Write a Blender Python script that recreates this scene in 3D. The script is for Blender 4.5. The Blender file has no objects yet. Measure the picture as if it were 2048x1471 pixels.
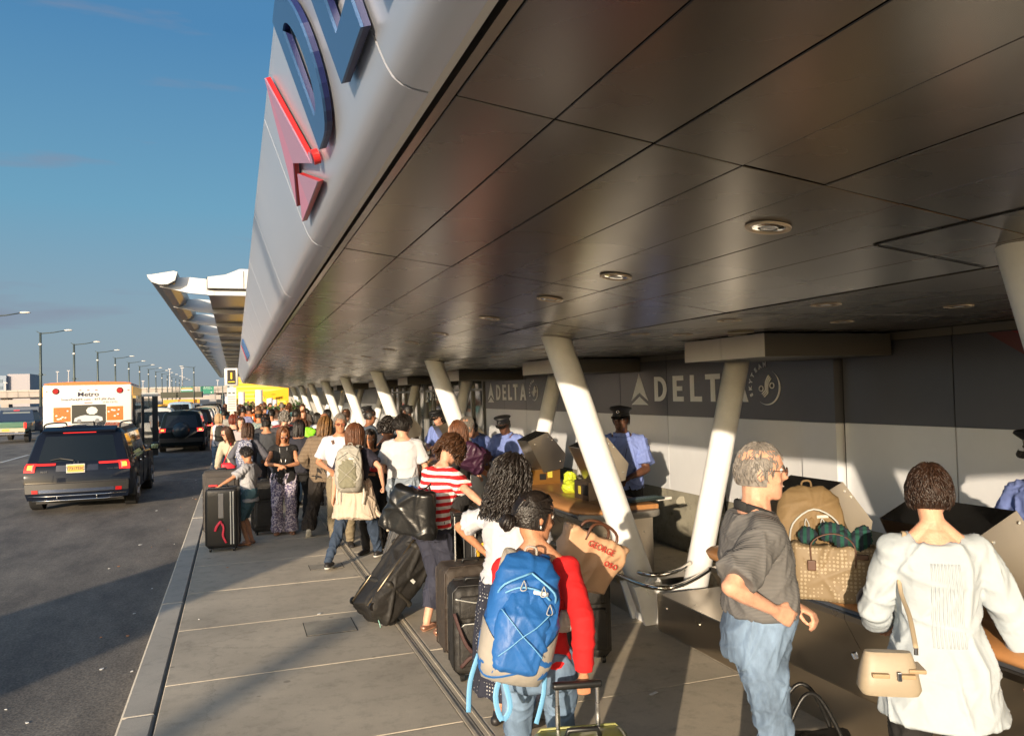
import bpy, bmesh, math, random
import numpy as np
from mathutils import Vector, Matrix, Euler, noise
random.seed(7)
SC = bpy.context.scene
COL = SC.collection
PI = math.pi
R = math.radians
# ---------------------------------------------------------------- camera
cam_d = bpy.data.cameras.new('camera'); cam = bpy.data.objects.new('camera', cam_d); COL.objects.link(cam)
cam_d.sensor_width = 36; cam_d.lens = 27.6; cam_d.clip_start = 0.05; cam_d.clip_end = 6000
m = Matrix(((0.9427, 0.0133, -0.3333, 0), (-0.3328, -0.0363, -0.9423, 0), (-0.0246, 0.9993, -0.0298, 0), (0, 0, 0, 1)))
cam.matrix_world = Matrix.Translation((0, 0, 2.05)) @ m.to_3x3().to_quaternion().to_matrix().to_4x4()
SC.camera = cam
# ---------------------------------------------------------------- sky, sun, exposure
SUN_DIR = Vector((math.sin(R(35.5)) * math.cos(R(10)), math.cos(R(35.5)) * math.cos(R(10)), -math.sin(R(10))))   # light travels this way
w = bpy.data.worlds.new('World'); SC.world = w; w.use_nodes = True
nt = w.node_tree; nt.nodes.clear()
sky = nt.nodes.new('ShaderNodeTexSky'); sky.sky_type = 'NISHITA'; sky.sun_disc = False
sky.sun_elevation = R(11); sky.sun_rotation = R(180 + 35.5)
sky.air_density = 1.0; sky.dust_density = 1.6; sky.ozone_density = 2.2
bg = nt.nodes.new('ShaderNodeBackground'); bg.inputs[1].default_value = 0.15
out = nt.nodes.new('ShaderNodeOutputWorld')
tcw = nt.nodes.new('ShaderNodeTexCoord'); sep = nt.nodes.new('ShaderNodeSeparateXYZ'); nt.links.new(tcw.outputs['Generated'], sep.inputs[0])
# evening haze: the sky fades to a pale lavender grey towards the horizon, all round
hz = nt.nodes.new('ShaderNodeValToRGB'); e = hz.color_ramp.elements; e[0].position = 0.0; e[0].color = (.96,) * 3 + (1,); e[1].position = .95; e[1].color = (.5,) * 3 + (1,); k = e.new(.5); k.color = (.93,) * 3 + (1,)
hc = nt.nodes.new('ShaderNodeValToRGB'); e = hc.color_ramp.elements; e[0].position = 0.0; e[0].color = (1.17, 1.38, 1.56, 1); e[1].position = .7; e[1].color = (.20, .75, 1.60, 1); k = e.new(.10); k.color = (.98, 1.43, 1.78, 1); k = e.new(.22); k.color = (.58, 1.40, 2.02, 1); k = e.new(.41); k.color = (.28, .93, 1.78, 1)
nt.links.new(sep.outputs[2], hz.inputs[0]); nt.links.new(sep.outputs[2], hc.inputs[0])
# thin mauve evening clouds
mpw = nt.nodes.new('ShaderNodeMapping'); mpw.inputs['Scale'].default_value = (1.6, 1.6, 11); mpw.inputs['Location'].default_value = (.9, .4, .1); nt.links.new(tcw.outputs['Generated'], mpw.inputs[0]); cn = nt.nodes.new('ShaderNodeTexNoise'); cn.inputs['Scale'].default_value = 2.2; cn.inputs['Detail'].default_value = 7; nt.links.new(mpw.outputs[0], cn.inputs['Vector'])
cr = nt.nodes.new('ShaderNodeValToRGB'); cr.color_ramp.elements[0].position = .60; cr.color_ramp.elements[1].position = .75; cr.color_ramp.elements[0].color = (0, 0, 0, 1); cr.color_ramp.elements[1].color = (.75, .75, .75, 1); nt.links.new(cn.outputs[0], cr.inputs[0])
cm = nt.nodes.new('ShaderNodeMixRGB'); cm.inputs[2].default_value = (1.0, 1.1, 1.45, 1); nt.links.new(cr.outputs[0], cm.inputs[0])
# the haze veil lies on the side away from the sun; towards the low sun the sky keeps its bright evening glow
dt = nt.nodes.new('ShaderNodeVectorMath'); dt.operation = 'DOT_PRODUCT'; dt.inputs[1].default_value = (-.58, -.81, 0); nt.links.new(tcw.outputs['Generated'], dt.inputs[0])
mr = nt.nodes.new('ShaderNodeMapRange'); mr.interpolation_type = 'SMOOTHSTEP'; mr.inputs[1].default_value = -.35; mr.inputs[2].default_value = .45; mr.inputs[3].default_value = 1; mr.inputs[4].default_value = 0; nt.links.new(dt.outputs['Value'], mr.inputs[0])
mf = nt.nodes.new('ShaderNodeMath'); mf.operation = 'MULTIPLY'; nt.links.new(hz.outputs[0], mf.inputs[0]); nt.links.new(mr.outputs[0], mf.inputs[1])
mxw = nt.nodes.new('ShaderNodeMixRGB'); nt.links.new(mf.outputs[0], mxw.inputs[0]); nt.links.new(sky.outputs[0], mxw.inputs[1]); nt.links.new(hc.outputs[0], mxw.inputs[2]); nt.links.new(mxw.outputs[0], cm.inputs[1]); nt.links.new(cm.outputs[0], bg.inputs[0]); nt.links.new(bg.outputs[0], out.inputs[0])
sd = bpy.data.lights.new('sun', 'SUN'); sd.energy = 4.2; sd.angle = R(0.55); sd.color = (1.0, 0.82, 0.61)
so = bpy.data.objects.new('sun', sd); COL.objects.link(so); so.rotation_euler = SUN_DIR.to_track_quat('-Z', 'Y').to_euler(); so.location = (-20, -25, 12)
SC.view_settings.view_transform = 'Standard'; SC.view_settings.look = 'None'
SC.view_settings.exposure = 0.72; SC.view_settings.gamma = 1.0; SC.view_settings.use_curve_mapping = False
SC.render.engine = 'CYCLES'
SC.cycles.max_bounces = 8; SC.cycles.diffuse_bounces = 5; SC.cycles.glossy_bounces = 3
SC.cycles.transparent_max_bounces = 8; SC.cycles.transmission_bounces = 4
SC.cycles.caustics_reflective = False; SC.cycles.caustics_refractive = False
# ---------------------------------------------------------------- materials
MATS = {}
def mat(name, col, rough=0.6, metal=0.0, var=0.0, vscale=3.0, bump=0.0, bscale=40.0, emit=None, estr=0.0, coat=0.0, stretch=None, spec=0.5, alpha=1.0, trans=0.0, sheen=0.0):
    if name in MATS: return MATS[name]
    M = bpy.data.materials.new(name); M.use_nodes = True; n = M.node_tree; b = n.nodes['Principled BSDF']
    b.inputs['Base Color'].default_value = (*col, 1); b.inputs['Roughness'].default_value = rough; b.inputs['Metallic'].default_value = metal
    b.inputs['Specular IOR Level'].default_value = spec
    if coat: b.inputs['Coat Weight'].default_value = coat; b.inputs['Coat Roughness'].default_value = 0.04
    if sheen: b.inputs['Sheen Weight'].default_value = sheen
    if alpha < 1: b.inputs['Alpha'].default_value = alpha
    if trans: b.inputs['Transmission Weight'].default_value = trans
    if emit: b.inputs['Emission Color'].default_value = (*emit, 1); b.inputs['Emission Strength'].default_value = estr
    if var or bump:
        tc = n.nodes.new('ShaderNodeTexCoord'); mp = n.nodes.new('ShaderNodeMapping'); n.links.new(tc.outputs['Object'], mp.inputs[0])
        if stretch: mp.inputs['Scale'].default_value = stretch
    if var:
        t = n.nodes.new('ShaderNodeTexNoise'); t.inputs['Scale'].default_value = vscale; t.inputs['Detail'].default_value = 6; t.inputs['Roughness'].default_value = 0.65
        n.links.new(mp.outputs[0], t.inputs['Vector'])
        r = n.nodes.new('ShaderNodeValToRGB'); r.color_ramp.elements[0].position = 0.3; r.color_ramp.elements[1].position = 0.7
        r.color_ramp.elements[0].color = (*[max(0, c * (1 - var)) for c in col], 1); r.color_ramp.elements[1].color = (*[min(1, c * (1 + var)) for c in col], 1)
        n.links.new(t.outputs[0], r.inputs[0]); n.links.new(r.outputs[0], b.inputs['Base Color'])
    if bump:
        t2 = n.nodes.new('ShaderNodeTexNoise'); t2.inputs['Scale'].default_value = bscale; t2.inputs['Detail'].default_value = 5
        n.links.new(mp.outputs[0], t2.inputs['Vector'])
        bp = n.nodes.new('ShaderNodeBump'); bp.inputs['Strength'].default_value = bump; bp.inputs['Distance'].default_value = 0.02
        n.links.new(t2.outputs[0], bp.inputs['Height']); n.links.new(bp.outputs[0], b.inputs['Normal'])
    MATS[name] = M
    return M
def stripes(name, ca, cb, period, duty=0.5, axis=2, rough=0.85, soft=0.02, bump=0.1, warp=0.0):
    if name in MATS: return MATS[name]
    M = bpy.data.materials.new(name); M.use_nodes = True; n = M.node_tree; b = n.nodes['Principled BSDF']; b.inputs['Roughness'].default_value = rough
    tc = n.nodes.new('ShaderNodeTexCoord'); sx = n.nodes.new('ShaderNodeSeparateXYZ'); src = tc.outputs['Object']
    if warp:
        nz = n.nodes.new('ShaderNodeTexNoise'); nz.inputs['Scale'].default_value = 4; n.links.new(src, nz.inputs['Vector'])
        va = n.nodes.new('ShaderNodeVectorMath'); va.operation = 'MULTIPLY_ADD'; va.inputs[1].default_value = (warp,) * 3
        n.links.new(nz.outputs['Color'], va.inputs[0]); n.links.new(src, va.inputs[2]); src = va.outputs[0]
    n.links.new(src, sx.inputs[0])
    mu = n.nodes.new('ShaderNodeMath'); mu.operation = 'DIVIDE'; mu.inputs[1].default_value = period; n.links.new(sx.outputs[axis], mu.inputs[0])
    fr = n.nodes.new('ShaderNodeMath'); fr.operation = 'FRACT'; n.links.new(mu.outputs[0], fr.inputs[0])
    r = n.nodes.new('ShaderNodeValToRGB'); e = r.color_ramp.elements
    e[0].position = 0; e[0].color = (*ca, 1); e[1].position = duty - soft; e[1].color = (*ca, 1)
    k = e.new(duty + soft); k.color = (*cb, 1); k = e.new(1 - soft); k.color = (*cb, 1); k = e.new(1.0); k.color = (*ca, 1)
    n.links.new(fr.outputs[0], r.inputs[0]); n.links.new(r.outputs[0], b.inputs['Base Color'])
    if bump:
        t2 = n.nodes.new('ShaderNodeTexNoise'); t2.inputs['Scale'].default_value = 14; bp = n.nodes.new('ShaderNodeBump'); bp.inputs['Strength'].default_value = bump; bp.inputs['Distance'].default_value = 0.05
        n.links.new(tc.outputs['Object'], t2.inputs['Vector']); n.links.new(t2.outputs[0], bp.inputs['Height']); n.links.new(bp.outputs[0], b.inputs['Normal'])
    MATS[name] = M; return M
def blotch(name, ca, cb, scale=30, thr=0.5, kind='noise', rough=0.85, stretch=None):
    if name in MATS: return MATS[name]
    M = bpy.data.materials.new(name); M.use_nodes = True; n = M.node_tree; b = n.nodes['Principled BSDF']; b.inputs['Roughness'].default_value = rough
    tc = n.nodes.new('ShaderNodeTexCoord'); mp = n.nodes.new('ShaderNodeMapping'); n.links.new(tc.outputs['Object'], mp.inputs[0])
    if stretch: mp.inputs['Scale'].default_value = stretch
    if kind == 'noise':
        t = n.nodes.new('ShaderNodeTexNoise'); t.inputs['Scale'].default_value = scale; t.inputs['Detail'].default_value = 3; o = t.outputs[0]
    elif kind == 'dots':
        t = n.nodes.new('ShaderNodeTexVoronoi'); t.inputs['Scale'].default_value = scale; t.inputs['Randomness'].default_value = 0.15; o = t.outputs['Distance']
    else:
        t = n.nodes.new('ShaderNodeTexChecker'); t.inputs['Scale'].default_value = scale; o = t.outputs['Fac']
    n.links.new(mp.outputs[0], t.inputs['Vector'])
    r = n.nodes.new('ShaderNodeValToRGB'); e = r.color_ramp.elements; e[0].position = max(0, thr - 0.03); e[1].position = thr + 0.03
    e[0].color = (*ca, 1); e[1].color = (*cb, 1)
    n.links.new(o, r.inputs[0]); n.links.new(r.outputs[0], b.inputs['Base Color'])
    MATS[name] = M; return M
# ---------------------------------------------------------------- object helpers
def tag(o, label=None, cat=None, group=None, kind=None):
    if label: o['label'] = label
    if cat: o['category'] = cat
    if group: o['group'] = group
    if kind: o['kind'] = kind
    return o
def empty(name, loc=(0, 0, 0), rz=0.0, label=None, cat=None, group=None, rot=None):
    o = bpy.data.objects.new(name, None); COL.objects.link(o); o.location = loc
    o.rotation_euler = rot if rot else (0, 0, rz); o.empty_display_size = 0.1
    return tag(o, label, cat, group)
def link(name, me, parent=None, loc=(0, 0, 0), rot=(0, 0, 0), scale=(1, 1, 1)):
    o = bpy.data.objects.new(name, me); COL.objects.link(o); o.location = loc; o.rotation_euler = rot; o.scale = scale
    if parent: o.parent = parent
    return o
def copy_tree(o, parent=None):
    c = o.copy(); COL.objects.link(c); c.parent = parent
    for ch in list(o.children): copy_tree(ch, c)
    return c
class MB:
    def __init__(s): s.v = []; s.f = []; s.mi = []; s.m = 0
    def add(s, vs, fs, mi=None):
        b = len(s.v); s.v += [tuple(v) for v in vs]; s.f += [tuple(b + i for i in f) for f in fs]; s.mi += [s.m if mi is None else mi] * len(fs); return s
    def box(s, x0, x1, y0, y1, z0, z1, M=None):
        vs = [(x, y, z) for z in (z0, z1) for y in (y0, y1) for x in (x0, x1)]
        if M is not None: vs = [M @ Vector(v) for v in vs]
        return s.add(vs, [(0, 2, 3, 1), (4, 5, 7, 6), (0, 1, 5, 4), (2, 6, 7, 3), (0, 4, 6, 2), (1, 3, 7, 5)])
    def rbox(s, x0, x1, y0, y1, z0, z1, r=0.02, seg=3, M=None):
        bm = bmesh.new(); bmesh.ops.create_cube(bm, size=1)
        for v in bm.verts: v.co = Vector(((x0 + x1) / 2 + v.co.x * (x1 - x0), (y0 + y1) / 2 + v.co.y * (y1 - y0), (z0 + z1) / 2 + v.co.z * (z1 - z0)))
        bmesh.ops.bevel(bm, geom=bm.edges[:], offset=r, segments=seg, profile=0.5, affect='EDGES', clamp_overlap=True)
        vs = [v.co.copy() for v in bm.verts]
        if M is not None: vs = [M @ v for v in vs]
        s.add(vs, [tuple(v.index for v in f.verts) for f in bm.faces]); bm.free(); return s
    def tube(s, pts, rad, n=8, side=None, caps=True, round_=False):
        """pts list, rad: scalar / list of scalar or (rx, ry)"""
        P = [Vector(p) for p in pts]; k = len(P)
        if not isinstance(rad, (list,)): rad = [rad] * k
        rad = [(r, r) if not isinstance(r, (tuple,)) else r for r in rad]
        if round_:
            d0 = (P[0] - P[1]).normalized(); d1 = (P[-1] - P[-2]).normalized()
            def capr(p, d, r):
                m_ = min(r); return [(p + d * m_ * 0.5, (r[0] * 0.866, r[1] * 0.866)), (p + d * m_ * 0.87, (r[0] * 0.5, r[1] * 0.5)), (p + d * m_ * 0.99, (r[0] * 0.12, r[1] * 0.12))]
            a = capr(P[0], d0, rad[0])[::-1]; c = capr(P[-1], d1, rad[-1])
            P = [x[0] for x in a] + P + [x[0] for x in c]; rad = [x[1] for x in a] + rad + [x[1] for x in c]; k = len(P)
        sd_ = Vector(side) if side is not None else None
        vs = []; prev = None
        for i, p in enumerate(P):
            t = (P[min(i + 1, k - 1)] - P[max(i - 1, 0)]).normalized()
            ref = sd_ if sd_ is not None else (prev if prev is not None else (Vector((0, 0, 1)) if abs(t.z) < 0.9 else Vector((1, 0, 0))))
            u = ref - t * ref.dot(t)
            if u.length < 1e-5: u = t.orthogonal()
            u.normalize(); v_ = t.cross(u); prev = u if sd_ is None else None
            for j in range(n):
                a = 2 * PI * j / n; vs.append(p + u * math.cos(a) * rad[i][0] + v_ * math.sin(a) * rad[i][1])
        fs = [(i * n + j, i * n + (j + 1) % n, (i + 1) * n + (j + 1) % n, (i + 1) * n + j) for i in range(k - 1) for j in range(n)]
        if caps: fs += [tuple(range(n - 1, -1, -1)), tuple((k - 1) * n + j for j in range(n))]
        return s.add(vs, fs)
    def sph(s, c, r, nu=12, nv=8, M=None):
        if not isinstance(r, tuple): r = (r, r, r)
        c = Vector(c); vs = []
        for i in range(1, nv):
            th = PI * i / nv
            for j in range(nu):
                a = 2 * PI * j / nu; d = Vector((r[0] * math.sin(th) * math.cos(a), r[1] * math.sin(th) * math.sin(a), r[2] * math.cos(th)))
                vs.append(c + (M @ d if M is not None else d))
        tp = Vector((0, 0, r[2])); bt = Vector((0, 0, -r[2]))
        vs += [c + (M @ tp if M is not None else tp), c + (M @ bt if M is not None else bt)]; T = (nv - 1) * nu
        fs = [(i * nu + j, (i + 1) * nu + j, (i + 1) * nu + (j + 1) % nu, i * nu + (j + 1) % nu) for i in range(nv - 2) for j in range(nu)]
        fs += [(T, j, (j + 1) % nu) for j in range(nu)] + [(T + 1, (nv - 2) * nu + (j + 1) % nu, (nv - 2) * nu + j) for j in range(nu)]
        return s.add(vs, fs)
    def rings(s, rr, caps=True):
        n = len(rr[0]); vs = [v for r in rr for v in r]; k = len(rr)
        fs = [(i * n + j, i * n + (j + 1) % n, (i + 1) * n + (j + 1) % n, (i + 1) * n + j) for i in range(k - 1) for j in range(n)]
        if caps: fs += [tuple(range(n - 1, -1, -1)), tuple((k - 1) * n + j for j in range(n))]
        return s.add(vs, fs)
    def prism(s, poly, f0, f1):
        """poly: list of 2d pts; f0/f1 map 2d -> 3d for two faces"""
        n = len(poly); vs = [f0(*p) for p in poly] + [f1(*p) for p in poly]
        fs = [tuple(range(n)), tuple(range(2 * n - 1, n - 1, -1))] + [(i, n + i, n + (i + 1) % n, (i + 1) % n) for i in range(n)]
        return s.add(vs, fs)
    def quad(s, a, b, c, d): return s.add([a, b, c, d], [(0, 1, 2, 3)])
    def mesh(s, name, mats, smooth=False, fix=True):
        me = bpy.data.meshes.new(name); me.from_pydata(s.v, [], s.f)
        if not isinstance(mats, (list, tuple)): mats = [mats]
        for m_ in mats: me.materials.append(m_)
        if len(mats) > 1: me.polygons.foreach_set('material_index', s.mi)
        if fix:
            bm = bmesh.new(); bm.from_mesh(me); bmesh.ops.recalc_face_normals(bm, faces=bm.faces); bm.to_mesh(me); bm.free()
        if smooth:
            me.polygons.foreach_set('use_smooth', [True] * len(me.polygons))
            if smooth != 'all':
                try: me.set_sharp_from_angle(angle=R(smooth if isinstance(smooth, (int, float)) and smooth > 1 else 40))
                except Exception: pass
        me.update(); return me
    def build(s, name, mats, parent=None, smooth=False, loc=(0, 0, 0), rot=(0, 0, 0), fix=True):
        return link(name, s.mesh(name, mats, smooth, fix), parent, loc, rot)
TEXTN = 0
def text_mesh(name, body, size, m_, parent=None, loc=(0, 0, 0), rot=(0, 0, 0), ext=0.002, sx=1.0, bold=0.0, align='CENTER'):
    cu = bpy.data.curves.new(name, 'FONT'); cu.body = body; cu.size = size; cu.extrude = ext; cu.align_x = align; cu.align_y = 'CENTER'; cu.offset = bold; cu.resolution_u = 3
    o = bpy.data.objects.new(name, cu); COL.objects.link(o)
    dg = bpy.context.evaluated_depsgraph_get(); me = bpy.data.meshes.new_from_object(o.evaluated_get(dg))
    bpy.data.objects.remove(o); me.materials.clear(); me.materials.append(m_)
    return link(name, me, parent, loc, rot, (sx, 1, 1))
def remesh(name, mb, vox, mats, smooth_it=3, disp=None):
    me = mb.mesh('tmp', mats[0]); o = bpy.data.objects.new('tmp', me); COL.objects.link(o)
    r = o.modifiers.new('r', 'REMESH'); r.mode = 'VOXEL'; r.voxel_size = vox; r.use_smooth_shade = True
    if smooth_it: s_ = o.modifiers.new('s', 'SMOOTH'); s_.factor = 0.5; s_.iterations = smooth_it
    dg = bpy.context.evaluated_depsgraph_get(); dg.update(); me2 = bpy.data.meshes.new_from_object(o.evaluated_get(dg)); me2.name = name
    bpy.data.objects.remove(o); bpy.data.meshes.remove(me)
    me2.materials.clear()
    for m_ in mats: me2.materials.append(m_)
    if disp is not None and len(me2.vertices):
        n = len(me2.vertices); co = np.empty(n * 3, 'f'); me2.vertices.foreach_get('co', co); co = co.reshape(-1, 3)
        no = np.empty(n * 3, 'f'); me2.vertex_normals.foreach_get('vector', no); no = no.reshape(-1, 3)
        co = co + no * disp(co)[:, None]; me2.vertices.foreach_set('co', co.astype('f').ravel())
    me2.polygons.foreach_set('use_smooth', [True] * len(me2.polygons)); me2.update()
    return me2
def folds(seed, amp, freq=14, vert=0.35, n=7):
    """cloth wrinkles: a sum of warped ridged waves"""
    rg = np.random.RandomState(seed); W = []
    for i in range(n):
        d = rg.normal(size=3); d[2] *= vert; d /= np.linalg.norm(d); W.append((d * freq * rg.uniform(0.7, 1.9), rg.uniform(0, 6.28), rg.normal(size=3) * 4, rg.uniform(0, 6.28), rg.uniform(0.5, 1.5)))
    def f(co):
        z = np.zeros(len(co))
        for d, ph, d2, ph2, wv in W:
            z = np.maximum(z, (1 - np.abs(np.sin(co @ d + ph + wv * np.sin(co @ d2 + ph2)))) ** 2.5 * (0.35 + 0.65 * np.sin(co @ d2 * 1.3 + ph2 * 2) ** 2))
        return amp * (z * 1.7 - 0.45)
    return f
# ---------------------------------------------------------------- people
def ik(S, T, a, b, hint):
    S = Vector(S); T = Vector(T); d = T - S; L = d.length
    if L > (a + b) * 0.995: T = S + d * ((a + b) * 0.995 / L); d = T - S; L = d.length
    if L < abs(a - b) + 0.02: L = abs(a - b) + 0.02
    u = d.normalized(); x = (a * a - b * b + L * L) / (2 * L); h = math.sqrt(max(0, a * a - x * x))
    hv = Vector(hint); hv = hv - u * hv.dot(u)
    if hv.length < 1e-4: hv = u.orthogonal()
    return S + u * x + hv.normalized() * h, T
HEAD = [(-.119, .018, .078, .052), (-.108, .036, .090, .012), (-.085, .052, .093, -.025), (-.055, .062, .091, -.06), (-.02, .069, .090, -.082),
        (.01, .073, .090, -.094), (.04, .076, .094, -.099), (.07, .073, .089, -.096), (.093, .060, .068, -.078), (.108, .040, .042, -.052), (.117, .012, .008, -.016)]
def head_prims(mb, F, fem, detail):
    rr = []
    for z, hw, yf, yb in HEAD:
        if fem: hw *= 0.96
        if z < -.06 and fem: hw *= 0.88
        cy = (yf + yb) / 2; ry = (yf - yb) / 2; ring = []
        for j in range(20):
            a = 2 * PI * j / 20; c, s_ = math.cos(a), math.sin(a); e = 0.88
            ring.append(F @ Vector((hw * math.copysign(abs(c) ** e, c), cy + ry * math.copysign(abs(s_) ** e, s_), z)))
        rr.append(ring)
    mb.rings(rr)
    f = lambda x, y, z: F @ Vector((x, y, z))
    mb.tube([f(0, .082, .028), f(0, .099, 0), f(0, .109, -.022), f(0, .092, -.034)], [.007, .010, .0135, .008], 8, round_=True)
    if detail:
        mb.tube([f(-.042, .078, .034), f(-.02, .088, .038), f(.02, .088, .038), f(.042, .078, .034)], [.007, .009, .009, .007], 6, round_=True)
        mb.tube([f(-.022, .083, -.058), f(0, .089, -.056), f(.022, .083, -.058)], [.007, .011, .007], 6, round_=True)
        for sx in (-1, 1):
            mb.sph(f(sx * .034, .068, -.03), (.022, .018, .02), 8, 6)
            mb.sph(f(sx * .012, .094, -.024), (.009, .009, .008), 6, 5)
    for sx in (-1, 1):
        mb.sph(f(sx * .078, -.008, -.005), (.010, .020, .032), 8, 6, F.to_3x3())
def hand_prims(mb, W, d, n, grip, side, sc, fine):
    """W wrist, d finger direction, n palm normal (the way the fingers close)"""
    d = d.normalized(); n = (n - d * n.dot(d)).normalized(); x = d.cross(n) * side   # x towards the thumb side
    f = 1.0 * sc
    P = lambda a, b, c: W + d * (a * f) + x * (b * f) + n * (c * f)
    mb.tube([P(-.01, 0, 0), P(.03, 0, 0), P(.065, .002, .002), P(.092, 0, .004)], [(.026 * f, .019 * f), (.034 * f, .017 * f), (.041 * f, .016 * f), (.039 * f, .013 * f)], 10, side=x, round_=True)
    rf = .0088 * f * fine
    for i, (b, L) in enumerate(((.029, .072), (.010, .080), (-.010, .074), (-.028, .060))):
        pts = [P(.075, b * .9, .002), P(.092, b, .003)]; ang = 0.15 + grip * 0.55; p = pts[-1]; seg = [L * .45, L * .3, L * .25]
        for k, sl in enumerate(seg):
            ang += grip * (0.95 if k else 0.55) + 0.06 * i * (1 - grip)
            p = p + (d * math.cos(ang) + n * math.sin(ang)) * sl * f; pts.append(p)
        mb.tube(pts, [rf * 1.1, rf * 1.05, rf, rf * .92, rf * .8], 7, round_=True)
    a1 = P(.022, .026, .006); a2 = P(.05, .048, .012 + .015 * grip); a3 = P(.078, .054 - .02 * grip, .022 + .03 * grip); a4 = P(.098, .052 - .04 * grip, .028 + .035 * grip)
    mb.tube([a1, a2, a3, a4], [rf * 1.35, rf * 1.25, rf * 1.1, rf * .85], 7, round_=True)
def hair_build(style, F, M_, parent, rg, dens=1.0, length=0.25, vol=0.0):
    mb = MB(); T = lambda p: F @ Vector(p); V = Vector
    def cap(off, zcut=-.06, ycut=.05, zf=.065, bottom=-.062):
        nu, nv = 26, 18; idx = {}; vs = []; fs = []
        for i in range(nv + 1):
            th = PI * i / nv
            for j in range(nu):
                a = 2 * PI * j / nu; p = V(((.077 + off) * math.sin(th) * math.cos(a), -.004 + (.098 + off) * math.sin(th) * math.sin(a), .004 + (.116 + off) * math.cos(th)))
                if p.z < 0.0: p.x *= 0.98; 
                nn = noise.noise(p * 40) * .006; p = p * (1 + nn * 4)
                vs.append(p)
        for i in range(nv):
            for j in range(nu):
                q = [i * nu + j, (i + 1) * nu + j, (i + 1) * nu + (j + 1) % nu, i * nu + (j + 1) % nu]
                c = sum((vs[k] for k in q), V()) / 4
                if c.y > ycut and c.z < zf: continue
                if c.y > -.01 and c.z < .03 and c.y > .012: continue
                if c.z < bottom: continue
                fs.append(q)
        mb.add([T(p) for p in vs], fs)
    def surf(az, th, off):
        """az: 0 = front, radians; th: polar angle"""
        return V(((.077 + off) * math.sin(th) * math.sin(az), -.004 + (.098 + off) * math.sin(th) * math.cos(az), .004 + (.116 + off) * math.cos(th)))
    if style == 'bald': return None
    if style in ('short', 'grey', 'balding', 'crop'):
        if style != 'balding': cap(.009 + vol)
        N = int(620 * dens)
        for i in range(N):
            az = rg.uniform(0, 2 * PI); th = rg.uniform(.1, 1.85 if math.cos(az) < -.2 else 1.7)
            if style == 'balding': th = rg.uniform(.85, 1.95); az = rg.uniform(.95, 2 * PI - .95)
            p = surf(az, th, 0)
            if p.y > .055 and p.z < .07: continue
            if p.y > .01 and p.z < .015: continue
            L = rg.uniform(.18, .36); off = rg.uniform(.006, .012 + vol) ; daz = rg.uniform(-.25, .25)
            pts = [T(surf(az + daz * t, th + L * t, off + vol * .6 + .004 * math.sin(t * 3))) for t in (0, .33, .66, 1)]
            mb.tube(pts, [.003, .0036, .003, .0008], 3, caps=False)
        return mb.build('hair', M_, parent, smooth='all', fix=False)
    if style == 'afro':
        cap(.012)
        for i in range(int(420 * dens)):
            az = rg.uniform(0, 2 * PI); th = rg.uniform(0, 1.9); p = surf(az, th, 0)
            if p.y > .06 and p.z < .06: continue
            if p.y > .02 and p.z < .0: continue
            q = surf(az, th, .014 + vol * rg.uniform(.2, 1)); mb.sph(T(q), rg.uniform(.010, .018), 6, 4)
        return mb.build('hair', M_, parent, smooth='all', fix=False)
    if style == 'bun':
        cap(.010)
        N = int(200 * dens)
        for i in range(N):
            az = rg.uniform(.0, 2 * PI); th0 = .15 if rg.random() < .5 else rg.uniform(.2, 1.0); pts = []
            tgt = V((0, -.115, -.03))
            s0 = surf(az, 1.25 if abs(math.cos(az)) < .9 else 1.0, .006)
            if s0.y > .05: s0 = surf(az, .85, .006)
            for t in (0, .25, .5, .75, 1):
                p = s0.lerp(tgt, t); d = V((p.x / .084, (p.y + .004) / .106, (p.z - .004) / .124)); L = d.length
                if L < 1.0 and L > 1e-3: d *= (1.02 + .02 * rg.random()) / L; p = V((d.x * .084, d.y * .106 - .004, d.z * .124 + .004))
                pts.append(T(p))
            mb.tube(pts, [.006, .008, .008, .007, .004], 4, caps=False)
        for i in range(46):     # the coiled bun
            a = rg.uniform(0, 2 * PI); c = V((0, -.15, -.045)); pts = []; tilt = rg.uniform(-.8, .8)
            rr = rg.uniform(.022, .036)
            for t in range(6):
                b = a + t * .6; q = V((rr * math.cos(b), .018 * math.sin(tilt + t * .2), rr * math.sin(b))); q = Matrix.Rotation(tilt, 3, 'Z') @ q; pts.append(T(c + q))
            mb.tube(pts, [.004, .009, .010, .010, .008, .003], 5, caps=False)
        mb.sph(T(V((0, -.15, -.045))), (.034, .03, .034), 10, 8)
        for i in range(int(30 * dens)):     # loose hairs
            az = rg.uniform(.7, 2 * PI - .7); th = rg.uniform(.9, 1.7); pts = [T(surf(az, th, .008)), T(surf(az, th + .2, .018)), T(surf(az + rg.uniform(-.3, .3), th + .45, .02))]
            mb.tube(pts, [.0015, .0015, .0008], 3, caps=False)
        return mb.build('hair', M_, parent, smooth='all', fix=False)
    # falling hair: straight, bob, curly, dreads
    cap(.008, bottom=-.06)
    N = int({'long': 330, 'bob': 300, 'curly': 300, 'dreads': 70, 'curlybob': 340}[style] * dens)
    for i in range(N):
        az = rg.uniform(.95, 2 * PI - .95) if style != 'dreads' else rg.uniform(1.3, 2 * PI - 1.3)
        if rg.random() < .25: az = rg.choice([rg.uniform(.85, 1.4), 2 * PI - rg.uniform(.85, 1.4)])
        off = rg.uniform(.008, .020) + vol * rg.random(); L = length * rg.uniform(.8, 1.05)
        th0 = rg.uniform(.05, .9) if rg.random() < .6 else rg.uniform(.05, 1.5); pts = []; arc = 1.62; ds = .022 if style in ('curly', 'curlybob') else .035
        th = th0; down = 0; ph = rg.uniform(0, 6.28); last = None; k = 0
        amp = {'curly': .011, 'curlybob': .011, 'dreads': .004}.get(style, .0015); fq = 90 if style in ('curly', 'curlybob') else 30
        az2 = az if az < PI else az
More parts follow.
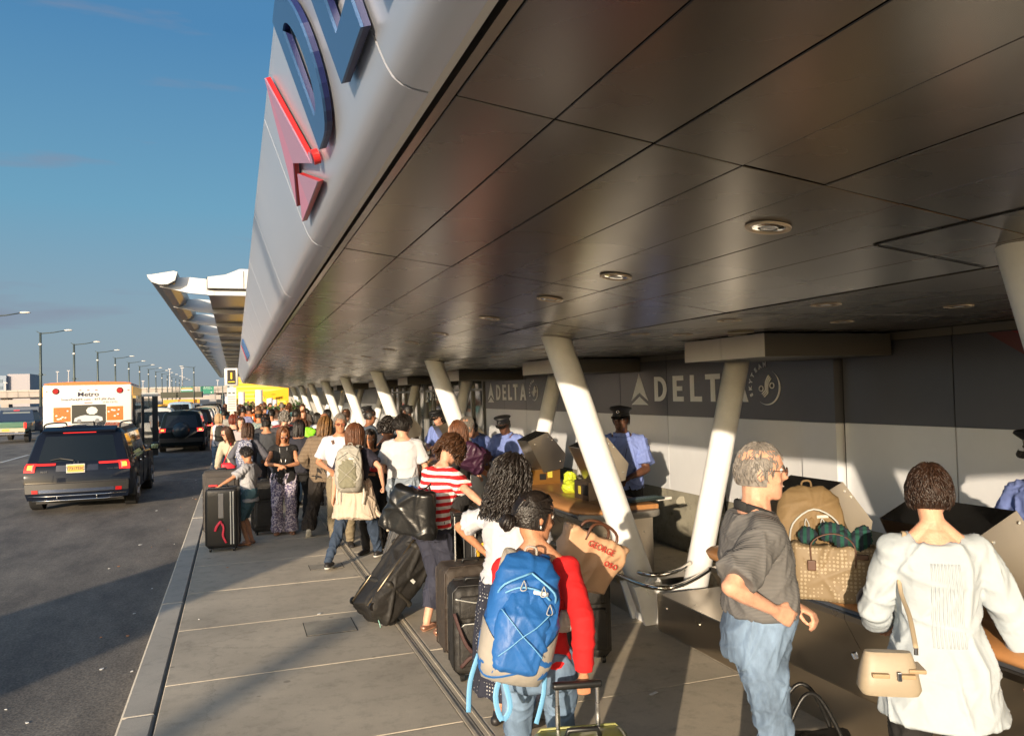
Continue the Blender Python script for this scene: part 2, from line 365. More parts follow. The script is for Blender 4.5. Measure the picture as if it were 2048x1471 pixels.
        while True:
            if th < arc: p = surf(az2 * 1.0, th, off); th += ds / .11; 
            else:
                if last is None: last = surf(az2, arc, off)
                down += ds; flare = .10 * down if style in ('curly', 'curlybob') else -.05 * down
                o_ = V((math.sin(az2), math.cos(az2), 0)); p = last + o_ * flare + V((0, 0, -down))
            k += 1; tt = k * ds * fq
            if amp: p = p + V((math.sin(tt + ph), math.cos(tt + ph), .5 * math.sin(tt * .7 + ph))) * amp * min(1, k / 3)
            if p.z < -.12 and p.y > -.035 and down < L and style in ('long', 'bob') and abs(p.x) < .05: p.x = math.copysign(.05, p.x)
            pts.append(T(p))
            if down >= L or len(pts) > 40: break
            if style in ('short',): break
        n_ = len(pts)
        if n_ < 3: continue
        r0 = {'dreads': .011, 'curly': .0065, 'curlybob': .0075}.get(style, .0065)
        mb.tube(pts, [r0 * (1 if j < n_ - 2 else (.8 if j == n_ - 2 else .3)) for j in range(n_)], 4 if style != 'dreads' else 6, caps=False)
    return mb.build('hair', M_, parent, smooth='all', fix=False)
SKINS = {}
def skin(k):
    c = {'fair': (.62, .33, .22), 'pale': (.66, .38, .27), 'tan': (.47, .22, .12), 'olive': (.50, .26, .15), 'brown': (.27, .12, .065), 'dark': (.11, .05, .03)}[k]
    return mat('skin_' + k, c, .5, var=.16, vscale=24, bump=.16, bscale=110, spec=.35)
def person(loc, rz, h=1.7, sex='m', build=1.0, sk='fair', label='', group=None, lean=0, side_lean=0, twist=0, head=(0, 0), L=None, Rr=None, Lg=(.0, 0), Rg=(.0, 0),
           grip=(.35, .35), top=None, bottom=None, shoes=None, hair=None, vox=.012, seed=0, belly=0, z=0, hintL=None, hintR=None, palmL=None, palmR=None, extras=(), hip=None, kneeL=None, kneeR=None):
    rg = random.Random(seed); s = h / 1.75; fem = sex == 'f'; near = vox <= .0095
    root = empty('person', (loc[0], loc[1], z), rz, label, 'person', group)
    body = MB(); V = Vector
    sp = []; pos = V((0, 0, .90)); z0 = .90                      # the spine bends between 0.92 and 1.15
    if hip: pos = pos + V(hip)
    tilt = R(lean); sl = R(side_lean)
    SPN = {}
    def frame(zz):
        if zz <= .90: return Matrix.Translation(pos - V((0, 0, .90 - zz)))
        n = 14; p = pos.copy(); dz = (zz - .90) / n
        for i in range(n):
            zc = .90 + dz * (i + .5); t = min(1, max(0, (zc - .90) / .28)); Rm = Matrix.Rotation(sl * t, 3, 'Y') @ Matrix.Rotation(-tilt * t, 3, 'X'); p = p + Rm @ V((0, 0, dz))
        t = min(1, max(0, (zz - .90) / .28)); Rm = Matrix.Rotation(sl * t, 4, 'Y') @ Matrix.Rotation(-tilt * t, 4, 'X') @ Matrix.Rotation(R(twist) * t, 4, 'Z')
        return Matrix.Translation(p) @ Rm
    if fem: prof = [(.80, .150, .10, -.01), (.86, .168, .115, -.012), (.93, .170, .118, -.012), (1.02, .145, .098, 0), (1.09, .128, .088, .002), (1.17, .137, .098, .006), (1.26, .150, .118, .018), (1.33, .156, .105, .006), (1.38, .146, .088, 0), (1.42, .115, .072, -.003), (1.45, .080, .060, -.005), (1.475, .056, .054, -.006)]
    else: prof = [(.80, .145, .10, 0), (.86, .160, .115, -.004), (.93, .163, .115, -.002), (1.02, .155, .108, .004), (1.10, .153, .106, .004), (1.18, .162, .112, .004), (1.27, .176, .122, .004), (1.34, .180, .112, 0), (1.39, .168, .096, -.003), (1.435, .130, .078, -.005), (1.465, .088, .066, -.006), (1.485, .065, .060, -.006)]
    def torso(mb, zlo, zhi, grow=0.0, n=20, flare=0.0, lvl=None, pw=.85):
        zs = [zlo] + [p[0] for p in prof if zlo + .01 < p[0] < zhi - .01] + [zhi]; rr = []
        for zz in zs:
            for a, b in zip(prof, prof[1:]):
                if a[0] <= zz <= b[0]: t = (zz - a[0]) / (b[0] - a[0]); w_ = [a[k] + (b[k] - a[k]) * t for k in range(4)]; break
            else: w_ = list(prof[0] if zz < prof[0][0] else prof[-1])
            bl = belly * math.exp(-((zz - 1.06) / .13) ** 2); fl = flare * max(0, (1.05 - zz))
            hw = (w_[1]) * build + grow + fl + bl * .25; dp = w_[2] * build + grow + fl + bl * .5; y0 = w_[3] + bl * .5
            F = frame(zz) if zz > .9 else Matrix.Translation(pos - V((0, 0, .90 - zz)))
            ring = []
            for j in range(n):
                a = 2 * PI * j / n; c, q = math.cos(a), math.sin(a)
                ring.append(F @ V((hw * math.copysign(abs(c) ** pw, c), y0 + dp * math.copysign(abs(q) ** pw, q), 0)))
            rr.append(ring)
        mb.rings(rr); return mb
    Fs = frame(1.42); Fn = frame(1.475)
    shw = (.158 if fem else .178) * (build * .5 + .5)
    Hm = Fn.to_3x3().to_4x4(); Hpos = Fn.to_translation()
    # the neck rights itself half-way back, the head then pitches and yaws
    HR = Matrix.Rotation(R(head[1]), 4, 'Z') @ Matrix.Rotation(-R(head[0]), 4, 'X') @ Matrix.Rotation(R(head[2]) if len(head) > 2 else 0, 4, 'Y')
    nk = (Hm.to_quaternion().slerp(Matrix.Rotation(-R(head[0]) * .6, 4, 'X').to_quaternion(), .5)).to_matrix().to_4x4()
    if abs(twist) > 0: nk = nk
    hc = Hpos + (nk @ V((0, .022, .155)))
    FH = Matrix.Translation(hc) @ HR
    hs = 1.0
    FH = FH @ Matrix.Diagonal((hs, hs, hs, 1))
    S4 = Matrix.Diagonal((s, s, s, 1))
    jaw = FH @ V((0, -.02, -.06))
    nr = .050 if fem else .060 * (.6 + .4 * build)
    torso(body, .83, 1.475 if fem else 1.485, 0.0)
    body.tube([Hpos - Fn.to_3x3() @ V((0, 0, .05)), Hpos + (nk @ V((0, .005, .04))), jaw], [nr * 1.35, nr, nr * .98], 12, round_=True)
    head_prims(body, FH, fem, vox < .016)
    for sd_ in (-1, 1): body.tube([Fn @ V((sd_ * .02, -.01, .035)), Fn @ V((sd_ * .075, -.012, -.028)), Fs @ V((sd_ * shw * .8, -.005, -.018))], [.030, .036, .040], 10, round_=True)
    # shoulders and arms
    arm = {}
    ua, fa = .285, .245
    for sd_, tg, gp, hint, pn in ((-1, L, grip[0], hintL, palmL), (1, Rr, grip[1], hintR, palmR)):
        S = Fs @ V((sd_ * shw, 0, -.038))
        if tg is None: T_ = S + (Fs.to_3x3() @ V((sd_ * .06, .02, 0))) + V((0, .04, -.52)); hint = hint or (sd_ * .3, -1, 0)
        else: T_ = V(tg) / s; hint = hint or (sd_ * .8, -.6, -.5)
        E_, W_ = ik(S, T_, ua, fa, hint)
        inn = Fs @ V((sd_ * shw * .5, 0, -.022))
        k = build * (.9 if fem else 1.0)
        body.tube([inn, S, S.lerp(E_, .3), S.lerp(E_, .7), E_], [.058 * k, .053 * k, .049 * k, .043 * k, .036 * k], 12, round_=True)
        body.tube([E_, E_.lerp(W_, .3), E_.lerp(W_, .75), W_], [.038 * k, .040 * k, .030 * k, .025 * k], 10, round_=True)
        d = (W_ - E_).normalized()
        if pn is None: pn = V((-sd_, 0, 0)) if abs(d.z) > .75 else V((-sd_ * .4, .1, -1))
        else: pn = V(pn)
        hs_ = .98 if not fem else .88
        hand_prims(body, W_ + d * .012, d, pn, gp, -sd_ if d.cross(pn - d * pn.dot(d)).dot(V((-sd_, 1, .3))) * -sd_ > 0 else sd_, hs_, 1.0 if vox < .009 else 1.15)
        arm[sd_] = (S, E_, W_, inn, d)
    leg = {}
    for sd_, ft, kh in ((-1, Lg, kneeL), (1, Rg, kneeR)):
        Hp = pos + V((sd_ * (.088 if not fem else .092), 0, -.02)); A = V((sd_ * .10 + ft[0] / s, ft[1] / s, .085 + (ft[2] / s if len(ft) > 2 else 0)))
        K_, A = ik(Hp, A, .43, .405, kh or (sd_ * .12, 1, 0)); k = build
        body.tube([Hp + V((0, 0, .04)), Hp.lerp(K_, .25), Hp.lerp(K_, .7), K_], [.080 * k, .078 * k, .060 * k, .053 * k], 12, round_=True)
        body.tube([K_, K_.lerp(A, .28) + V((0, -.012, 0)), K_.lerp(A, .75), A], [.053 * k, .057 * k, .040, .036], 12, round_=True)
        heel = ft[3] if len(ft) > 3 else 0.0     # toe-down angle
        fd = Matrix.Rotation(-sd_ * .18, 3, 'Z') @ Matrix.Rotation(-heel, 3, 'X')
        g = lambda x, y, zz, A=A, fd=fd: A + fd @ V((x, y, zz))
        body.tube([g(0, -.035, -.05), g(0, .05, -.048), g(sd_ * .006, .13, -.062), g(sd_ * .01, .165, -.066)], [(.033, .034), (.040, .034), (.043, .020), (.030, .014)], 10, side=fd @ V((1, 0, 0)), round_=True)
        leg[sd_] = (Hp, K_, A, g, fd)
    def scaled(mb): mb.v = [tuple(Vector(v) * s) for v in mb.v]; return mb
    me = remesh('body', scaled(body), vox, [skin(sk)], 2 if near else 2); link('body', me, root)
    # clothes
    amp = .009 if near else .006
    def cloth(name, mb, M_, disp=None, it=3, v=None): return link(name, remesh(name, scaled(mb), v or max(vox, .0085), [M_] if not isinstance(M_, list) else M_, it, disp), root)
    if bottom:
        kd = bottom.get('kind', 'pants'); mb = MB(); lo = bottom.get('len', .10); fl = bottom.get('flare', 0.0); g0 = bottom.get('grow', .018)
        torso(mb, .83, bottom.get('waist', 1.0), g0)
        if kd == 'skirt':
            rr = []
            for zz, gr in ((1.0, .01), (.9, .02), (.75, .03 + fl), (lo, .04 + fl * 2)):
                ring = [pos + V(((.17 + gr) * math.cos(a), (.12 + gr) * math.sin(a), zz - .90)) for a in [2 * PI * j / 24 for j in range(24)]]; rr.append(ring)
            mb.rings(rr)
        else:
            for sd_ in (-1, 1):
                Hp, K_, A, g, fd = leg[sd_]; k = build
                tot = []; up = [(0, .100), (.3, .098), (.65, .080), (1, .070)]; dn = [(.0, .070), (.35, .070), (.7, .060 + fl * .5), (1, .054 + fl)]
                if bottom.get('slim'): up = [(0, .096), (.3, .093), (.65, .071), (1, .062)]; dn = [(0, .062), (.3, .067), (.7, .050), (1, .045)]
                for t, r_ in up: tot.append((Hp.lerp(K_, t) + V((0, 0, .03 * (1 - t))), r_ * k + g0 - .018))
                for t, r_ in dn[1:]: tot.append((K_.lerp(A, t) + V((0, -.012 * math.sin(PI * min(1, t * 1.6)) * (t < .62), 0)), r_ * k + g0 - .018))
                cut = [q for q in tot if q[0].z > lo]
                for qa, qb in zip(tot, tot[1:]):
                    if qa[0].z > lo >= qb[0].z: t = (qa[0].z - lo) / max(1e-4, qa[0].z - qb[0].z); cut.append((qa[0].lerp(qb[0], t), qa[1] + (qb[1] - qa[1]) * t)); break
                if lo < .12 and len(cut) == len(tot): cut.append((A + V((0, 0, -.02)), tot[-1][1]))
                mb.tube([q[0] for q in cut], [q[1] for q in cut], 16)
        cloth({'pants': 'trousers', 'shorts': 'shorts', 'skirt': 'skirt'}[kd], mb, bottom['mat'], folds(seed + 1, bottom.get('fold', amp * 1.5), 16, .5) if vox < .02 else None)
    if top:
        mb = MB(); gr = top.get('grow', .014) + .006; hem = top.get('hem', .88); sl_ = top.get('sleeve', .35)
        zt = top.get('neck', 1.45 if not fem else 1.44)
        fl = top.get('flare', 0.0)
        if hem < .80:
            rr = []
            for t in range(5):
                zz = .86 + (hem - .86) * t / 4; q = gr + .02 * t / 4 + fl * (1.05 - zz); ring = [pos + V(((.165 * build + q) * math.cos(a), -.01 + (.118 * build + q) * math.sin(a), zz - .90)) for a in [2 * PI * j / 24 for j in range(24)]]; rr.append(ring)
            mb.rings(rr); torso(mb, .82, zt, gr, flare=fl)
        else: torso(mb, hem, zt, gr, flare=fl)
        for sd_ in (-1, 1):
            S, E_, W_, inn, d = arm[sd_]; k = build * (.9 if fem else 1.0); sl_i = top.get('sleeveL', sl_) if sd_ < 0 else top.get('sleeveR', sl_)
            if sl_i <= 0: 
                mb.tube([inn, inn.lerp(S, .55)], [.058 * k + gr * .6, .052 * k], 12, round_=True); continue
            su = gr * .8 + .004; ln = (E_ - S).length; lf = (W_ - E_).length; tot = ln + lf; Lc = sl_i * tot
            pts = [inn, S]; rd = [.056 * k + su, .054 * k + su]
            mb.sph(S, .054 * k + su, 14, 10)
            if Lc <= ln: pts += [S.lerp(E_, Lc / ln * .5), S.lerp(E_, Lc / ln)]; rd += [.055 * k + su, .052 * k + su + top.get('cuff', .006)]
            else:
                pts += [S.lerp(E_, .5), E_, E_.lerp(W_, (Lc - ln) / lf * .5), E_.lerp(W_, (Lc - ln) / lf)]; rd += [.052 * k + su, .046 * k + su, .044 * k + su, .034 * k + su + top.get('cuff', 0)]
            mb.tube(pts, rd, 14)
        if top.get('collar'):
            n_ = 14; mb.tube([Hpos - Fn.to_3x3() @ V((0, 0, .035)), Hpos + (nk @ V((0, .004, .02)))], [nr * 1.35 + .012, nr * 1.15 + .012], 16)
        cloth(top.get('name', 'shirt'), mb, top['mat'], folds(seed + 2, top.get('fold', amp), 15, .6) if vox < .02 else None)
    if shoes:
        for sd_ in (-1, 1):
            Hp, K_, A, g, fd = leg[sd_]; mb = MB(); r1 = shoes.get('low', False)
            mb.tube([g(0, -.045, -.048), g(0, .04, -.046), g(sd_ * .006, .13, -.058), g(sd_ * .01, .175, -.062)], [(.037, .037 if not r1 else .028), (.043, .036 if not r1 else .026), (.047, .026), (.033, .020)], 12, side=fd @ V((1, 0, 0)), round_=True)
            if not r1: mb.tube([g(0, 0, -.03), g(0, 0, .01)], [.044, .040], 12)
            sh = cloth('shoe', mb, shoes['mat'], None, 2, .010 if near else .014)
            if shoes.get('sole'):
                mb = MB(); mb.tube([g(0, -.075, -.076), g(0, -.03, -.076), g(0, .05, -.078), g(sd_ * .006, .14, -.078), g(sd_ * .01, .195, -.078)], [(.026, .010), (.038, .011), (.043, .011), (.046, .011), (.028, .009)], 12, side=fd @ V((1, 0, 0)))
                scaled(mb).build('sole', shoes['sole'], sh, smooth='all')
    FHs = S4 @ FH
    if hair: hair_build(hair['style'], FHs, hair['mat'], root, rg, hair.get('dens', 1.0 if near else .6), hair.get('len', .2), hair.get('vol', 0.0))
    if vox < .0165:
        for sx in (-1, 1):
            mb = MB(); mb.sph(FHs @ V((sx * .030, .079, .012)), .0125, 10, 8); e = mb.build('eye', mat('eye_white', (.7, .68, .65), .3), root, smooth='all')
            mb = MB(); mb.sph(FHs @ V((sx * .030, .0885, .011)), (.0055, .0045, .0055), 8, 6); mb.build('iris', mat('iris', (.03, .018, .012), .2), e, smooth='all')
            mb = MB(); mb.tube([FHs @ V((sx * (.030 + q), .0915 - abs(q) * .18 - .006 * (q > 0), .031 + .004 * math.cos(q * 90))) for q in (-.016, 0, .018)], [.0022, .0032, .0018], 5); mb.build('eyebrow', hair['mat'] if hair and hair['style'] != 'bald' else mat('brow', (.05, .03, .02), .8), root)
        lp = MB(); lp.tube([FHs @ V((x_, .094 - abs(x_) * .35, -.060 + abs(x_) * (.15 if 'smile' in extras else 0))) for x_ in (-.022, -.011, 0, .011, .022)], [.0025, .0045, .005, .0045, .0025], 6, round_=True)
        lp.build('lips', mat('lips_' + sk, tuple(c * f_ for c, f_ in zip(skin(sk).node_tree.nodes['Principled BSDF'].inputs['Base Color'].default_value[:3], (.85, .55, .6))), .45), root, smooth='all')
        if 'smile' in extras:
            lp = MB(); lp.tube([FHs @ V((x_, .099 - abs(x_) * .4, -.0595 + abs(x_) * .12)) for x_ in (-.014, 0, .014)], [.0015, .003, .0015], 6); lp.build('teeth', mat('teeth', (.75, .72, .66), .3), root)
        if 'beard' in extras:
            mb = MB()
            for i in range(140):
                a = rg.uniform(-1.0, 1.0); zz = rg.uniform(-.115, -.045); w_ = .056 + (zz + .05) * .35; x_ = w_ * math.sin(a); y_ = .10 * math.cos(a * .95) - .004 + (.0 if zz > -.1 else -.01)
                if abs(x_) < .02 and zz > -.075: continue
                mb.sph(FHs @ V((x_ * 1.02, y_ * .96, zz)), .006, 5, 4)
            mb.build('beard', mat('beard', (.03, .02, .015), .9), root, smooth='all')
    if 'glasses' in extras or 'sunglasses' in extras:
        g_ = root; fm = mat('glasses_frame', (.04, .03, .03), .3, .3); ln = mat('lens_tint', (.25, .08, .05) if 'sunglasses' in extras else (.35, .35, .35), .05, 0, spec=1.0)
        fr = MB()
        for sx in (-1, 1):
            c = V((sx * .032, .106, .008)); pts = [FHs @ (c + V((.024 * math.cos(a), -.10 * (.024 * math.cos(a)) ** 2 * 20 * 0, .018 * math.sin(a)))) for a in [2 * PI * j / 12 for j in range(13)]]
            fr.tube(pts, .0016, 5, caps=False)
            fr.tube([FHs @ V((sx * .056, .105, .012)), FHs @ V((sx * .078, .06, .012)), FHs @ V((sx * .084, -.005, .012))], .0016, 5)
        fr.tube([FHs @ V((-.009, .107, .012)), FHs @ V((.009, .107, .012))], .0016, 5)
        go = fr.build('glasses', fm, g_)
        for sx in (-1, 1):
            mb = MB(); mb.add([FHs @ (V((sx * .032, .1055, .008)) + V((.0235 * math.cos(a), 0, .0175 * math.sin(a)))) for a in [2 * PI * j / 12 for j in range(12)]], [tuple(range(12))]); mb.build('lens', ln, go)
    return dict(root=root, s=s, arm=arm, leg=leg, FH=FHs, frame=frame, Fs=Fs, Fn=Fn, torso=torso, pos=pos, scaled=scaled, cloth=cloth)
def surf_y(ob, x, z, y0=-.7, off=.002):
    """the point on a garment straight behind (x, z), pushed out by off"""
    ok, p, n_, i = ob.ray_cast(Vector((x, y0, z)), Vector((0, 1 if y0 < 0 else -1, 0)))
    return (p + n_ * off) if ok else Vector((x, -.15, z))
def to_world(pd, p):
    """person-local point (already in metres) to world"""
    bpy.context.view_layer.update(); return pd['root'].matrix_world @ Vector(p)
# ================================================================= SETTING
ROAD = -.15
# ---- asphalt with cracks, stains, fine grain
def asphalt():
    M = bpy.data.materials.new('asphalt'); M.use_nodes = True; n = M.node_tree; b = n.nodes['Principled BSDF']; b.inputs['Roughness'].default_value = .85
    tc = n.nodes.new('ShaderNodeTexCoord')
    a = n.nodes.new('ShaderNodeTexNoise'); a.inputs['Scale'].default_value = 55; a.inputs['Detail'].default_value = 8; n.links.new(tc.outputs['Object'], a.inputs['Vector'])
    mp = n.nodes.new('ShaderNodeMapping'); mp.inputs['Scale'].default_value = (1.0, .35, 1); n.links.new(tc.outputs['Object'], mp.inputs[0])
    c = n.nodes.new('ShaderNodeTexNoise'); c.inputs['Scale'].default_value = 1.6; c.inputs['Detail'].default_value = 9; c.inputs['Roughness'].default_value = .7; n.links.new(mp.outputs[0], c.inputs['Vector'])
    r = n.nodes.new('ShaderNodeValToRGB'); e = r.color_ramp.elements; e[0].position = .3; e[1].position = .72; e[0].color = (.115, .102, .085, 1); e[1].color = (.25, .222, .185, 1)
    k = e.new(.36); k.color = (.10, .09, .08, 1)
    n.links.new(c.outputs[0], r.inputs[0])
    r2 = n.nodes.new('ShaderNodeValToRGB'); r2.color_ramp.elements[0].position = .35; r2.color_ramp.elements[1].position = .7; r2.color_ramp.elements[0].color = (.6, .6, .6, 1); r2.color_ramp.elements[1].color = (1.35, 1.33, 1.28, 1)
    n.links.new(a.outputs[0], r2.inputs[0])
    mx = n.nodes.new('ShaderNodeMixRGB'); mx.blend_type = 'MULTIPLY'; mx.inputs[0].default_value = 1; n.links.new(r.outputs[0], mx.inputs[1]); n.links.new(r2.outputs[0], mx.inputs[2])
    n.links.new(mx.outputs[0], b.inputs['Base Color'])
    bp = n.nodes.new('ShaderNodeBump'); bp.inputs['Strength'].default_value = .5; bp.inputs['Distance'].default_value = .006; n.links.new(a.outputs[0], bp.inputs['Height']); n.links.new(bp.outputs[0], b.inputs['Normal'])
    return M
def concrete(name, c, var=.16, stains=.5, sc=1.0):
    M = bpy.data.materials.new(name); M.use_nodes = True; n = M.node_tree; b = n.nodes['Principled BSDF']; b.inputs['Roughness'].default_value = .8
    tc = n.nodes.new('ShaderNodeTexCoord'); oi = n.nodes.new('ShaderNodeObjectInfo')
    va = n.nodes.new('ShaderNodeVectorMath'); va.operation = 'MULTIPLY_ADD'; va.inputs[1].default_value = (1, 1, 1); n.links.new(tc.outputs['Object'], va.inputs[0]); n.links.new(oi.outputs['Location'], va.inputs[2])
    def nz(s, d, rg=.6):
        t = n.nodes.new('ShaderNodeTexNoise'); t.inputs['Scale'].default_value = s * sc; t.inputs['Detail'].default_value = d; t.inputs['Roughness'].default_value = rg; n.links.new(va.outputs[0], t.inputs['Vector']); return t
    big, mid, fine = nz(1.1, 6), nz(7, 8, .75), nz(160, 3)
    r = n.nodes.new('ShaderNodeValToRGB'); e = r.color_ramp.elements; e[0].position = .28; e[1].position = .7
    e[0].color = (*[x * (1 - var * 1.3) for x in c], 1); e[1].color = (*[x * (1 + var) for x in c], 1); n.links.new(big.outputs[0], r.inputs[0])
    r2 = n.nodes.new('ShaderNodeValToRGB'); e = r2.color_ramp.elements; e[0].position = .30; e[1].position = .5; e[0].color = (1 - stains * .55,) * 3 + (1,); e[1].color = (1, 1, 1, 1); n.links.new(mid.outputs[0], r2.inputs[0])
    m1 = n.nodes.new('ShaderNodeMixRGB'); m1.blend_type = 'MULTIPLY'; m1.inputs[0].default_value = 1; n.links.new(r.outputs[0], m1.inputs[1]); n.links.new(r2.outputs[0], m1.inputs[2])
    r3 = n.nodes.new('ShaderNodeValToRGB'); e = r3.color_ramp.elements; e[0].position = .3; e[1].position = .7; e[0].color = (.86,) * 3 + (1,); e[1].color = (1.1,) * 3 + (1,); n.links.new(fine.outputs[0], r3.inputs[0])
    m2 = n.nodes.new('ShaderNodeMixRGB'); m2.blend_type = 'MULTIPLY'; m2.inputs[0].default_value = 1; n.links.new(m1.outputs[0], m2.inputs[1]); n.links.new(r3.outputs[0], m2.inputs[2])
    vo = n.nodes.new('ShaderNodeTexVoronoi'); vo.inputs['Scale'].default_value = 2.6; n.links.new(va.outputs[0], vo.inputs['Vector'])      # gum spots
    rv = n.nodes.new('ShaderNodeValToRGB'); e = rv.color_ramp.elements; e[0].position = .055; e[1].position = .075; e[0].color = (.62, .62, .62, 1); e[1].color = (1, 1, 1, 1); n.links.new(vo.outputs['Distance'], rv.inputs[0])
    v2 = n.nodes.new('ShaderNodeTexVoronoi'); v2.feature = 'DISTANCE_TO_EDGE'; v2.inputs['Scale'].default_value = .42
    vw = n.nodes.new('ShaderNodeVectorMath'); vw.operation = 'MULTIPLY_ADD'; vw.inputs[1].default_value = (.35, .35, .35); n.links.new(mid.outputs['Color'], vw.inputs[0]); n.links.new(va.outputs[0], vw.inputs[2]); n.links.new(vw.outputs[0], v2.inputs['Vector'])
    rc = n.nodes.new('ShaderNodeValToRGB'); e = rc.color_ramp.elements; e[0].position = .001; e[1].position = .004; e[0].color = (.55, .55, .55, 1); e[1].color = (1, 1, 1, 1); n.links.new(v2.outputs['Distance'], rc.inputs[0])
    cm_ = n.nodes.new('ShaderNodeMixRGB'); cm_.inputs[0].default_value = 1; cm_.blend_type = 'MULTIPLY'; n.links.new(rv.outputs[0], cm_.inputs[1])
    cg = n.nodes.new('ShaderNodeMixRGB'); cg.inputs[1].default_value = (1, 1, 1, 1); n.links.new(big.outputs[0], cg.inputs[0]); n.links.new(rc.outputs[0], cg.inputs[2]); n.links.new(cg.outputs[0], cm_.inputs[2])
    m3 = n.nodes.new('ShaderNodeMixRGB'); m3.blend_type = 'MULTIPLY'; m3.inputs[0].default_value = 1; n.links.new(m2.outputs[0], m3.inputs[1]); n.links.new(cm_.outputs[0], m3.inputs[2])
    n.links.new(m3.outputs[0], b.inputs['Base Color'])
    bp = n.nodes.new('ShaderNodeBump'); bp.inputs['Strength'].default_value = .25; bp.inputs['Distance'].default_value = .004; n.links.new(fine.outputs[0], bp.inputs['Height']); n.links.new(bp.outputs[0], b.inputs['Normal'])
    return M
M_ASPH = asphalt(); M_SLAB = concrete('sidewalk_concrete', (.50, .435, .335)); M_CURB = concrete('curb_concrete', (.46, .42, .35), .1, .4)
M_BED = mat('joint_bed', (.42, .37, .29), .9); M_DARKGAP = mat('gap_dark', (.02, .018, .015), .95)  # near-black fill for the drain slot, curb gap and cover rims
M_PLINTH = concrete('wall_concrete', (.26, .245, .19), .3, .7, 1.3)
def brushed(name, c, rough, sx=(1, 1, 1), metal=1.0, bstr=.05, var=.12):
    M = bpy.data.materials.new(name); M.use_nodes = True; n = M.node_tree; b = n.nodes['Principled BSDF']; b.inputs['Metallic'].default_value = metal
    tc = n.nodes.new('ShaderNodeTexCoord'); mp = n.nodes.new('ShaderNodeMapping'); mp.inputs['Scale'].default_value = sx; n.links.new(tc.outputs['Object'], mp.inputs[0])
    t = n.nodes.new('ShaderNodeTexNoise'); t.inputs['Scale'].default_value = 12; t.inputs['Detail'].default_value = 5; n.links.new(mp.outputs[0], t.inputs['Vector'])
    g = n.nodes.new('ShaderNodeTexNoise'); g.inputs['Scale'].default_value = 1.3; g.inputs['Detail'].default_value = 4; n.links.new(tc.outputs['Object'], g.inputs['Vector'])
    r = n.nodes.new('ShaderNodeMapRange'); r.inputs[3].default_value = rough * .85; r.inputs[4].default_value = rough * 1.2; n.links.new(g.outputs[0], r.inputs[0]); n.links.new(r.outputs[0], b.inputs['Roughness'])
    cr = n.nodes.new('ShaderNodeValToRGB'); cr.color_ramp.elements[0].color = (*[x * (1 - var) for x in c], 1); cr.color_ramp.elements[1].color = (*[min(1, x * (1 + var)) for x in c], 1); n.links.new(g.outputs[0], cr.inputs[0]); n.links.new(cr.outputs[0], b.inputs['Base Color'])
    bp = n.nodes.new('ShaderNodeBump'); bp.inputs['Strength'].default_value = bstr; bp.inputs['Distance'].default_value = .01; n.links.new(t.outputs[0], bp.inputs['Height']); n.links.new(bp.outputs[0], b.inputs['Normal'])
    return M
M_SOFFIT = brushed('soffit_metal', (.180, .165, .145), .27, (1, .06, 1), 1.0, .03)
M_FASCIA = brushed('fascia_metal', (.60, .64, .73), .40, (1, .1, 1), .72, .02, .05)
M_STEEL = brushed('stainless_steel', (.52, .46, .38), .28, (1, 1, .04), 1.0, .05, .2)
M_CHROME = mat('polished_tube', (.6, .57, .52), .14, 1.0)
M_COL = mat('column_paint', (.82, .82, .81), .38, var=.09, vscale=3.5, bump=.04, bscale=25)
M_BLACK = mat('black_gap', (.006, .006, .006), .9)
M_WALL = mat('wall_cladding_grey', (.70, .72, .75), .30, .15, var=.05, vscale=1.2, spec=.5)
M_BAND = mat('wall_band_navy', (.082, .088, .108), .30, .1, var=.08, vscale=1.0)
M_BANDR = mat('band_red_graphic', (.28, .02, .025), .35)
M_BANDR2 = mat('band_dull_red_graphic', (.13, .035, .035), .35)
M_LET = mat('letter_vinyl_white', (.88, .89, .88), .5)
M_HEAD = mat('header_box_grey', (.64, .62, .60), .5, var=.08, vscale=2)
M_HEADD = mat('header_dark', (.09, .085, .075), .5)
# ground under everything
tag(MB().box(-900, 900, -300, 2500, -.6, -.20).build('ground', mat('far_ground', (.16, .15, .13), .9, var=.2, vscale=.02)), kind='structure')
tag(MB().box(-60, -.735, -40, 700, -.19, ROAD).build('road', M_ASPH), kind='structure')
tag(MB().box(-.735, 12, -12, 400, -.19, -.034).build('sidewalk_bed', M_BED), kind='structure')
mb = MB()
for k in range(12): y0 = 34.4 + k * 12 - 24; mb.box(-8.40, -8.28, y0, y0 + 4.2, ROAD, ROAD + .004)
for k in range(14): y0 = 10 + k * 12; mb.box(-4.95, -4.85, y0, y0 + 3, ROAD, ROAD + .004) if k > 3 else None
tag(mb.build('lane_marking', mat('road_paint', (.62, .61, .57), .7, var=.25, vscale=8)), kind='structure')
mb = MB()
for y0 in (23.45, 8.2 + 47, 75): mb.box(-14, -.74, y0, y0 + .07, ROAD, ROAD + .003)
tag(mb.build('road_joint', mat('joint_seal_pale', (.27, .25, .22), .8)), kind='structure')
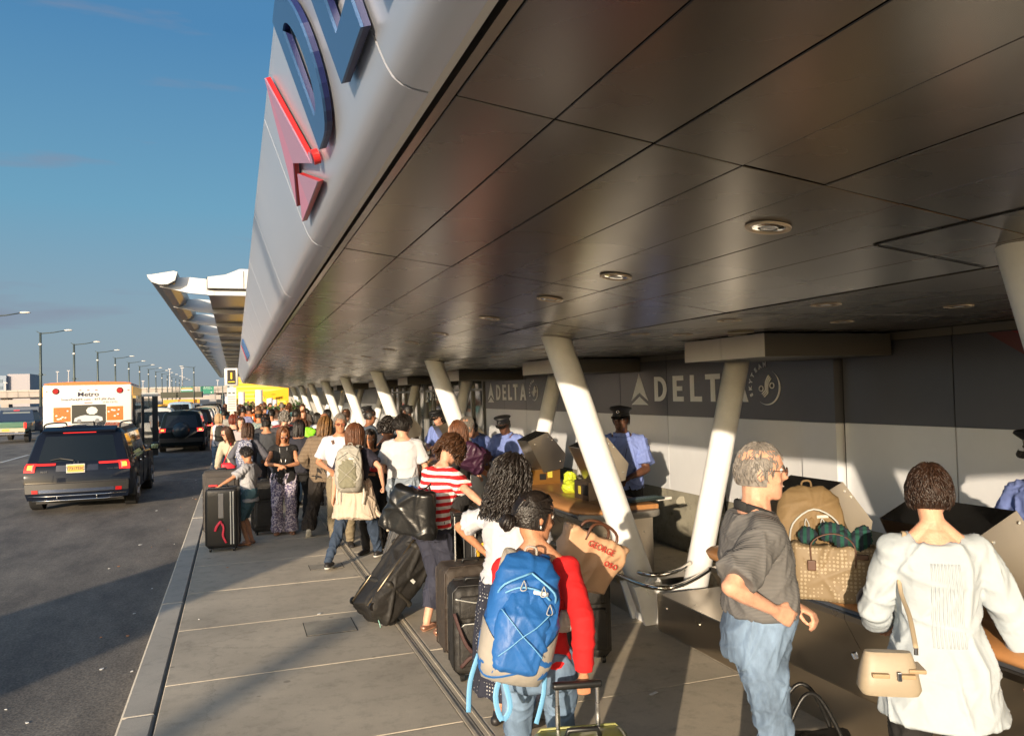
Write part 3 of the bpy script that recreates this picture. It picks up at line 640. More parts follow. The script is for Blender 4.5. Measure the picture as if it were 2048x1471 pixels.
# sidewalk: slabs, drain, curb stones (each a part)
side = empty('sidewalk', (0, 0, 0)); side['kind'] = 'structure'
def slab_me(wx, wy, name='paving_slab', mt=None, h=.034, bev=.006):
    bm = bmesh.new(); bmesh.ops.create_cube(bm, size=1)
    for v in bm.verts: v.co = Vector((v.co.x * wx, v.co.y * wy, v.co.z * h))
    es = [e for e in bm.edges if all(v.co.z > 0 for v in e.verts)]
    bmesh.ops.bevel(bm, geom=es, offset=bev, segments=1, affect='EDGES'); me = bpy.data.meshes.new(name); bm.to_mesh(me); bm.free(); me.materials.append(mt or M_SLAB); return me
X0, XD0, XD1, XW = -.503, 1.325, 1.43, 5.28
sa = slab_me(XD0 - X0 - .004, 1.402); sb = slab_me(1.93, 1.402); sb2 = slab_me(1.88, 1.402)
for k in range(-3, 27):
    yc = 4.80 + 1.412 * k + .706
    link('paving_slab', sa, side, ((X0 + XD0) / 2, yc, -.017 + random.uniform(-.0012, .0012)))
    link('paving_slab', sb, side, (XD1 + .01 + .965, yc, -.017 + random.uniform(-.0012, .0012)))
    link('paving_slab', sb2, side, (XD1 + .02 + 1.93 + .94, yc, -.017 + random.uniform(-.0012, .0012)))
far = MB().box(X0, XW, 42.95, 400, -.034, 0).build('paving', M_SLAB, side); far['kind'] = 'stuff'
dr = MB()
dr.box(XD0, XD0 + .022, -2, 42.9, -.034, .003); dr.box(XD1 - .018, XD1, -2, 42.9, -.034, .003); dr.box(XD0 + .022, XD0 + .05, -2, 42.9, -.034, -.003); dr.box(XD0 + .062, XD1 - .018, -2, 42.9, -.034, -.004)
dr.build('drain_channel', mat('drain_edge_concrete', (.44, .385, .30), .75, 0, var=.25, vscale=6), side)
MB().box(XD0 + .05, XD0 + .062, -2, 42.9, -.034, -.030).build('drain_slot', M_DARKGAP, side)
cs = slab_me(.215, 2.994, 'curb_stone', M_CURB, .19, .018)
for k in range(-2, 34): link('curb_stone', cs, side, (-.6225, 1.2 + 3.0 * k, -.095 + random.uniform(-.002, .002)))
MB().box(-.512, X0, -5, 100, -.06, -.006).build('curb_gap', M_DARKGAP, side)
pl = concrete('patch_concrete', (.36, .325, .26), .2, .6)
def cover(x0, x1, y0, y1, nm='utility_cover'):
    c = empty(nm, ((x0 + x1) / 2, (y0 + y1) / 2, 0), 0, None); w_, d_ = (x1 - x0) / 2, (y1 - y0) / 2
    MB().box(-w_, w_, -d_, d_, -.003, .004).build('cover_plate', pl, c)
    MB().box(-w_ - .008, w_ + .008, -d_ - .008, d_ + .008, -.003, .002).build('cover_frame', M_DARKGAP, c); return c
tag(cover(.56, .98, 7.0, 7.42), 'worn concrete patch cover in the sidewalk below the big black duffel', 'cover')
tag(cover(.82, 1.2, 9.6, 9.9), 'small pale cover plate in the sidewalk beside the walking backpacker', 'cover')
tag(MB().box(0, .1, 0, .075, .001, .004).build('metal_plate', mat('plate_grey', (.4, .4, .4), .4), None, loc=(1.2, 7.05, 0)), 'small grey metal plate beside the slot drain near the duffel wheels', 'plate')

# ================================================================= CANOPY (soffit, fascia, roof)
YS = [-2.3, -.24, 1.83] + [1.83 + 2.073 * k for k in range(1, 20)]
TILT = math.atan(.135); TZ = lambda x: 2.8435 - .135 * x
can = empty('terminal_canopy', (2.7, 20, 2.5), 0, 'low bronze metal entrance canopy with slanted silver fascia over the curbside counters', 'canopy')
C0 = Vector((-2.7, -20, -2.5)); O = lambda x, y, z: (x - 2.7, y - 20, z - 2.5)
XS = [.52, .78, 1.065, 1.345, 1.625, 1.908, 2.195, 2.455, 2.715]
yl = 2.073
def panel_me(wx, wy, name, mt, h=.014):
    me = slab_me(wx - .007, wy - .016, name, mt, h, .0025); return me
cache = {}
for i in range(len(YS) - 1):
    wy = YS[i + 1] - YS[i]
    for j in range(len(XS) - 1):
        wx = (XS[j + 1] - XS[j]) / math.cos(TILT); key = (round(wx, 3), round(wy, 3))
        if key not in cache:
            me = slab_me(wx - .0035, wy - .008, 'soffit_panel', M_SOFFIT, .014, .002); me.transform(Matrix.Rotation(PI, 4, 'X')); cache[key] = me
        xc = (XS[j] + XS[j + 1]) / 2; o = link('soffit_panel', cache[key], can, O(xc, (YS[i] + YS[i + 1]) / 2, TZ(xc) + .008 + random.uniform(-.001, .001)))
        o.rotation_euler = (random.uniform(-.0012, .0012), TILT + random.uniform(-.003, .003), 0)
XF = [2.74, 3.30, 3.86, 4.42, 4.98, 5.28]
for i in range(len(YS) - 1):
    wy = YS[i + 1] - YS[i]
    for j in range(len(XF) - 1):
        wx = XF[j + 1] - XF[j]; key = ('f', round(wx, 3), round(wy, 3))
        if key not in cache:
            me = slab_me(wx - .006, wy - .014, 'soffit_panel', M_SOFFIT, .014, .002); me.transform(Matrix.Rotation(PI, 4, 'X')); cache[key] = me
        link('soffit_panel', cache[key], can, O((XF[j] + XF[j + 1]) / 2, (YS[i] + YS[i + 1]) / 2, 2.484))
Y0, Y1 = YS[0], YS[-1]
mb = MB(); mb.add([O(*p) for p in [(.49, Y0, TZ(.49) + .03), (2.73, Y0, TZ(2.73) + .03), (2.73, Y1, TZ(2.73) + .03), (.49, Y1, TZ(.49) + .03)]], [(0, 1, 2, 3)])
mb.add([O(*p) for p in [(2.73, Y0, 2.503), (5.4, Y0, 2.503), (5.4, Y1, 2.503), (2.73, Y1, 2.503)]], [(0, 1, 2, 3)]); mb.build('soffit_backing', mat('backing_dark_grey', (.05, .045, .04), .8), can)
mb = MB()
for z0 in (0,):
    a = [(.487, TZ(.487) - .006), (.516, TZ(.516) + .001), (.516, TZ(.516) + .02), (.487, TZ(.487) + .04)]
    mb.prism(a, lambda x, z: O(x, Y0, z), lambda x, z: O(x, Y1, z))
mb.build('edge_trim', mat('trim_dark_metal', (.25, .22, .19), .3, .9), can)
MB().box(*[v for p in ((.44 - 2.7, .49 - 2.7), (Y0 - 20, Y1 - 20), (TZ(.47) + .05 - 2.5, TZ(.47) + .07 - 2.5)) for v in p]).build('shadow_groove', M_BLACK, can)
# fascia panels with rolled lower edge
prof_f = [(.150, 3.385), (.156, 3.372), (.20, 3.245), (.26, 3.072), (.31, 2.927), (.335, 2.862), (.348, 2.832), (.364, 2.806), (.385, 2.790), (.41, 2.781), (.452, 2.775), (.452, 2.80)]
rr_a = [(x, z) for x, z in prof_f]; inner = [(.452, 2.86), (.42, 2.87), (.22, 3.37)]
poly = prof_f + inner
for i in range(len(YS) - 1):
    mb = MB(); a, b = YS[i] + .006, YS[i + 1] - .006
    mb.prism(poly, lambda x, z: O(x, a, z), lambda x, z: O(x, b, z)); mb.build('fascia_panel', M_FASCIA, can, smooth=30)
mb = MB(); p2 = [(x + .012, z + .004) for x, z in prof_f[1:-1]] + inner
mb.prism([(x + .010, z) for x, z in p2], lambda x, z: O(x, Y0 + .02, z), lambda x, z: O(x, Y1 - .02, z)); mb.build('fascia_frame', mat('fascia_gap_white', (.75, .73, .68), .4), can)
MB().box(.17 - 2.7, 5.9 - 2.7, Y0 - 20, Y1 - 20, 3.385 - 2.5, 3.42 - 2.5).build('roof', mat('roof_membrane', (.4, .4, .4), .8), can)
# downlights
M_LRING = mat('downlight_ring', (.55, .45, .32), .35, .8); M_LREF = mat('downlight_reflector', (.75, .74, .7), .08, 1.0); M_LAMP = mat('downlight_glass', (.6, .62, .64), .12, 0)
dlr = empty('downlight', (0, 0, 0)); mb = MB(); n_ = 28
for (r0, r1, z0, z1) in ((.078, .060, -.004, -.003),):
    vs = [(r * math.cos(2 * PI * j / n_), r * math.sin(2 * PI * j / n_), z) for r, z in ((.080, .000), (.078, -.006), (.062, -.005), (.060, .0)) for j in range(n_)]
    mb.add(vs, [(k * n_ + j, k * n_ + (j + 1) % n_, (k + 1) * n_ + (j + 1) % n_, (k + 1) * n_ + j) for k in range(3) for j in range(n_)])
mb.build('trim_ring', M_LRING, dlr, smooth='all')
mb = MB(); vs = [(r * math.cos(2 * PI * j / n_), r * math.sin(2 * PI * j / n_), z) for r, z in ((.060, -.001), (.055, -.0025), (.036, -.0045), (.030, -.004)) for j in range(n_)]
mb.add(vs, [(k * n_ + j, k * n_ + (j + 1) % n_, (k + 1) * n_ + (j + 1) % n_, (k + 1) * n_ + j) for k in range(3) for j in range(n_)]); mb.build('reflector', M_LREF, dlr)
mb = MB(); mb.sph((0, 0, -.002), (.03, .03, .006), 14, 6); mb.build('lamp_glass', M_LAMP, dlr, smooth='all')
LT = [(1.773, 2.28), (1.778, 3.46), (1.80, 4.37), (1.80, 5.57), (1.80, 7.06), (1.80, 8.3), (1.8, 9.6), (1.8, 11.4), (1.8, 13.4), (1.8, 15.6)]
LF = [(3.01, 3.41), (3.913, 3.37), (3.965, 4.34), (3.02, 4.30), (3.987, 5.57), (3.43, 5.52), (3.016, 5.48), (3.0, 7.6), (3.0, 9.0), (3.0, 11.5)]
for i, (x, y) in enumerate(LT + LF):
    o = dlr if i == 0 else copy_tree(dlr); tl = i < len(LT)
    o.location = (x, y, TZ(x) - .001 if tl else 2.475); o.rotation_euler = (0, TILT, 0) if tl else (0, 0, 0)
    nm = 'nearest and largest' if i == 0 else ('second nearest' if i == 1 else ('third nearest' if i == 2 else None))
    if i == 0: lb = 'round recessed downlight with gold ring, the largest one in the sloping bronze soffit'
    elif i == 1: lb = 'round chrome downlight, second largest in the line down the sloping soffit'
    elif i == 2: lb = 'round chrome downlight in the sloping soffit, above the top of the nearest white column'
    elif tl: lb = 'small round downlight far down the row in the sloping bronze soffit'
    else: lb = ['round downlight in the flat soffit, left one of the nearest pair by the wall', 'round downlight in the flat soffit, right one of the nearest pair, beside the far-right panels', 'round downlight in the flat soffit, above the right end of the big header box', 'round downlight in the flat soffit, left above the big header box', 'small downlight tucked over the top edge of the big header box', 'small downlight just left of the flat beige disc', 'small downlight left of the big header box corner', 'small downlight above the big emblem on the wall', 'tiny downlight above the two capped attendants', 'tiny downlight beyond the second header box'][i - len(LT)]
    tag(o, lb, 'ceiling light', 'far downlights of the sloping soffit' if tl and i > 2 else ('downlights of the flat soffit by the wall' if not tl else 'downlights of the sloping soffit'))
for (x, y) in ((3.75, 5.2), (3.6, 8.6)):
    mb = MB(); mb.tube([(0, 0, 0), (0, 0, -.012)], .10, 20); tag(mb.build('speaker_disc', mat('beige_disc', (.30, .25, .15), .6), None, loc=(x, y, 2.476)), 'flat beige round disc on the dark soffit ' + ('near the header box' if y < 6 else 'further along the counters'), 'ceiling disc')
# diamond collar seams round the column heads
def collar(yc):
    mb = MB(); w_ = .006
    def seg(a, b):
        A = Vector((a[0], a[1], TZ(a[0]) - .0015)); B = Vector((b[0], b[1], TZ(b[0]) - .0015)); d = (B - A).normalized(); sdv = Vector((-d.y, d.x, 0)).normalized() * w_
        mb.add([O(*(A + sdv)), O(*(A - sdv)), O(*(B - sdv)), O(*(B + sdv))], [(0, 1, 2, 3)])
    seg((2.19, yc - .85), (2.19, yc + .30)); seg((2.19, yc - .85), (2.71, yc - .88)); seg((2.19, yc + .30), (2.71, yc + .28)); seg((2.14, yc - .45), (2.14, yc - .85))
    return mb.build('collar_seam', M_BLACK, can)
CY = [1.93, 6.22, 10.63, 15.3, 20.0, 24.7, 29.4, 34.1, 38.8]
for y in CY: collar(y)
# ---- letters on the fascia
def glyph(ch):
    """unit height glyph: list of quads strips -> (outer, inner) outline pairs or polygons; returns list of polygons and width"""
    t = .22
    if ch == 'D':
        W_ = .78; out_ = [(0, 0), (0, 1)]; po = []; pi_ = []
        n = 16
        for i in range(n + 1):
            a = PI / 2 - PI * i / n; po.append((W_ - .5 + .5 * math.cos(a), .5 + .5 * math.sin(a))); pi_.append((W_ - .5 + (.5 - t) * math.cos(a), .5 + (.5 - t * .8) * math.sin(a)))
        po = [(0, 1)] + po + [(0, 0)]; pi_ = [(t, 1 - t * .8)] + pi_ + [(t, t * .8)]
        return [('loop', po, pi_)], W_
    if ch == 'E': return [('poly', [(0, 0), (.62, 0), (.62, .19), (t, .19), (t, .41), (.55, .41), (.55, .59), (t, .59), (t, .81), (.62, .81), (.62, 1), (0, 1)])], .62
    if ch == 'L': return [('poly', [(0, 0), (.62, 0), (.62, .19), (t, .19), (t, 1), (0, 1)])], .62
    if ch == 'T': return [('poly', [(.26, 0), (.48, 0), (.48, .81), (.74, .81), (.74, 1), (0, 1), (0, .81), (.26, .81)])], .74
    if ch == 'A': return [('poly', [(0, 0), (.23, 0), (.30, .22), (.60, .22), (.67, 0), (.90, 0), (.58, 1), (.32, 1)][:3] + [(.36, .40), (.45, .74), (.54, .40), (.36, .40), (.30, .22), (.60, .22), (.67, 0), (.90, 0), (.58, 1), (.32, 1)])], .90
    if ch == 'V': return [('poly', [(.0, .12), (.5, 1.06), (1.0, .12), (.5, .30)][:1] + [(.5, 1.12), (1.0, .12), (.5, .42)]), ('poly', [(0, -.03), (.5, .28), (1.0, -.03)])], 1.0
def add_glyph(mb, ch, f0, f1, ox, oy, h, sx=1.0):
    gl, W_ = glyph(ch)
    for g in gl:
        tr = lambda p: (ox + p[0] * h * sx, oy + p[1] * h)
        if g[0] == 'poly':
            P = [tr(p) for p in g[1]]
            if ch == 'A':   # solid strokes: two legs and a bar
                for q in ([(0, 0), (.22, 0), (.555, 1), (.335, 1)], [(.68, 0), (.90, 0), (.565, 1), (.345, 1)], [(.22, .2), (.68, .2), (.62, .37), (.28, .37)]): mb.prism([tr(p) for p in q], f0, f1)
            else: mb.prism(P, f0, f1)
        else:
            po = [tr(p) for p in g[1]]; pi_ = [tr(p) for p in g[2]]; n = len(po)
            for i in range(n):
                j = (i + 1) % n; mb.prism([po[i], po[j], pi_[j], pi_[i]], f0, f1)
    return W_ * h * sx
ud = Vector((-.194, 0, .56)).normalized(); nd = Vector((-.56, 0, -.194)).normalized(); P0 = Vector((.345, 0, 2.81))
def fmap(off): return lambda u, v: tuple(P0 + Vector((0, -u, 0)) + ud * v + nd * off)
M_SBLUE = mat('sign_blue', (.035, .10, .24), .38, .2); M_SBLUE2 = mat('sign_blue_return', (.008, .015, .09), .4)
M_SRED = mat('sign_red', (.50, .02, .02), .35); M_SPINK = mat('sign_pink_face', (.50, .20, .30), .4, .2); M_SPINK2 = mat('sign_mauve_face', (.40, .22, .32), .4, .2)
sg = empty('airline_sign', (.3, 2.3, 2.9), 0, 'huge raised blue letters and red triangle emblem on the silver canopy fascia', 'sign')
def sbuild(mb, nm, mts, **k):
    o = mb.build(nm, mts, sg, **k); o.data.transform(Matrix.Translation((-.3, -2.3, -2.9))); return o
for ch, y, w_ in (('D', 2.735, .72), ('E', 2.135, .6), ('L', 1.62, .6), ('T', 1.16, .55), ('A', .72, .5)):
    gw = glyph(ch)[1]; sx = {'D': .385 / (gw * .45), 'E': .345 / (gw * .45)}.get(ch, 1.05)
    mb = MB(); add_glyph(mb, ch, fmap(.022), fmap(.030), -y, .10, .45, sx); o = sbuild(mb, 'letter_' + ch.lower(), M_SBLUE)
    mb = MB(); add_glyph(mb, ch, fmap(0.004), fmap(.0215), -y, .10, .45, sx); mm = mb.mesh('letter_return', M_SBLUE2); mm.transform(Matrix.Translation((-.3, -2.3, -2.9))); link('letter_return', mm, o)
Lf, Rt, Ap, No = (-3.685, .124), (-2.98, .124), (-3.296, .575), (-3.36, .235)
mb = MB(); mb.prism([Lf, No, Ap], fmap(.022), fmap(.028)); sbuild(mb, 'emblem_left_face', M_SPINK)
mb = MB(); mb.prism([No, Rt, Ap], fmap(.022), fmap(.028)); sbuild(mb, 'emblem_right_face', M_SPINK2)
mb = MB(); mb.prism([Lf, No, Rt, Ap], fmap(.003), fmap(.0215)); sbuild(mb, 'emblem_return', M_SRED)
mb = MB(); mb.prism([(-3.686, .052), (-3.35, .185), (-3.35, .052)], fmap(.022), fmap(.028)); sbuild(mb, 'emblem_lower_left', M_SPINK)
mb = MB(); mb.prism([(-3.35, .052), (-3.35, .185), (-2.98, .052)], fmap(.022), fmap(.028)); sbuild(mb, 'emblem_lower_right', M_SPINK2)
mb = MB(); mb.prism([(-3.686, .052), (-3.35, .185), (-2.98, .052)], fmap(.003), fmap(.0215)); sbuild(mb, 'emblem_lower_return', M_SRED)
mb = MB(); c = (-2.91, .125); mb.prism([(c[0] + .028 * math.cos(a), c[1] + .028 * math.sin(a)) for a in [2 * PI * j / 20 for j in range(20)]], fmap(.004), fmap(.028)); rg_ = sbuild(mb, 'registered_mark', M_SRED)
mb = MB(); mb.prism([(c[0] + .022 * math.cos(a), c[1] + .022 * math.sin(a)) for a in [2 * PI * j / 20 for j in range(20)]], fmap(.035), fmap(.036)); sbuild(mb, 'registered_disc', M_SPINK2)
# second, far sign low on the fascia
sg2 = empty('airline_sign', (.3, 24, 2.9), 0, 'small far-off blue and red lettering near the end of the silver fascia', 'sign')
mb = MB(); yy = 19.0
for ch in 'ATLED'[::-1]: yy -= add_glyph(mb, ch, fmap(.004), fmap(.03), -yy, .12, .38, 1.1) + .1
o = mb.build('lettering', M_SBLUE, sg2); o.data.transform(Matrix.Translation((-.3, -24, -2.9)))
mb = MB(); mb.prism([(-19.7, .12), (-19.4, .2), (-19.1, .12), (-19.4, .5)], fmap(.004), fmap(.03)); o = mb.build('emblem', M_SRED, sg2); o.data.transform(Matrix.Translation((-.3, -24, -2.9)))

# ================================================================= COLUMNS
def columns():
    f = empty('slanted_column', (3.42, 0, 0)); mb = MB(); a, b = Vector((.02, 0, .12)), Vector((-.84 - .0, 0, 2.58)); mb.tube([a, a.lerp(b, .33), a.lerp(b, .66), b], .121, 28); mb.build('shaft', M_COL, f, smooth='all')
    mb = MB(); poly = [(-.115, 0), (.12, 0), (.12, .16), (.10, .20), (.10, .30), (-.0, .52), (-.20, .52), (-.20, .36)]
    mb.prism([(-.10, .0), (.13, .0), (.13, .13), (.105, .15), (.105, .28), (-.02, .34), (-.20, .34)], lambda x, z: (x, -.135, z), lambda x, z: (x, -.10, z))
    mb.prism([(-.10, .0), (.13, .0), (.13, .13), (.105, .15), (.105, .28), (-.02, .34), (-.20, .34)], lambda x, z: (x, .10, z), lambda x, z: (x, .135, z)); mb.box(-.07, .11, -.10, .10, 0, .2); mb.build('foot_plate', M_COL, f)
    mb = MB(); mb.tube([(-.02, -.137, .34), (-.02, -.155, .34)], [.085, .080], 24); mb.tube([(-.02, -.155, .34), (-.02, -.163, .34)], [.066, .062], 24); mb.tube([(-.02, -.163, .34), (-.02, -.17, .34)], [.03, .028], 6); mb.build('pin_cap', M_COL, f, smooth=30)
    mb = MB(); mb.prism([(.05, .12), (.47, .16), (.47, .24), (.12, .30)], lambda x, z: (x, -.03, z), lambda x, z: (x, .03, z)); mb.build('gusset', M_COL, f)
    g = empty('slanted_column', (3.87, 0, 0)); mb = MB(); a, b = Vector((0, 0, .10)), Vector((.585, 0, 2.35)); mb.tube([a, a.lerp(b, .5), b], .112, 28); mb.build('shaft', M_COL, g, smooth='all')
    mb = MB(); mb.box(-.16, .16, -.15, .15, 0, .035); mb.prism([(-.16, .03), (.16, .03), (.10, .24), (-.05, .24)], lambda x, z: (x, -.13, z), lambda x, z: (x, -.10, z)); mb.build('foot_plate', M_COL, g)
    mb = MB(); mb.tube([(.16, .09, .25), (.60, .09, 2.0)], .014, 8); mb.build('conduit', M_COL, g, smooth='all')
    mb = MB(); mb.rbox(.33, .42, .05, .12, 1.18, 1.36, .015); mb.build('outlet_box', mat('box_grey', (.5, .5, .48), .5), g)
    return f, g
cf, cb = columns()
place = ['at the right edge of the photo', 'in the middle, in front of the end of the second counter', 'third, above the striped-shirt woman', 'above the white T-shirt man']
for i, y in enumerate(CY):
    o = cf if i == 0 else copy_tree(cf); o.location = (3.42, y, 0)
    if i < 4: tag(o, ['white street-side slanted column cut by the right edge of the photo', 'thick white slanted column crossing the middle, its foot plate in full view', 'white slanted street-side column behind the long-haired and curly-haired women', 'white slanted street-side column above the man in the white T-shirt'][i], 'column', 'white columns leaning to the street')
    else: tag(o, 'white column leaning to the street, one of the smaller far ones in the row', 'column', 'far white columns leaning to the street')
    o = cb if i == 0 else copy_tree(cb); o.location = (3.87, y, 0)
    if 0 < i < 4: tag(o, ['', 'white column leaning to the wall, left of the grey-haired man in polo shirt', 'white column leaning to the wall, right beside the two capped attendants', 'white column leaning to the wall, behind the third street-side column'][i], 'column', 'white columns leaning to the wall')
    else: tag(o, 'smaller column leaning to the wall' if i else 'white wall-side column outside the right edge of the photo', 'column', 'far white columns leaning to the wall' if i else 'white columns leaning to the wall')
    hb = empty('header_beam', (4.65, y - .4, 2.38), 0, 'pale header box over the back column ' + ['outside the right edge', 'above the letter T of the big wall sign', 'above the two capped attendants'][i] if i < 3 else 'small far header box over a back column, under the soffit', 'beam', 'header boxes over the back columns' if i >= 3 else None)
    MB().box(-.65, .64, -.585, .585, -.10, .085).build('box_body', M_HEADD, hb)  # body dark as shaded, street face pale as lit: light set in colour
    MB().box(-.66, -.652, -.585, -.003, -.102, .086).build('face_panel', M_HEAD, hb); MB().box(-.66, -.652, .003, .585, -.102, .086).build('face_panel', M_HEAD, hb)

# ================================================================= WALL
wall = empty('terminal_wall', (5.4, 10, 0), 0, 'grey clad terminal wall with dark band, white lettering and stained concrete base', 'wall')
wy = [-2.2, -1.0, .2, 1.3, 2.28, 3.47, 4.66, 5.85]; wy2 = [6.35, 7.65, 8.96, 10.27, 11.58, 12.9, 14.2, 15.5, 16.8]
def wbox(nm, x0, x1, y0, y1, z0, z1, mt): return MB().box(x0 - 5.4, x1 - 5.4, y0 - 10, y1 - 10, z0, z1).build(nm, mt, wall)
wbox('concrete_base', 5.335, 5.6, -2.3, 42.2, 0, .735, M_PLINTH); wbox('wall_core', 5.345, 5.6, -2.3, 42.2, .735, 2.52, M_BLACK)
far_y = [28.5 + 1.31 * k for k in range(11)]
for ys, xo in ((wy, .025), (wy2, 0.0), (far_y, 0.0)):
    for a, b in zip(ys, ys[1:]):
        wbox('cladding_panel', 5.30 + xo, 5.34 + xo * .2, a + .006, b - .006, .735, 1.682, M_WALL); wbox('band_panel', 5.297 + xo, 5.34 + xo * .2, a + .006, b - .006, 1.686, 2.405, M_BAND); wbox('top_strip', 5.305 + xo, 5.34 + xo * .2, a + .006, b - .006, 2.410, 2.475, mat('strip_olive', (.20, .19, .16), .5))
wbox('pilaster_lower', 5.24, 5.34, 5.87, 6.34, .735, 1.682, M_WALL); wbox('pilaster_upper', 5.237, 5.34, 5.87, 6.34, 1.686, 2.475, M_BAND)
# glazed doors further along
gl_m = mat('dark_glass', (.02, .03, .035), .06, .0, spec=.9); fr_m = mat('door_frame', (.32, .32, .31), .4, .5)
for k, y0 in enumerate((16.95, 18.9, 20.8, 22.8, 24.7, 26.6)):
    dd = MB(); W_ = 1.8
    for q in (0, W_ / 2, W_): dd.box(5.27 - 5.4, 5.36 - 5.4, y0 + q - .03 - 10, y0 + q + .03 - 10, 0, 2.475)
    dd.box(5.28 - 5.4, 5.36 - 5.4, y0 - 10, y0 + W_ - 10, 2.08, 2.14); dd.box(5.28 - 5.4, 5.36 - 5.4, y0 - 10, y0 + W_ - 10, 0, .1); fo = dd.build('door_frame', fr_m, wall)
    MB().box(5.32 - 5.4, 5.335 - 5.4, y0 - 10, y0 + W_ - 10, .1, 2.4).build('pane', gl_m, fo)
# wall lettering
def wm(x): return lambda u, v: (x - 5.4, -u - 10, v)
def wall_sign(y0, hh, z0, parent, xo=0.0, sx=1.0):
    """y0: left (far) end of the emblem"""
    mb = MB(); f0, f1 = wm(5.2955 + xo), wm(5.2905 + xo); u = -y0
    w1 = add_glyph(mb, 'V', f0, f1, u, z0 - .04, hh * 1.15, 1.28 * sx * .98); o = mb.build('wall_emblem', M_LET, parent); u += w1 + hh * .55 * sx
    for ch in 'DELTA':
        mb = MB(); w1 = add_glyph(mb, ch, f0, f1, u, z0, hh, 1.25 * sx); mb.build('wall_letter_' + ch.lower(), M_LET, parent); u += w1 + hh * .47 * sx * (1.0 if ch != 'L' else .55)
    return u
def swirl(parent, yc, zc, r, xo=0.0):
    x = 5.2905 + xo; mb = MB(); P = lambda u, v, rr=1: (x - 5.4, -(-yc + u * r * 1.15) - 10, zc + v * r)
    n = 26; rad = []
    pts = [P(math.cos(a), math.sin(a)) for a in [R(62) - R(185) * i / n for i in range(n + 1)]]; mb.tube(pts, [max(.0015, .011 * math.sin(PI * i / n)) for i in range(n + 1)], 6)
    for off in (-.17, 0.0, .17):
        pts = []
        for i in range(21):
            t = i / 20; pts.append(P(-.28 + .56 * t + .10 * math.sin(t * 6.28) + off * .5, -.55 + 1.05 * t + .0 - off * .5 + .08 * math.sin(t * 6.28 + 1.5)))
        mb.tube(pts, .0085, 5)
    for sg_ in (-1, 1): mb.tube([P(sg_ * (.42 + .16 * math.cos(a)), sg_ * .08 + .15 * math.sin(a)) for a in [2 * PI * j / 14 for j in range(15)]], .007, 5)
    mb.build('alliance_swirl', M_LET, parent, smooth='all')
    for i, ch in enumerate('SKYTEAM'):
        a = R(200 - 17.5 * i); th = a - PI / 2; u, v = 1.28 * math.cos(a), 1.28 * math.sin(a)
        p = P(u, v); text_mesh('alliance_letter', ch, r * .36, M_LET, parent, p, (Matrix.Rotation(-PI / 2, 3, 'Z') @ Matrix.Rotation(PI / 2, 3, 'X') @ Matrix.Rotation(th, 3, 'Z')).to_euler(), .001, 1.0, .004)
wall_sign(9.92, .325, 1.872, wall); swirl(wall, 6.92, 2.03, .185, -.0)
wall_sign(16.6, .325, 1.872, wall, 0, .9); swirl(wall, 13.75, 2.03, .16)
wall_sign(22.6, .30, 1.85, wall, 0, .8)
mb = MB(); mb.prism([(-11.55, 1.70), (-11.42, 1.70), (-11.75, 2.40), (-12.35, 2.40)], wm(5.2955), wm(5.292)); mb.build('red_graphic', M_BANDR, wall)
mb = MB(); mb.prism([(-4.35, 2.40), (-3.2, 1.70), (-2.9, 1.70), (-2.9, 2.40)], wm(5.3205), wm(5.317)); mb.build('dull_red_graphic', M_BANDR2, wall)
mb = MB(); mb.prism([(-4.15, 2.40), (-3.55, 2.12), (-2.9, 2.05), (-2.9, 2.40)], wm(5.3165), wm(5.314)); mb.build('red_graphic', M_BANDR, wall)
mb = MB()   # pale plaster patches on the concrete base
for (y, z, ry, rz) in ((7.85, .44, .10, .16), (8.75, .60, .10, .08), (7.2, .2, .05, .05)):
    mb.prism([(-(y + ry * math.cos(a) * (1 + .25 * math.sin(3 * a + y))), z + rz * math.sin(a) * (1 + .2 * math.cos(2 * a + z))) for a in [2 * PI * j / 18 for j in range(18)]], wm(5.3345), wm(5.331))
mb.build('plaster_patch', mat('plaster', (.5, .47, .37), .85), wall)
# end wall of the canopy
ew = empty('end_wall', (4, 42.4, 0), 0, 'pale plain end wall closing the canopy at the far end', 'wall')
for k in range(3): MB().box(-1.35 + k * .9, -1.35 + k * .9 + .885, 0, .12, 0, 2.5).build('wall_panel', mat('end_wall_pale', (.42, .41, .38), .6), ew)
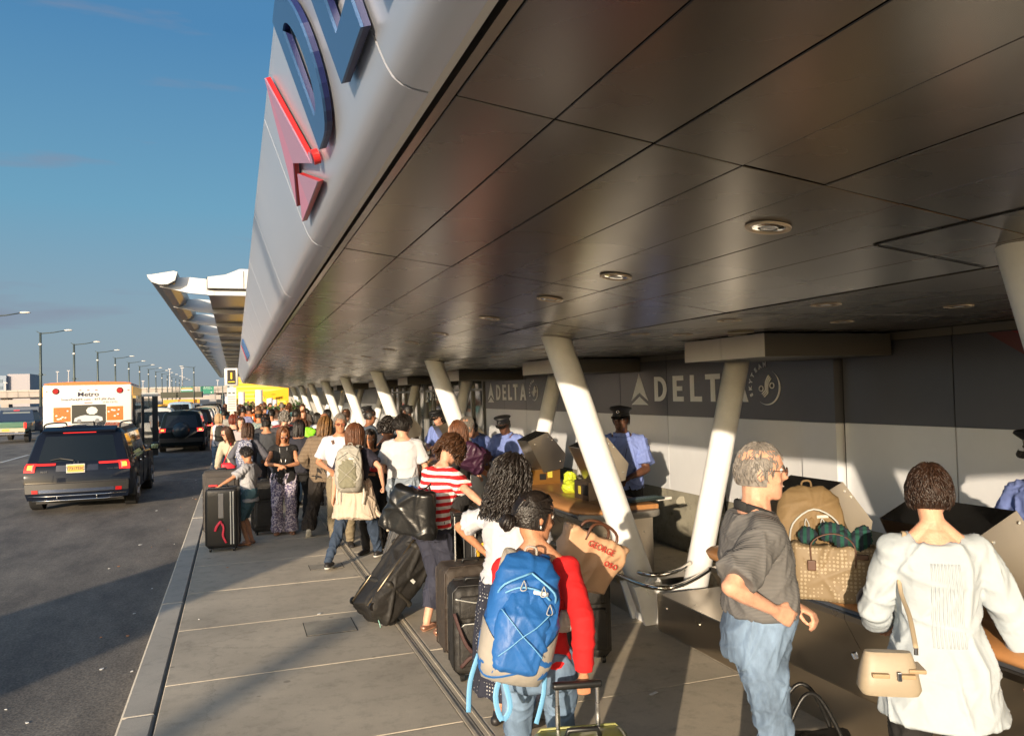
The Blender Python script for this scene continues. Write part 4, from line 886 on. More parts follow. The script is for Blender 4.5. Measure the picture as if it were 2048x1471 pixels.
# ================================================================= COUNTERS, KIOSKS, RAILS
M_LEATH = mat('tan_leather_pad', (.42, .20, .075), .42, var=.10, vscale=5, bump=.06, bscale=120)
M_GPAD = mat('grey_pad', (.20, .19, .17), .5, bump=.04, bscale=90)
M_WOOD = mat('orange_laminate', (.36, .17, .06), .35, var=.12, vscale=4, stretch=(8, 1, 8))
M_KTOP = mat('kiosk_black_glass', (.012, .012, .012), .12, coat=.5)
M_SCREW = mat('screw_bright', (.8, .8, .75), .2, 1)
def counter(y0, y1, lab, group=None, near=False, ogpad=False):
    """y0 near end, y1 far end"""
    yc = (y0 + y1) / 2; c = empty('check_in_counter', (3.3, yc, 0), 0, lab, 'counter', group); a, b = y0 - yc, y1 - yc; X = lambda x: x - 3.3
    prof = [(3.36, .30), (3.36, .42), (3.33, .42), (3.03, .84), (3.03, .86), (3.72, .86), (3.72, .30)]
    if near: prof = [(3.345, .0), (3.345, .26), (3.325, .28), (3.03, .80), (3.03, .83), (3.86, .83), (3.86, .0)]
    else: prof = [(3.38, .0), (3.38, .22), (3.33, .25), (3.04, .80), (3.04, .83), (3.72, .83), (3.72, .0)]
    n = max(1, round((b - a) / 1.2))
    for k in range(n):
        p, q = a + (b - a) * k / n + .002, a + (b - a) * (k + 1) / n - .002
        MB().prism(prof, lambda x, z: (X(x), p, z), lambda x, z: (X(x), q, z)).build('steel_front_panel', M_STEEL, c)
    MB().box(X(3.06), X(3.74 if not near else 3.88), a + .03, b - .03, .832, .868).build('blue_reveal' if near else 'reveal', mat('reveal_steel', (.22, .24, .28), .3, .8), c)
    MB().rbox(X(3.16), X(3.78 if not near else 3.92), a - .02, b - .06, .87, .955, .012).build('worktop', M_WOOD, c)
    mb = MB(); pts = []; rad = []
    L = [(b + .12, .01, .01), (b + .09, .06, .022), (b + .02, .105, .038), (b - .10, .145, .048), (b - .35, .165, .052), (0, .170, .053)]
    for (y, rx, rz) in L[::-1] + [(a + .35, .165, .052)][0:0]: pts.append((X(3.09 + (.165 - rx) * .6), y, .925)); rad.append((rx, rz))
    L2 = [(a + .3, .170, .053), (a + .06, .16, .050), (a - .05, .12, .040), (a - .11, .06, .02), (a - .13, .01, .01)]
    for (y, rx, rz) in L2: pts.insert(0, (X(3.09 + (.165 - rx) * .6), y, .925)); rad.insert(0, (rx, rz))
    mb.tube(pts, rad, 20, side=(1, 0, 0)); mb.build('armrest_pad', M_LEATH, c, smooth='all')
    if ogpad:
        mb = MB(); ring = lambda s_, z: [(X(3.36) + .42 * s_ * math.cos(t), a - .02 + .14 * s_ * math.sin(t), z) for t in [2 * PI * j / 28 for j in range(28)]]
        mb.rings([ring(.97, .85), ring(1, .862), ring(1, .90), ring(.97, .912)]); mb.build('oval_end_pad', M_GPAD, c, smooth=35)
    mb = MB()
    for z in (.2, .7):
        for x in (3.45, 3.62): mb.tube([(X(x), a - .001, z), (X(x), a - .006, z)], .008, 8)
    mb.build('screw', M_SCREW, c); return c
counter(.9, 4.62, 'long steel counter with tan leather pad behind the man in polo shirt', near=True)
counter(6.62, 9.35, 'steel counter with oval grey end pad, in front of the attendant standing alone', ogpad=True)
counter(11.2, 14.0, 'steel counter with tan pad behind the man in the white T-shirt')
counter(15.9, 18.7, 'small far counter with a tan pad tip near the white-haired man with glasses')
counter(20.6, 23.4, 'fifth counter, small and far along the row', 'far counters'); counter(25.2, 28.0, 'sixth counter, tiny and far along the row', 'far counters')
def plinth(y0, y1, lab, group=None):
    yc = (y0 + y1) / 2; c = empty('steel_plinth', (3.8, yc, 0), 0, lab, 'plinth', group); h = (y1 - y0) / 2
    MB().box(-.43, -.424, -h, h, .004, .30).build('kick_plate', M_STEEL, c); MB().box(-.423, .43, -h, h, .0, .294).build('plinth_box', M_STEEL, c)
    mb = MB()
    for y in (-h + .15, 0, h - .15): mb.tube([(-.43, y, .21), (-.437, y, .21)], .009, 8)
    mb.build('bolt', M_SCREW, c); MB().box(-.425, -.40, -h, h, .296, .306).build('top_lip', M_STEEL, c)
plinth(4.68, 5.96, 'low steel kick plinth right of the nearest column foot, left of the leather-padded counter')
plinth(6.42, 6.60, 'narrow steel plinth left of the nearest column foot'); plinth(9.4, 10.4, 'low steel plinth behind the woman in the striped shirt')
plinth(10.86, 11.16, 'low steel plinth by the third column foot'); plinth(14.05, 15.05, 'low steel plinth hidden behind the queue')
def rail(pts_list, lab, off=0.0, grp=None):
    r_ = empty('bumper_rail', (3.2, (pts_list[0][0][1] + pts_list[0][-1][1]) / 2, .42), 0, lab, 'rail', grp); L = r_.location.copy()
    for pts in pts_list:
        P = [Vector(p) - L for p in pts]; q = [P[0]]
        for i in range(len(P) - 1):     # smooth path
            p0, p1, p2, p3 = P[max(i - 1, 0)], P[i], P[i + 1], P[min(i + 2, len(P) - 1)]
            for t in (.25, .5, .75, 1): q.append(.5 * ((2 * p1) + (-p0 + p2) * t + (2 * p0 - 5 * p1 + 4 * p2 - p3) * t * t + (-p0 + 3 * p1 - 3 * p2 + p3) * t ** 3))
        MB().tube(q, .021, 14).build('rail_tube', M_CHROME, r_, smooth='all')
    mb = MB()
    mb.tube([(.02, .4, 0), (.17, .4, -.05)], .012, 8); mb.build('bracket', M_CHROME, r_, smooth='all')
rail([[(3.16, 9.3, .42), (3.19, 7.33, .42), (3.16, 6.22, .42), (3.19, 5.80, .42), (3.29, 5.68, .42), (3.46, 5.72, .42), (3.70, 5.87, .42), (3.95, 6.05, .43)],
      [(3.26, 9.3, .46), (3.28, 6.5, .46), (3.29, 6.05, .46), (3.40, 5.95, .46), (3.62, 6.0, .47), (3.82, 6.15, .48)]], 'polished double bumper rail bending round the nearest column foot')
rail([[(3.16, 13.9, .42), (3.19, 11.8, .42), (3.16, 10.7, .42), (3.19, 10.25, .42), (3.30, 10.1, .42), (3.5, 10.15, .42), (3.8, 10.3, .42)]], 'polished bumper rail beside the striped-shirt woman and the third column')
HEX = [(-.20, .36), (.04, .46), (.26, .20), (.22, .04), (-.02, .0)]
def kiosk(x, y, z, rz, lab, base=.20, w_=.25, yellow=False, orange=False, grp=None):
    k = empty('check_in_kiosk', (x, y, z), rz, lab, 'kiosk', grp)
    MB().prism(HEX, lambda a, b: (a, -w_, b + base - .03), lambda a, b: (a, w_, b + base - .03)).build('housing', M_STEEL, k)
    for s_ in (-1, 1): MB().prism([(a * 1.03, b * 1.03 - .005) for a, b in HEX], lambda a, b: (a, s_ * w_, b + base - .03), lambda a, b: (a, s_ * (w_ + .006), b + base - .03)).build('side_plate', M_STEEL, k)
    MB().prism([(-.20, .366), (.035, .466), (.035, .461), (-.20, .361)], lambda a, b: (a, -w_ - .004, b + base - .028), lambda a, b: (a, w_ + .004, b + base - .028)).build('top_plate', M_KTOP, k)

    MB().box(-.16, .20, -w_ * .85, w_ * .85, 0, base).build('base_box', mat('base_orange', (.33, .16, .04), .3, .6) if orange else mat('base_brown_steel', (.16, .12, .09), .35, .8), k)
    mb = MB(); mb.box(-.164, -.16, -.15, -.03, .05, base - .03); mb.box(-.06, .02, -w_ * .85 - .004, -w_ * .85, .05, base - .05); mb.build('card_slot', M_BLACK, k)
    if yellow:
        mb = MB(); mb.box(.04, .10, -w_ * .85 - .005, -w_ * .85, .07, base - .02); mb.box(-.165, -.16, .02, .07, .05, base - .05); mb.build('yellow_tag', mat('tag_yellow', (.50, .42, .05), .6), k)
    mb = MB()
    for a, b in ((-.12, .33), (.05, .41), (.10, .37), (.20, .12)): mb.tube([(a, -w_ - .006, b + base - .03), (a, -w_ - .011, b + base - .03)], .008, 8)
    mb.build('rivet', M_SCREW, k); return k
kiosk(3.52, 3.10, .955, 0, 'steel kiosk with black top in front of the woman in the white tunic', .02, .30)
kiosk(3.60, 4.28, .955, 0, 'black-topped kiosk behind the brown backpack on the near counter', .03, .24)
kiosk(3.42, 7.22, .955, 0, 'steel kiosk with yellow tag behind the nearest white column', .18, .20, True)
kiosk(3.42, 8.78, .955, 0, 'steel kiosk on an orange base, between the two slanted columns', .17, .19, True, True)
for i, y in enumerate((11.9, 13.2, 16.5, 18.0)): kiosk(3.45, y, .955, 0, ['steel kiosk on the third counter behind the white T-shirt man', 'second steel kiosk on the third counter, by the leaning-capped attendant', 'small far kiosk on the fourth counter', 'smallest far kiosk in the row'][i], .2, .22, grp='far kiosks')
# keyboard, bin, yellow bags by the lone attendant
kb = empty('keyboard', (3.72, 6.78, .955), .2, 'dark keyboard with a white tray on the counter end by the lone attendant', 'keyboard')
MB().rbox(-.22, .20, -.08, .08, .012, .035, .008).build('key_tray', mat('kb_black', (.02, .03, .03), .5), kb); mb = MB()
for i in range(12):
    for j in range(4): mb.box(-.20 + i * .032, -.174 + i * .032, -.065 + j * .032, -.04 + j * .032, .035, .042)
mb.build('keys', mat('kb_keys', (.05, .08, .08), .4), kb)['kind'] = 'stuff'; MB().rbox(.12, .30, -.07, .03, .0, .03, .01).build('white_tray', mat('tray_white', (.7, .68, .62), .5), kb)
for i, (x, y, z, r_) in enumerate(((3.36, 7.75, 1.01, .075), (3.5, 8.05, 1.06, .065))):
    mb = MB(); mb.sph((0, 0, 0), (r_, r_ * .9, r_ * (1.0 if i == 0 else 1.3)), 16, 10)
    me = remesh('plastic_bag', mb, .012, [mat('bag_yellow', (.50, .58, .04), .35)], 1, folds(40 + i, .02, 22, 1)); o = link('plastic_bag', me, None, (x, y, z)); tag(o, ['round bright yellow plastic bag on the counter, lower one left of the nearest column', 'upright bright yellow plastic bag between the two steel kiosks'][i], 'bag')
hg = MB(); hg.rbox(-.25, .25, -.012, .012, -.30, .30, .03); tag(hg.build('wall_board', mat('board_grey', (.33, .33, .32), .5), None, loc=(4.65, 9.3, 1.15), rot=(0, 0, .2)), 'grey upright divider board behind the kiosks, left of the nearest column', 'board')
st = MB(); st.rbox(-.14, .14, -.03, .03, -.12, .12, .03); tag(st.build('chair_back', mat('chairback_grey', (.30, .30, .28), .6), None, loc=(3.95, 8.6, 1.12), rot=(0, .1, .4)), 'small rounded grey stool back by the yellow bags', 'stool')
cb_ = MB(); cb_.tube([(5.30, 7.75, 1.0), (5.27, 7.7, .7), (5.22, 7.55, .4), (5.1, 7.2, .25), (4.9, 7.0, .15)], .012, 8); tag(cb_.build('cable', M_BLACK, None, smooth='all'), 'black cable hanging down the stained concrete wall base behind the counter', 'cable')
ps = MB(); ps.rbox(-.30, .06, -.16, .16, -.02, .02, .015); tag(ps.build('wall_shelf', mat('shelf_pale', (.55, .52, .42), .5), None, loc=(5.26, 7.0, .62)), 'small pale ledge sticking out of the concrete wall beside the wall-side column', 'shelf')
# ================================================================= LUGGAGE AND BAGS
M_NYL = mat('black_nylon', (.018, .016, .014), .62, var=.3, vscale=9, bump=.25, bscale=30)
M_NYLB = mat('brown_black_nylon', (.045, .034, .026), .7, var=.2, vscale=9, bump=.2, bscale=30)
M_PLAST = mat('black_plastic', (.012, .012, .012), .35)
M_ALU = mat('handle_aluminium', (.62, .62, .62), .22, 1.0)
M_ZIP = mat('silver_piping', (.55, .55, .52), .35, .4)
def wheels(mb, w_, d_, r_=.03):
    for x in (-w_, w_):
        for y in (-d_, d_): mb.tube([(x - .012, y, r_), (x + .012, y, r_)], r_, 12)
def suitcase(loc, rz, w_, d_, h_, mt, lab, handle=.0, tilt=0.0, piping=None, pocket=True, group=None, ribs=False, rot=None, hmat=None, soft=True, name='suitcase'):
    """upright case: x width, y depth, z height; front is -y"""
    c = empty(name, loc, 0, lab, 'suitcase', group); c.rotation_euler = rot if rot else Euler((tilt, 0, rz)).to_matrix().to_euler()
    if tilt and not rot: c.rotation_euler = (Matrix.Rotation(rz, 3, 'Z') @ Matrix.Rotation(tilt, 3, 'X')).to_euler()
    b = MB(); z0 = .05; b.rbox(-w_ / 2, w_ / 2, -d_ / 2, d_ / 2, z0, z0 + h_, min(.05, d_ * .22), 4); 
    if soft: me = remesh('shell', b, .014, [mt], 2, folds(int(h_ * 1000), .006, 12, 1)); link('shell', me, c)
    else: b.build('shell', mt, c, smooth=35)
    if pocket:
        mb = MB(); mb.rbox(-w_ * .40, w_ * .40, -d_ / 2 - .028, -d_ / 2 + .02, z0 + h_ * .10, z0 + h_ * .60, .02); mb.build('lower_pocket', mt, c, smooth=35)
        mb = MB(); mb.rbox(-w_ * .38, w_ * .38, -d_ / 2 - .022, -d_ / 2 + .02, z0 + h_ * .64, z0 + h_ * .90, .02); mb.build('upper_pocket', mt, c, smooth=35)
        mb = MB(); zz = z0 + h_ * .60
        mb.tube([(-w_ * .38, -d_ / 2 - .026, zz - .03), (-w_ * .3, -d_ / 2 - .031, zz - .005), (w_ * .3, -d_ / 2 - .031, zz - .005), (w_ * .38, -d_ / 2 - .026, zz - .03)], .004, 6); mb.build('zipper', M_ZIP if piping else M_PLAST, c, smooth='all')
    mb = MB()
    for y in (-d_ / 2 + .03, d_ / 2 - .03):
        e = .045; P = [(-w_ / 2 + e, y, z0 + .002), (w_ / 2 - e, y, z0 + .002), (w_ / 2 - .004, y, z0 + e), (w_ / 2 - .002, y, z0 + h_ - e), (w_ / 2 - e, y, z0 + h_ - .002), (-w_ / 2 + e, y, z0 + h_ - .002), (-w_ / 2 + .004, y, z0 + h_ - e), (-w_ / 2 + .002, y, z0 + e), (-w_ / 2 + e, y, z0 + .002)]
        mb.tube([Vector(p) + Vector((p[0], 0, p[2] - z0 - h_ / 2)).normalized() * .004 for p in P], .0055, 6)
    mb.build('piping', piping or M_PLAST, c, smooth='all')
    if ribs:
        mb = MB()
        for i in range(-3, 4): mb.rbox(i * w_ / 8 - .012, i * w_ / 8 + .012, -d_ / 2 - .006, d_ / 2 + .006, z0 + .03, z0 + h_ - .03, .006)
        mb.build('rib', mt, c, smooth=35)
    mb = MB(); mb.tube([(-.07, 0, z0 + h_ - .005), (-.06, 0, z0 + h_ + .028), (.06, 0, z0 + h_ + .028), (.07, 0, z0 + h_ - .005)], .011, 8); mb.build('carry_handle', M_PLAST, c, smooth='all')
    mb = MB(); wheels(mb, w_ / 2 - .06, d_ / 2 - .04); w2 = mb.build('wheel', M_PLAST, c, smooth=40)
    if handle:
        zt = z0 + h_ + handle
        for x in (-.085, .085):
            mb = MB(); y_ = d_ / 2 - .03; mb.tube([(x, y_, z0 + h_ - .05), (x, y_, z0 + h_ + handle * .55), (x, y_, z0 + h_ + handle * .55 + .001), (x, y_, zt)], [.0105, .0105, .008, .008], 8); th = mb.build('telescopic_handle', M_ALU, c, smooth=40)
        MB().rbox(-.105, .105, d_ / 2 - .048, d_ / 2 - .012, zt - .012, zt + .018, .012).build('grip', hmat or M_PLAST, th, smooth=40)
    return c
def strap_tube(pts, w_, t_, side): return MB().tube(pts, [(w_, t_)] * len(pts), 8, side=side)
def smoothpts(P, k=4):
    P = [Vector(p) for p in P]; q = [P[0]]
    for i in range(len(P) - 1):
        p0, p1, p2, p3 = P[max(i - 1, 0)], P[i], P[i + 1], P[min(i + 2, len(P) - 1)]
        for j in range(1, k + 1):
            t = j / k; q.append(.5 * ((2 * p1) + (-p0 + p2) * t + (2 * p0 - 5 * p1 + 4 * p2 - p3) * t * t + (-p0 + 3 * p1 - 3 * p2 + p3) * t ** 3))
    return q
def backpack(loc, rot, s_, main, trim, lab, cat='backpack', straps=True, detail=True, group=None, pocketmat=None, cordmat=None, sag=0.0, wide=1.0, patch=None, vox=.010):
    """origin at centre of the back panel; -y is outward (away from the wearer), z up; height ~.55*s"""
    c = empty('backpack', loc, 0, lab, cat, group); c.rotation_euler = rot; S = s_
    lv = [(-.29, .07, .04, .055), (-.275, .125, .085, .09), (-.22, .155, .115, .13), (-.12, .165, .125, .145), (0, .165, .12, .14), (.10, .155, .105, .12), (.18, .138, .082, .095), (.235, .11, .055, .065), (.262, .06, .03, .04)]
    rr = []
    for z, hw, d_, yc in lv:
        rr.append([(hw * S * wide * math.copysign(abs(math.cos(a)) ** .75, math.cos(a)), -yc * S * .62 + d_ * S * math.copysign(abs(math.sin(a)) ** .8, math.sin(a)) * .75, z * S - sag * (yc)) for a in [2 * PI * j / 24 for j in range(24)]])
    mb = MB(); mb.rings(rr); me = remesh('main_bag', mb, vox, [main], 3, folds(int(S * 77) + 5, .010, 13, .8)); link('main_bag', me, c)
    pm = pocketmat or main
    # front pocket
    mb = MB(); rr = []
    for z, hw, d_ in [(-.235, .05, .01), (-.22, .095, .03), (-.12, .118, .045), (0, .112, .045), (.06, .09, .035), (.10, .05, .015)]:
        rr.append([(hw * S * math.cos(a), -.158 * S + (.02 if z > 0 else 0) * S - d_ * S * (math.sin(a)), z * S) for a in [2 * PI * j / 20 for j in range(20)]])
    mb.rings(rr); link('front_pocket', remesh('front_pocket', mb, vox, [pm], 2, folds(9, .008, 18, .8)), c)
    # bottom / side trim shell
    mb = MB(); rr = []
    for z, hw, d_, yc in [(-.298, .075, .045, .055), (-.282, .132, .092, .09), (-.22, .168, .128, .13), (-.15, .174, .134, .14)]:
        rr.append([(hw * S * wide * math.copysign(abs(math.cos(a)) ** .75, math.cos(a)), -yc * S * .62 + d_ * S * math.copysign(abs(math.sin(a)) ** .8, math.sin(a)) * .76, z * S + (abs(math.cos(a)) ** 2 * .12 * S * max(0, (z + .25) * 10) if z > -.23 else 0)) for a in [2 * PI * j / 28 for j in range(28)]])
    mb.rings(rr, caps=True); mb.build('base_panel', trim, c, smooth=60)
    if detail:
        cm = cordmat or trim; mb = MB(); f = lambda x, z, o=.0: (x * S, -(.205 + o) * S, z * S)
        lv2 = [(-.16, -.10), (-.02, .02), (.06, -.06), (.13, .02)]
        path = [f(-.11, .02), f(-.04, -.04, .012), f(.0, -.075, .012), f(.05, -.11, .010), f(.10, -.15)]
        mb.tube(smoothpts(path), .0022, 5); mb.tube(smoothpts([f(.10, .03), f(.05, -.03, .012), f(0, -.075, .012), f(-.05, -.13, .01), f(-.09, -.17)]), .0022, 5)
        mb.build('bungee_cord', cm, c, smooth='all')
        mb = MB()
        for sx in (-1, 1): mb.tube(smoothpts([(sx * .13 * S, -.10 * S, .06 * S), (sx * .11 * S, -.165 * S, .12 * S), (0, -.145 * S, .185 * S)][::1] ), .0045, 6)
        mb.tube(smoothpts([f(-.10, .085, -.05), f(-.05, .115, -.04), (0, -.17 * S, .122 * S), f(.05, .115, -.04), f(.10, .085, -.05)]), .004, 6); mb.build('zipper', cm, c, smooth='all')
        mb = MB()
        for (x, z) in ((-.03, .15), (.06, .14), (.10, .07)): mb.tube(smoothpts([(x * S, -.165 * S, z * S), ((x + .012) * S, -.19 * S, (z - .035) * S), ((x - .012) * S, -.19 * S, (z - .04) * S), (x * S, -.165 * S, z * S)]), .0022, 5)
        mb.build('zip_pull', mat('zip_pull_grey', (.45, .45, .42), .5), c, smooth='all')
    if patch: MB().rbox(.02 * S, .085 * S, -.168 * S, -.150 * S, .100 * S, .118 * S, .004).build('logo_patch', patch, c)
    if straps:
        for sx in (-1, 1):
            P = smoothpts([(sx * .065 * S, -.01, .21 * S), (sx * .080 * S, .04 * S, .262 * S), (sx * .085 * S, .13 * S, .245 * S), (sx * .088 * S, .19 * S, .12 * S), (sx * .085 * S, .20 * S, .03 * S)])
            strap_tube(P, .024 * S, .007, (1, 0, 0)).build('shoulder_strap', main if sx > 0 else trim, c, smooth='all')
        for sx in (-1, 1):
            strap_tube(smoothpts([(sx * .15 * S, -.02, -.2 * S), (sx * .165 * S, -.02, -.32 * S), (sx * .15 * S, -.04, -.44 * S)]), .012 * S, .0025, (1, .3, 0)).build('webbing_tail', cordmat or trim, c, smooth='all')
    mb = MB(); mb.tube(smoothpts([(-.03 * S, -.01, .25 * S), (-.02 * S, -.02, .29 * S), (.02 * S, -.02, .29 * S), (.03 * S, -.01, .25 * S)]), .006, 6); mb.build('haul_loop', trim, c, smooth='all')
    return c
def tote(loc, rot, w_, d_, h_, mt, lab, flare=1.15, handle=.2, hm=None, cat='bag', name='tote_bag', vox=.010, opentop=True, arc=True, sag=.01):
    c = empty(name, loc, 0, lab, cat); c.rotation_euler = rot; mb = MB(); rr = []
    for t in (0, .03, .2, .5, .8, 1):
        f = 1 + (flare - 1) * t; r_ = [( (w_ / 2) * f * math.copysign(abs(math.cos(a)) ** .45, math.cos(a)), (d_ / 2) * (1 - .25 * t) * math.copysign(abs(math.sin(a)) ** .6, math.sin(a)) * (.9 if t == 0 else 1), h_ * t + (0 if t < .99 else -.02 * (1 - abs(math.cos(a))))) for a in [2 * PI * j / 28 for j in range(28)]]; rr.append(r_)
    mb.rings(rr); link('bag_body', remesh('bag_body', mb, vox, [mt], 2, folds(int(w_ * 991), sag, 9, .8)), c)
    if handle:
        for s_ in (-1, 1):
            P = smoothpts([(-w_ * .28, s_ * d_ * .34, h_ * .82), (-w_ * .24, s_ * d_ * .30, h_ + handle * .55), (0, s_ * d_ * .2, h_ + handle), (w_ * .24, s_ * d_ * .30, h_ + handle * .55), (w_ * .28, s_ * d_ * .34, h_ * .82)])
            MB().tube(P, .008, 8).build('handle', hm or mt, c, smooth='all')
    return c
# ================================================================= VEHICLES
M_TYRE = mat('tyre_rubber', (.014, .014, .014), .8); M_RIM = mat('rim_metal', (.35, .35, .36), .3, .9); M_CGLASS = mat('car_glass', (.006, .009, .011), .04, 0, spec=.45)
M_CHR = mat('chrome', (.7, .7, .72), .08, 1.0); M_TRIMB = mat('trim_black', (.015, .015, .015), .45)
M_RED = mat('lamp_red', (.45, .01, .01), .2, emit=(1, .03, .02), estr=.9); M_REDOFF = mat('lamp_red_unlit', (.35, .01, .012), .2); M_AMB = mat('lamp_amber', (.7, .25, .02), .2, emit=(1, .42, .04), estr=2.2)
M_PLATE = mat('plate_orange', (.70, .36, .06), .5); M_PLW = mat('plate_white', (.6, .6, .58), .5); M_INK = mat('ink_dark', (.02, .02, .05), .6)
def paint(name, c, rough=.22, metal=.0): return mat('paint_' + name, c, rough if max(c) > .1 else .5, metal, coat=.9 if max(c) > .1 else .35, spec=.5 if max(c) > .1 else .05)
def car(loc, rz, pm, lab, L=4.8, W=1.9, H=1.72, kind='suv', group=None, lights='dim', detail=1, cat='car', name='parked_car', rack=None):
    c = empty(name, loc, rz, lab, cat, group); hw = W / 2
    bh = 1.02 * (H / 1.72) ** .5 if kind != 'sedan' else .92; wt = H - .20
    roof_end, cowl = (L * .60, L * .765) if kind != 'van' else (L * .72, L * .86)
    r0 = .42 if kind == 'suv' else (.12 if kind == 'van' else 1.35)
    lv = [(.78, .26, .10), (.95, .28, .04), (.985, .42, .0), (1.0, .62, 0), (1.0, bh * .82, .03), (.985, bh * .94, .06), (.945, bh, .10 if kind != 'sedan' else .02), (.80, wt, r0 * .72 if kind != 'sedan' else r0 * .85), (.70, H - .07, r0), (.36, H - .015, r0 + .02), (0, H, r0 + .02)]
    st = [0, .18, .45, .85, 1.15, 1.22, 1.95, 2.02, 2.75, 2.82]; st = [s_ * L / 4.8 for s_ in st] + [roof_end, roof_end + (cowl - roof_end) * .5, cowl, (cowl + L) / 2, L - .25, L - .05, L]
    def roofz(y):
        if y <= roof_end: return 1.0
        if y >= cowl: return 0.0
        return 1 - (y - roof_end) / (cowl - roof_end)
    rows = []
    for y in st:
        t = roofz(y); row = []; nose = max(0, (y - (L - .6)) / .6)
        for (fx, z, yr) in lv:
            zz = z; x = hw * fx
            if z > bh + .001:
                base = bh + .02 + (z - bh) / (H - bh) * .05 - nose * .20; zz = base + (z - base) * t; x = hw * (fx * t + (1 - t) * (fx + (.93 - fx) * .35))
            elif z > .6: zz = z - nose * .20 * (z - .6) / .4
            if nose: x *= 1 - .12 * nose ** 2
            if y < .45: x *= 1 - .05 * (1 - y / .45) ** 2
            yy = max(y, yr + (y * .25 if y < yr else 0)); row.append((x, yy, zz))
        rows.append(row)
    K = len(lv); body = MB(); glass = MB(); rg = MB()
    pillars = {3: 1, 5: 1, 7: 1}   # station spans that are pillars (4->5 etc.)
    for i in range(len(rows) - 1):
        ym = (st[i] + st[i + 1]) / 2
        for k in range(K - 1):
            for sx in (1, -1):
                f = lambda p: (p[0] * sx, p[1], p[2]); q = [f(rows[i][k]), f(rows[i + 1][k]), f(rows[i + 1][k + 1]), f(rows[i][k + 1])]
                if sx < 0: q = q[::-1]
                side_win = k == 6 and i not in (4, 6, 8) and 1 <= i and ym < cowl - .15 and (st[i] > .3)
                shield = k >= 7 and roof_end < ym < cowl
                (glass if (side_win or shield) else body).add(q, [(0, 1, 2, 3)])
    # rear face and nose, curved outwards
    N = 10
    def rear(u, k_):     # u -1..1
        k0 = int(k_); t = k_ - k0; a = rows[0][k0]; b = rows[0][min(k0 + 1, K - 1)]; x, y, z = [a[j] + (b[j] - a[j]) * t for j in range(3)]
        return Vector((x * u, y - .10 * (1 - u * u) * (1 if k_ < 7.5 else max(0, 1 - (k_ - 7.5) / 2)), z))
    for k in range(K - 1):
        for j in range(N):
            u0, u1 = -1 + 2 * j / N, -1 + 2 * (j + 1) / N
            q = [rear(u0, k), rear(u1, k), rear(u1, k + 1), rear(u0, k + 1)]
            gl = (k == 6) and 0 < j < N - 1 and kind != 'sedan'
            if kind == 'sedan' and k in (6,) : gl = 0 < j < N - 1
            (rg if gl else body).add(q, [(0, 1, 2, 3)])
    for k in range(K - 1):
        for j in range(N):
            u0, u1 = -1 + 2 * j / N, -1 + 2 * (j + 1) / N; a, b = rows[-1][k], rows[-1][k + 1]
            g_ = lambda u, p: (p[0] * u, p[1] + .10 * (1 - u * u), p[2]); body.add([g_(u1, a), g_(u0, a), g_(u0, b), g_(u1, b)], [(0, 1, 2, 3)])
    def weld(mb, nm, mt, sm=32):
        me = mb.mesh(nm, mt, False, False); bm = bmesh.new(); bm.from_mesh(me); bmesh.ops.remove_doubles(bm, verts=bm.verts, dist=.0008); bmesh.ops.recalc_face_normals(bm, faces=bm.faces); bm.to_mesh(me); bm.free()
        me.polygons.foreach_set('use_smooth', [True] * len(me.polygons))
        try: me.set_sharp_from_angle(angle=R(sm))
        except Exception: pass
        return link(nm, me, c)
    weld(body, 'body', pm); weld(glass, 'side_glass', M_CGLASS)
    if rg.v: weld(rg, 'rear_window', M_CGLASS)
    MB().box(-hw * .8, hw * .8, .3, L - .3, .18, .5).build('underbody', M_TRIMB, c)
    for y in (L * .185, L * .80):
        for sx in (-1, 1):
            mb = MB(); r_ = .36; mb.tube([(sx * (hw - .23), y, r_), (sx * (hw - .02), y, r_), (sx * (hw + .0), y, r_)], [r_, r_, r_ - .02], 24); w_ = mb.build('wheel', M_TYRE, c, smooth=40)
            mb = MB(); mb.tube([(sx * (hw + .001), y, r_), (sx * (hw + .008), y, r_)], .23, 20)
            for a in range(5 if detail else 0):
                an = a * 2 * PI / 5; mb.tube([(sx * (hw + .012), y, r_), (sx * (hw + .012), y + .22 * math.cos(an), r_ + .22 * math.sin(an))], .03, 5)
            mb.build('rim', M_RIM, w_, smooth=40)
            mb = MB(); n = 14; mb.prism([(y + .43 * math.cos(PI * j / n - .0), .34 + .43 * math.sin(PI * j / n)) for j in range(n + 1)] + [(y - .43, .24), (y + .43, .24)], lambda a, b: (sx * (hw - .10), a, b), lambda a, b: (sx * (hw - .006 if b < .6 else hw + .002), a, b)); mb.build('wheel_arch', M_TRIMB, c)
    def patch(us, ks, off, nm, mt, par=c, n=6, th=.0):
        mb = MB(); vs = []
        for (u, k) in [(us[0] + (us[1] - us[0]) * i / n, ks[0] + (ks[1] - ks[0]) * j / 2) for i in range(n + 1) for j in range(3)]:
            p = rear(max(-1, min(1, u)), k); vs.append(p + Vector((0, -off, 0)) + (Vector((math.copysign(.006, u), 0, 0)) if abs(u) > .97 else Vector()))
        fs = [(i * 3 + j, (i + 1) * 3 + j, (i + 1) * 3 + j + 1, i * 3 + j + 1) for i in range(n) for j in range(2)]; mb.add(vs, fs)
        # thickness
        b = len(mb.v); mb.add([Vector(v) + Vector((0, off + .01, 0)) for v in vs], [f[::-1] for f in fs]); m_ = len(vs)
        edge = [j for j in range(3)] + [i * 3 + 2 for i in range(1, n + 1)] + [n * 3 + j for j in (1, 0)] + [i * 3 for i in range(n - 1, 0, -1)]
        mb.f += [(edge[i], edge[(i + 1) % len(edge)], edge[(i + 1) % len(edge)] + b, edge[i] + b) for i in range(len(edge))]; mb.mi += [0] * len(edge)
        return mb.build(nm, mt, par, smooth=40)
    ml = M_RED if lights == 'on' else M_REDOFF
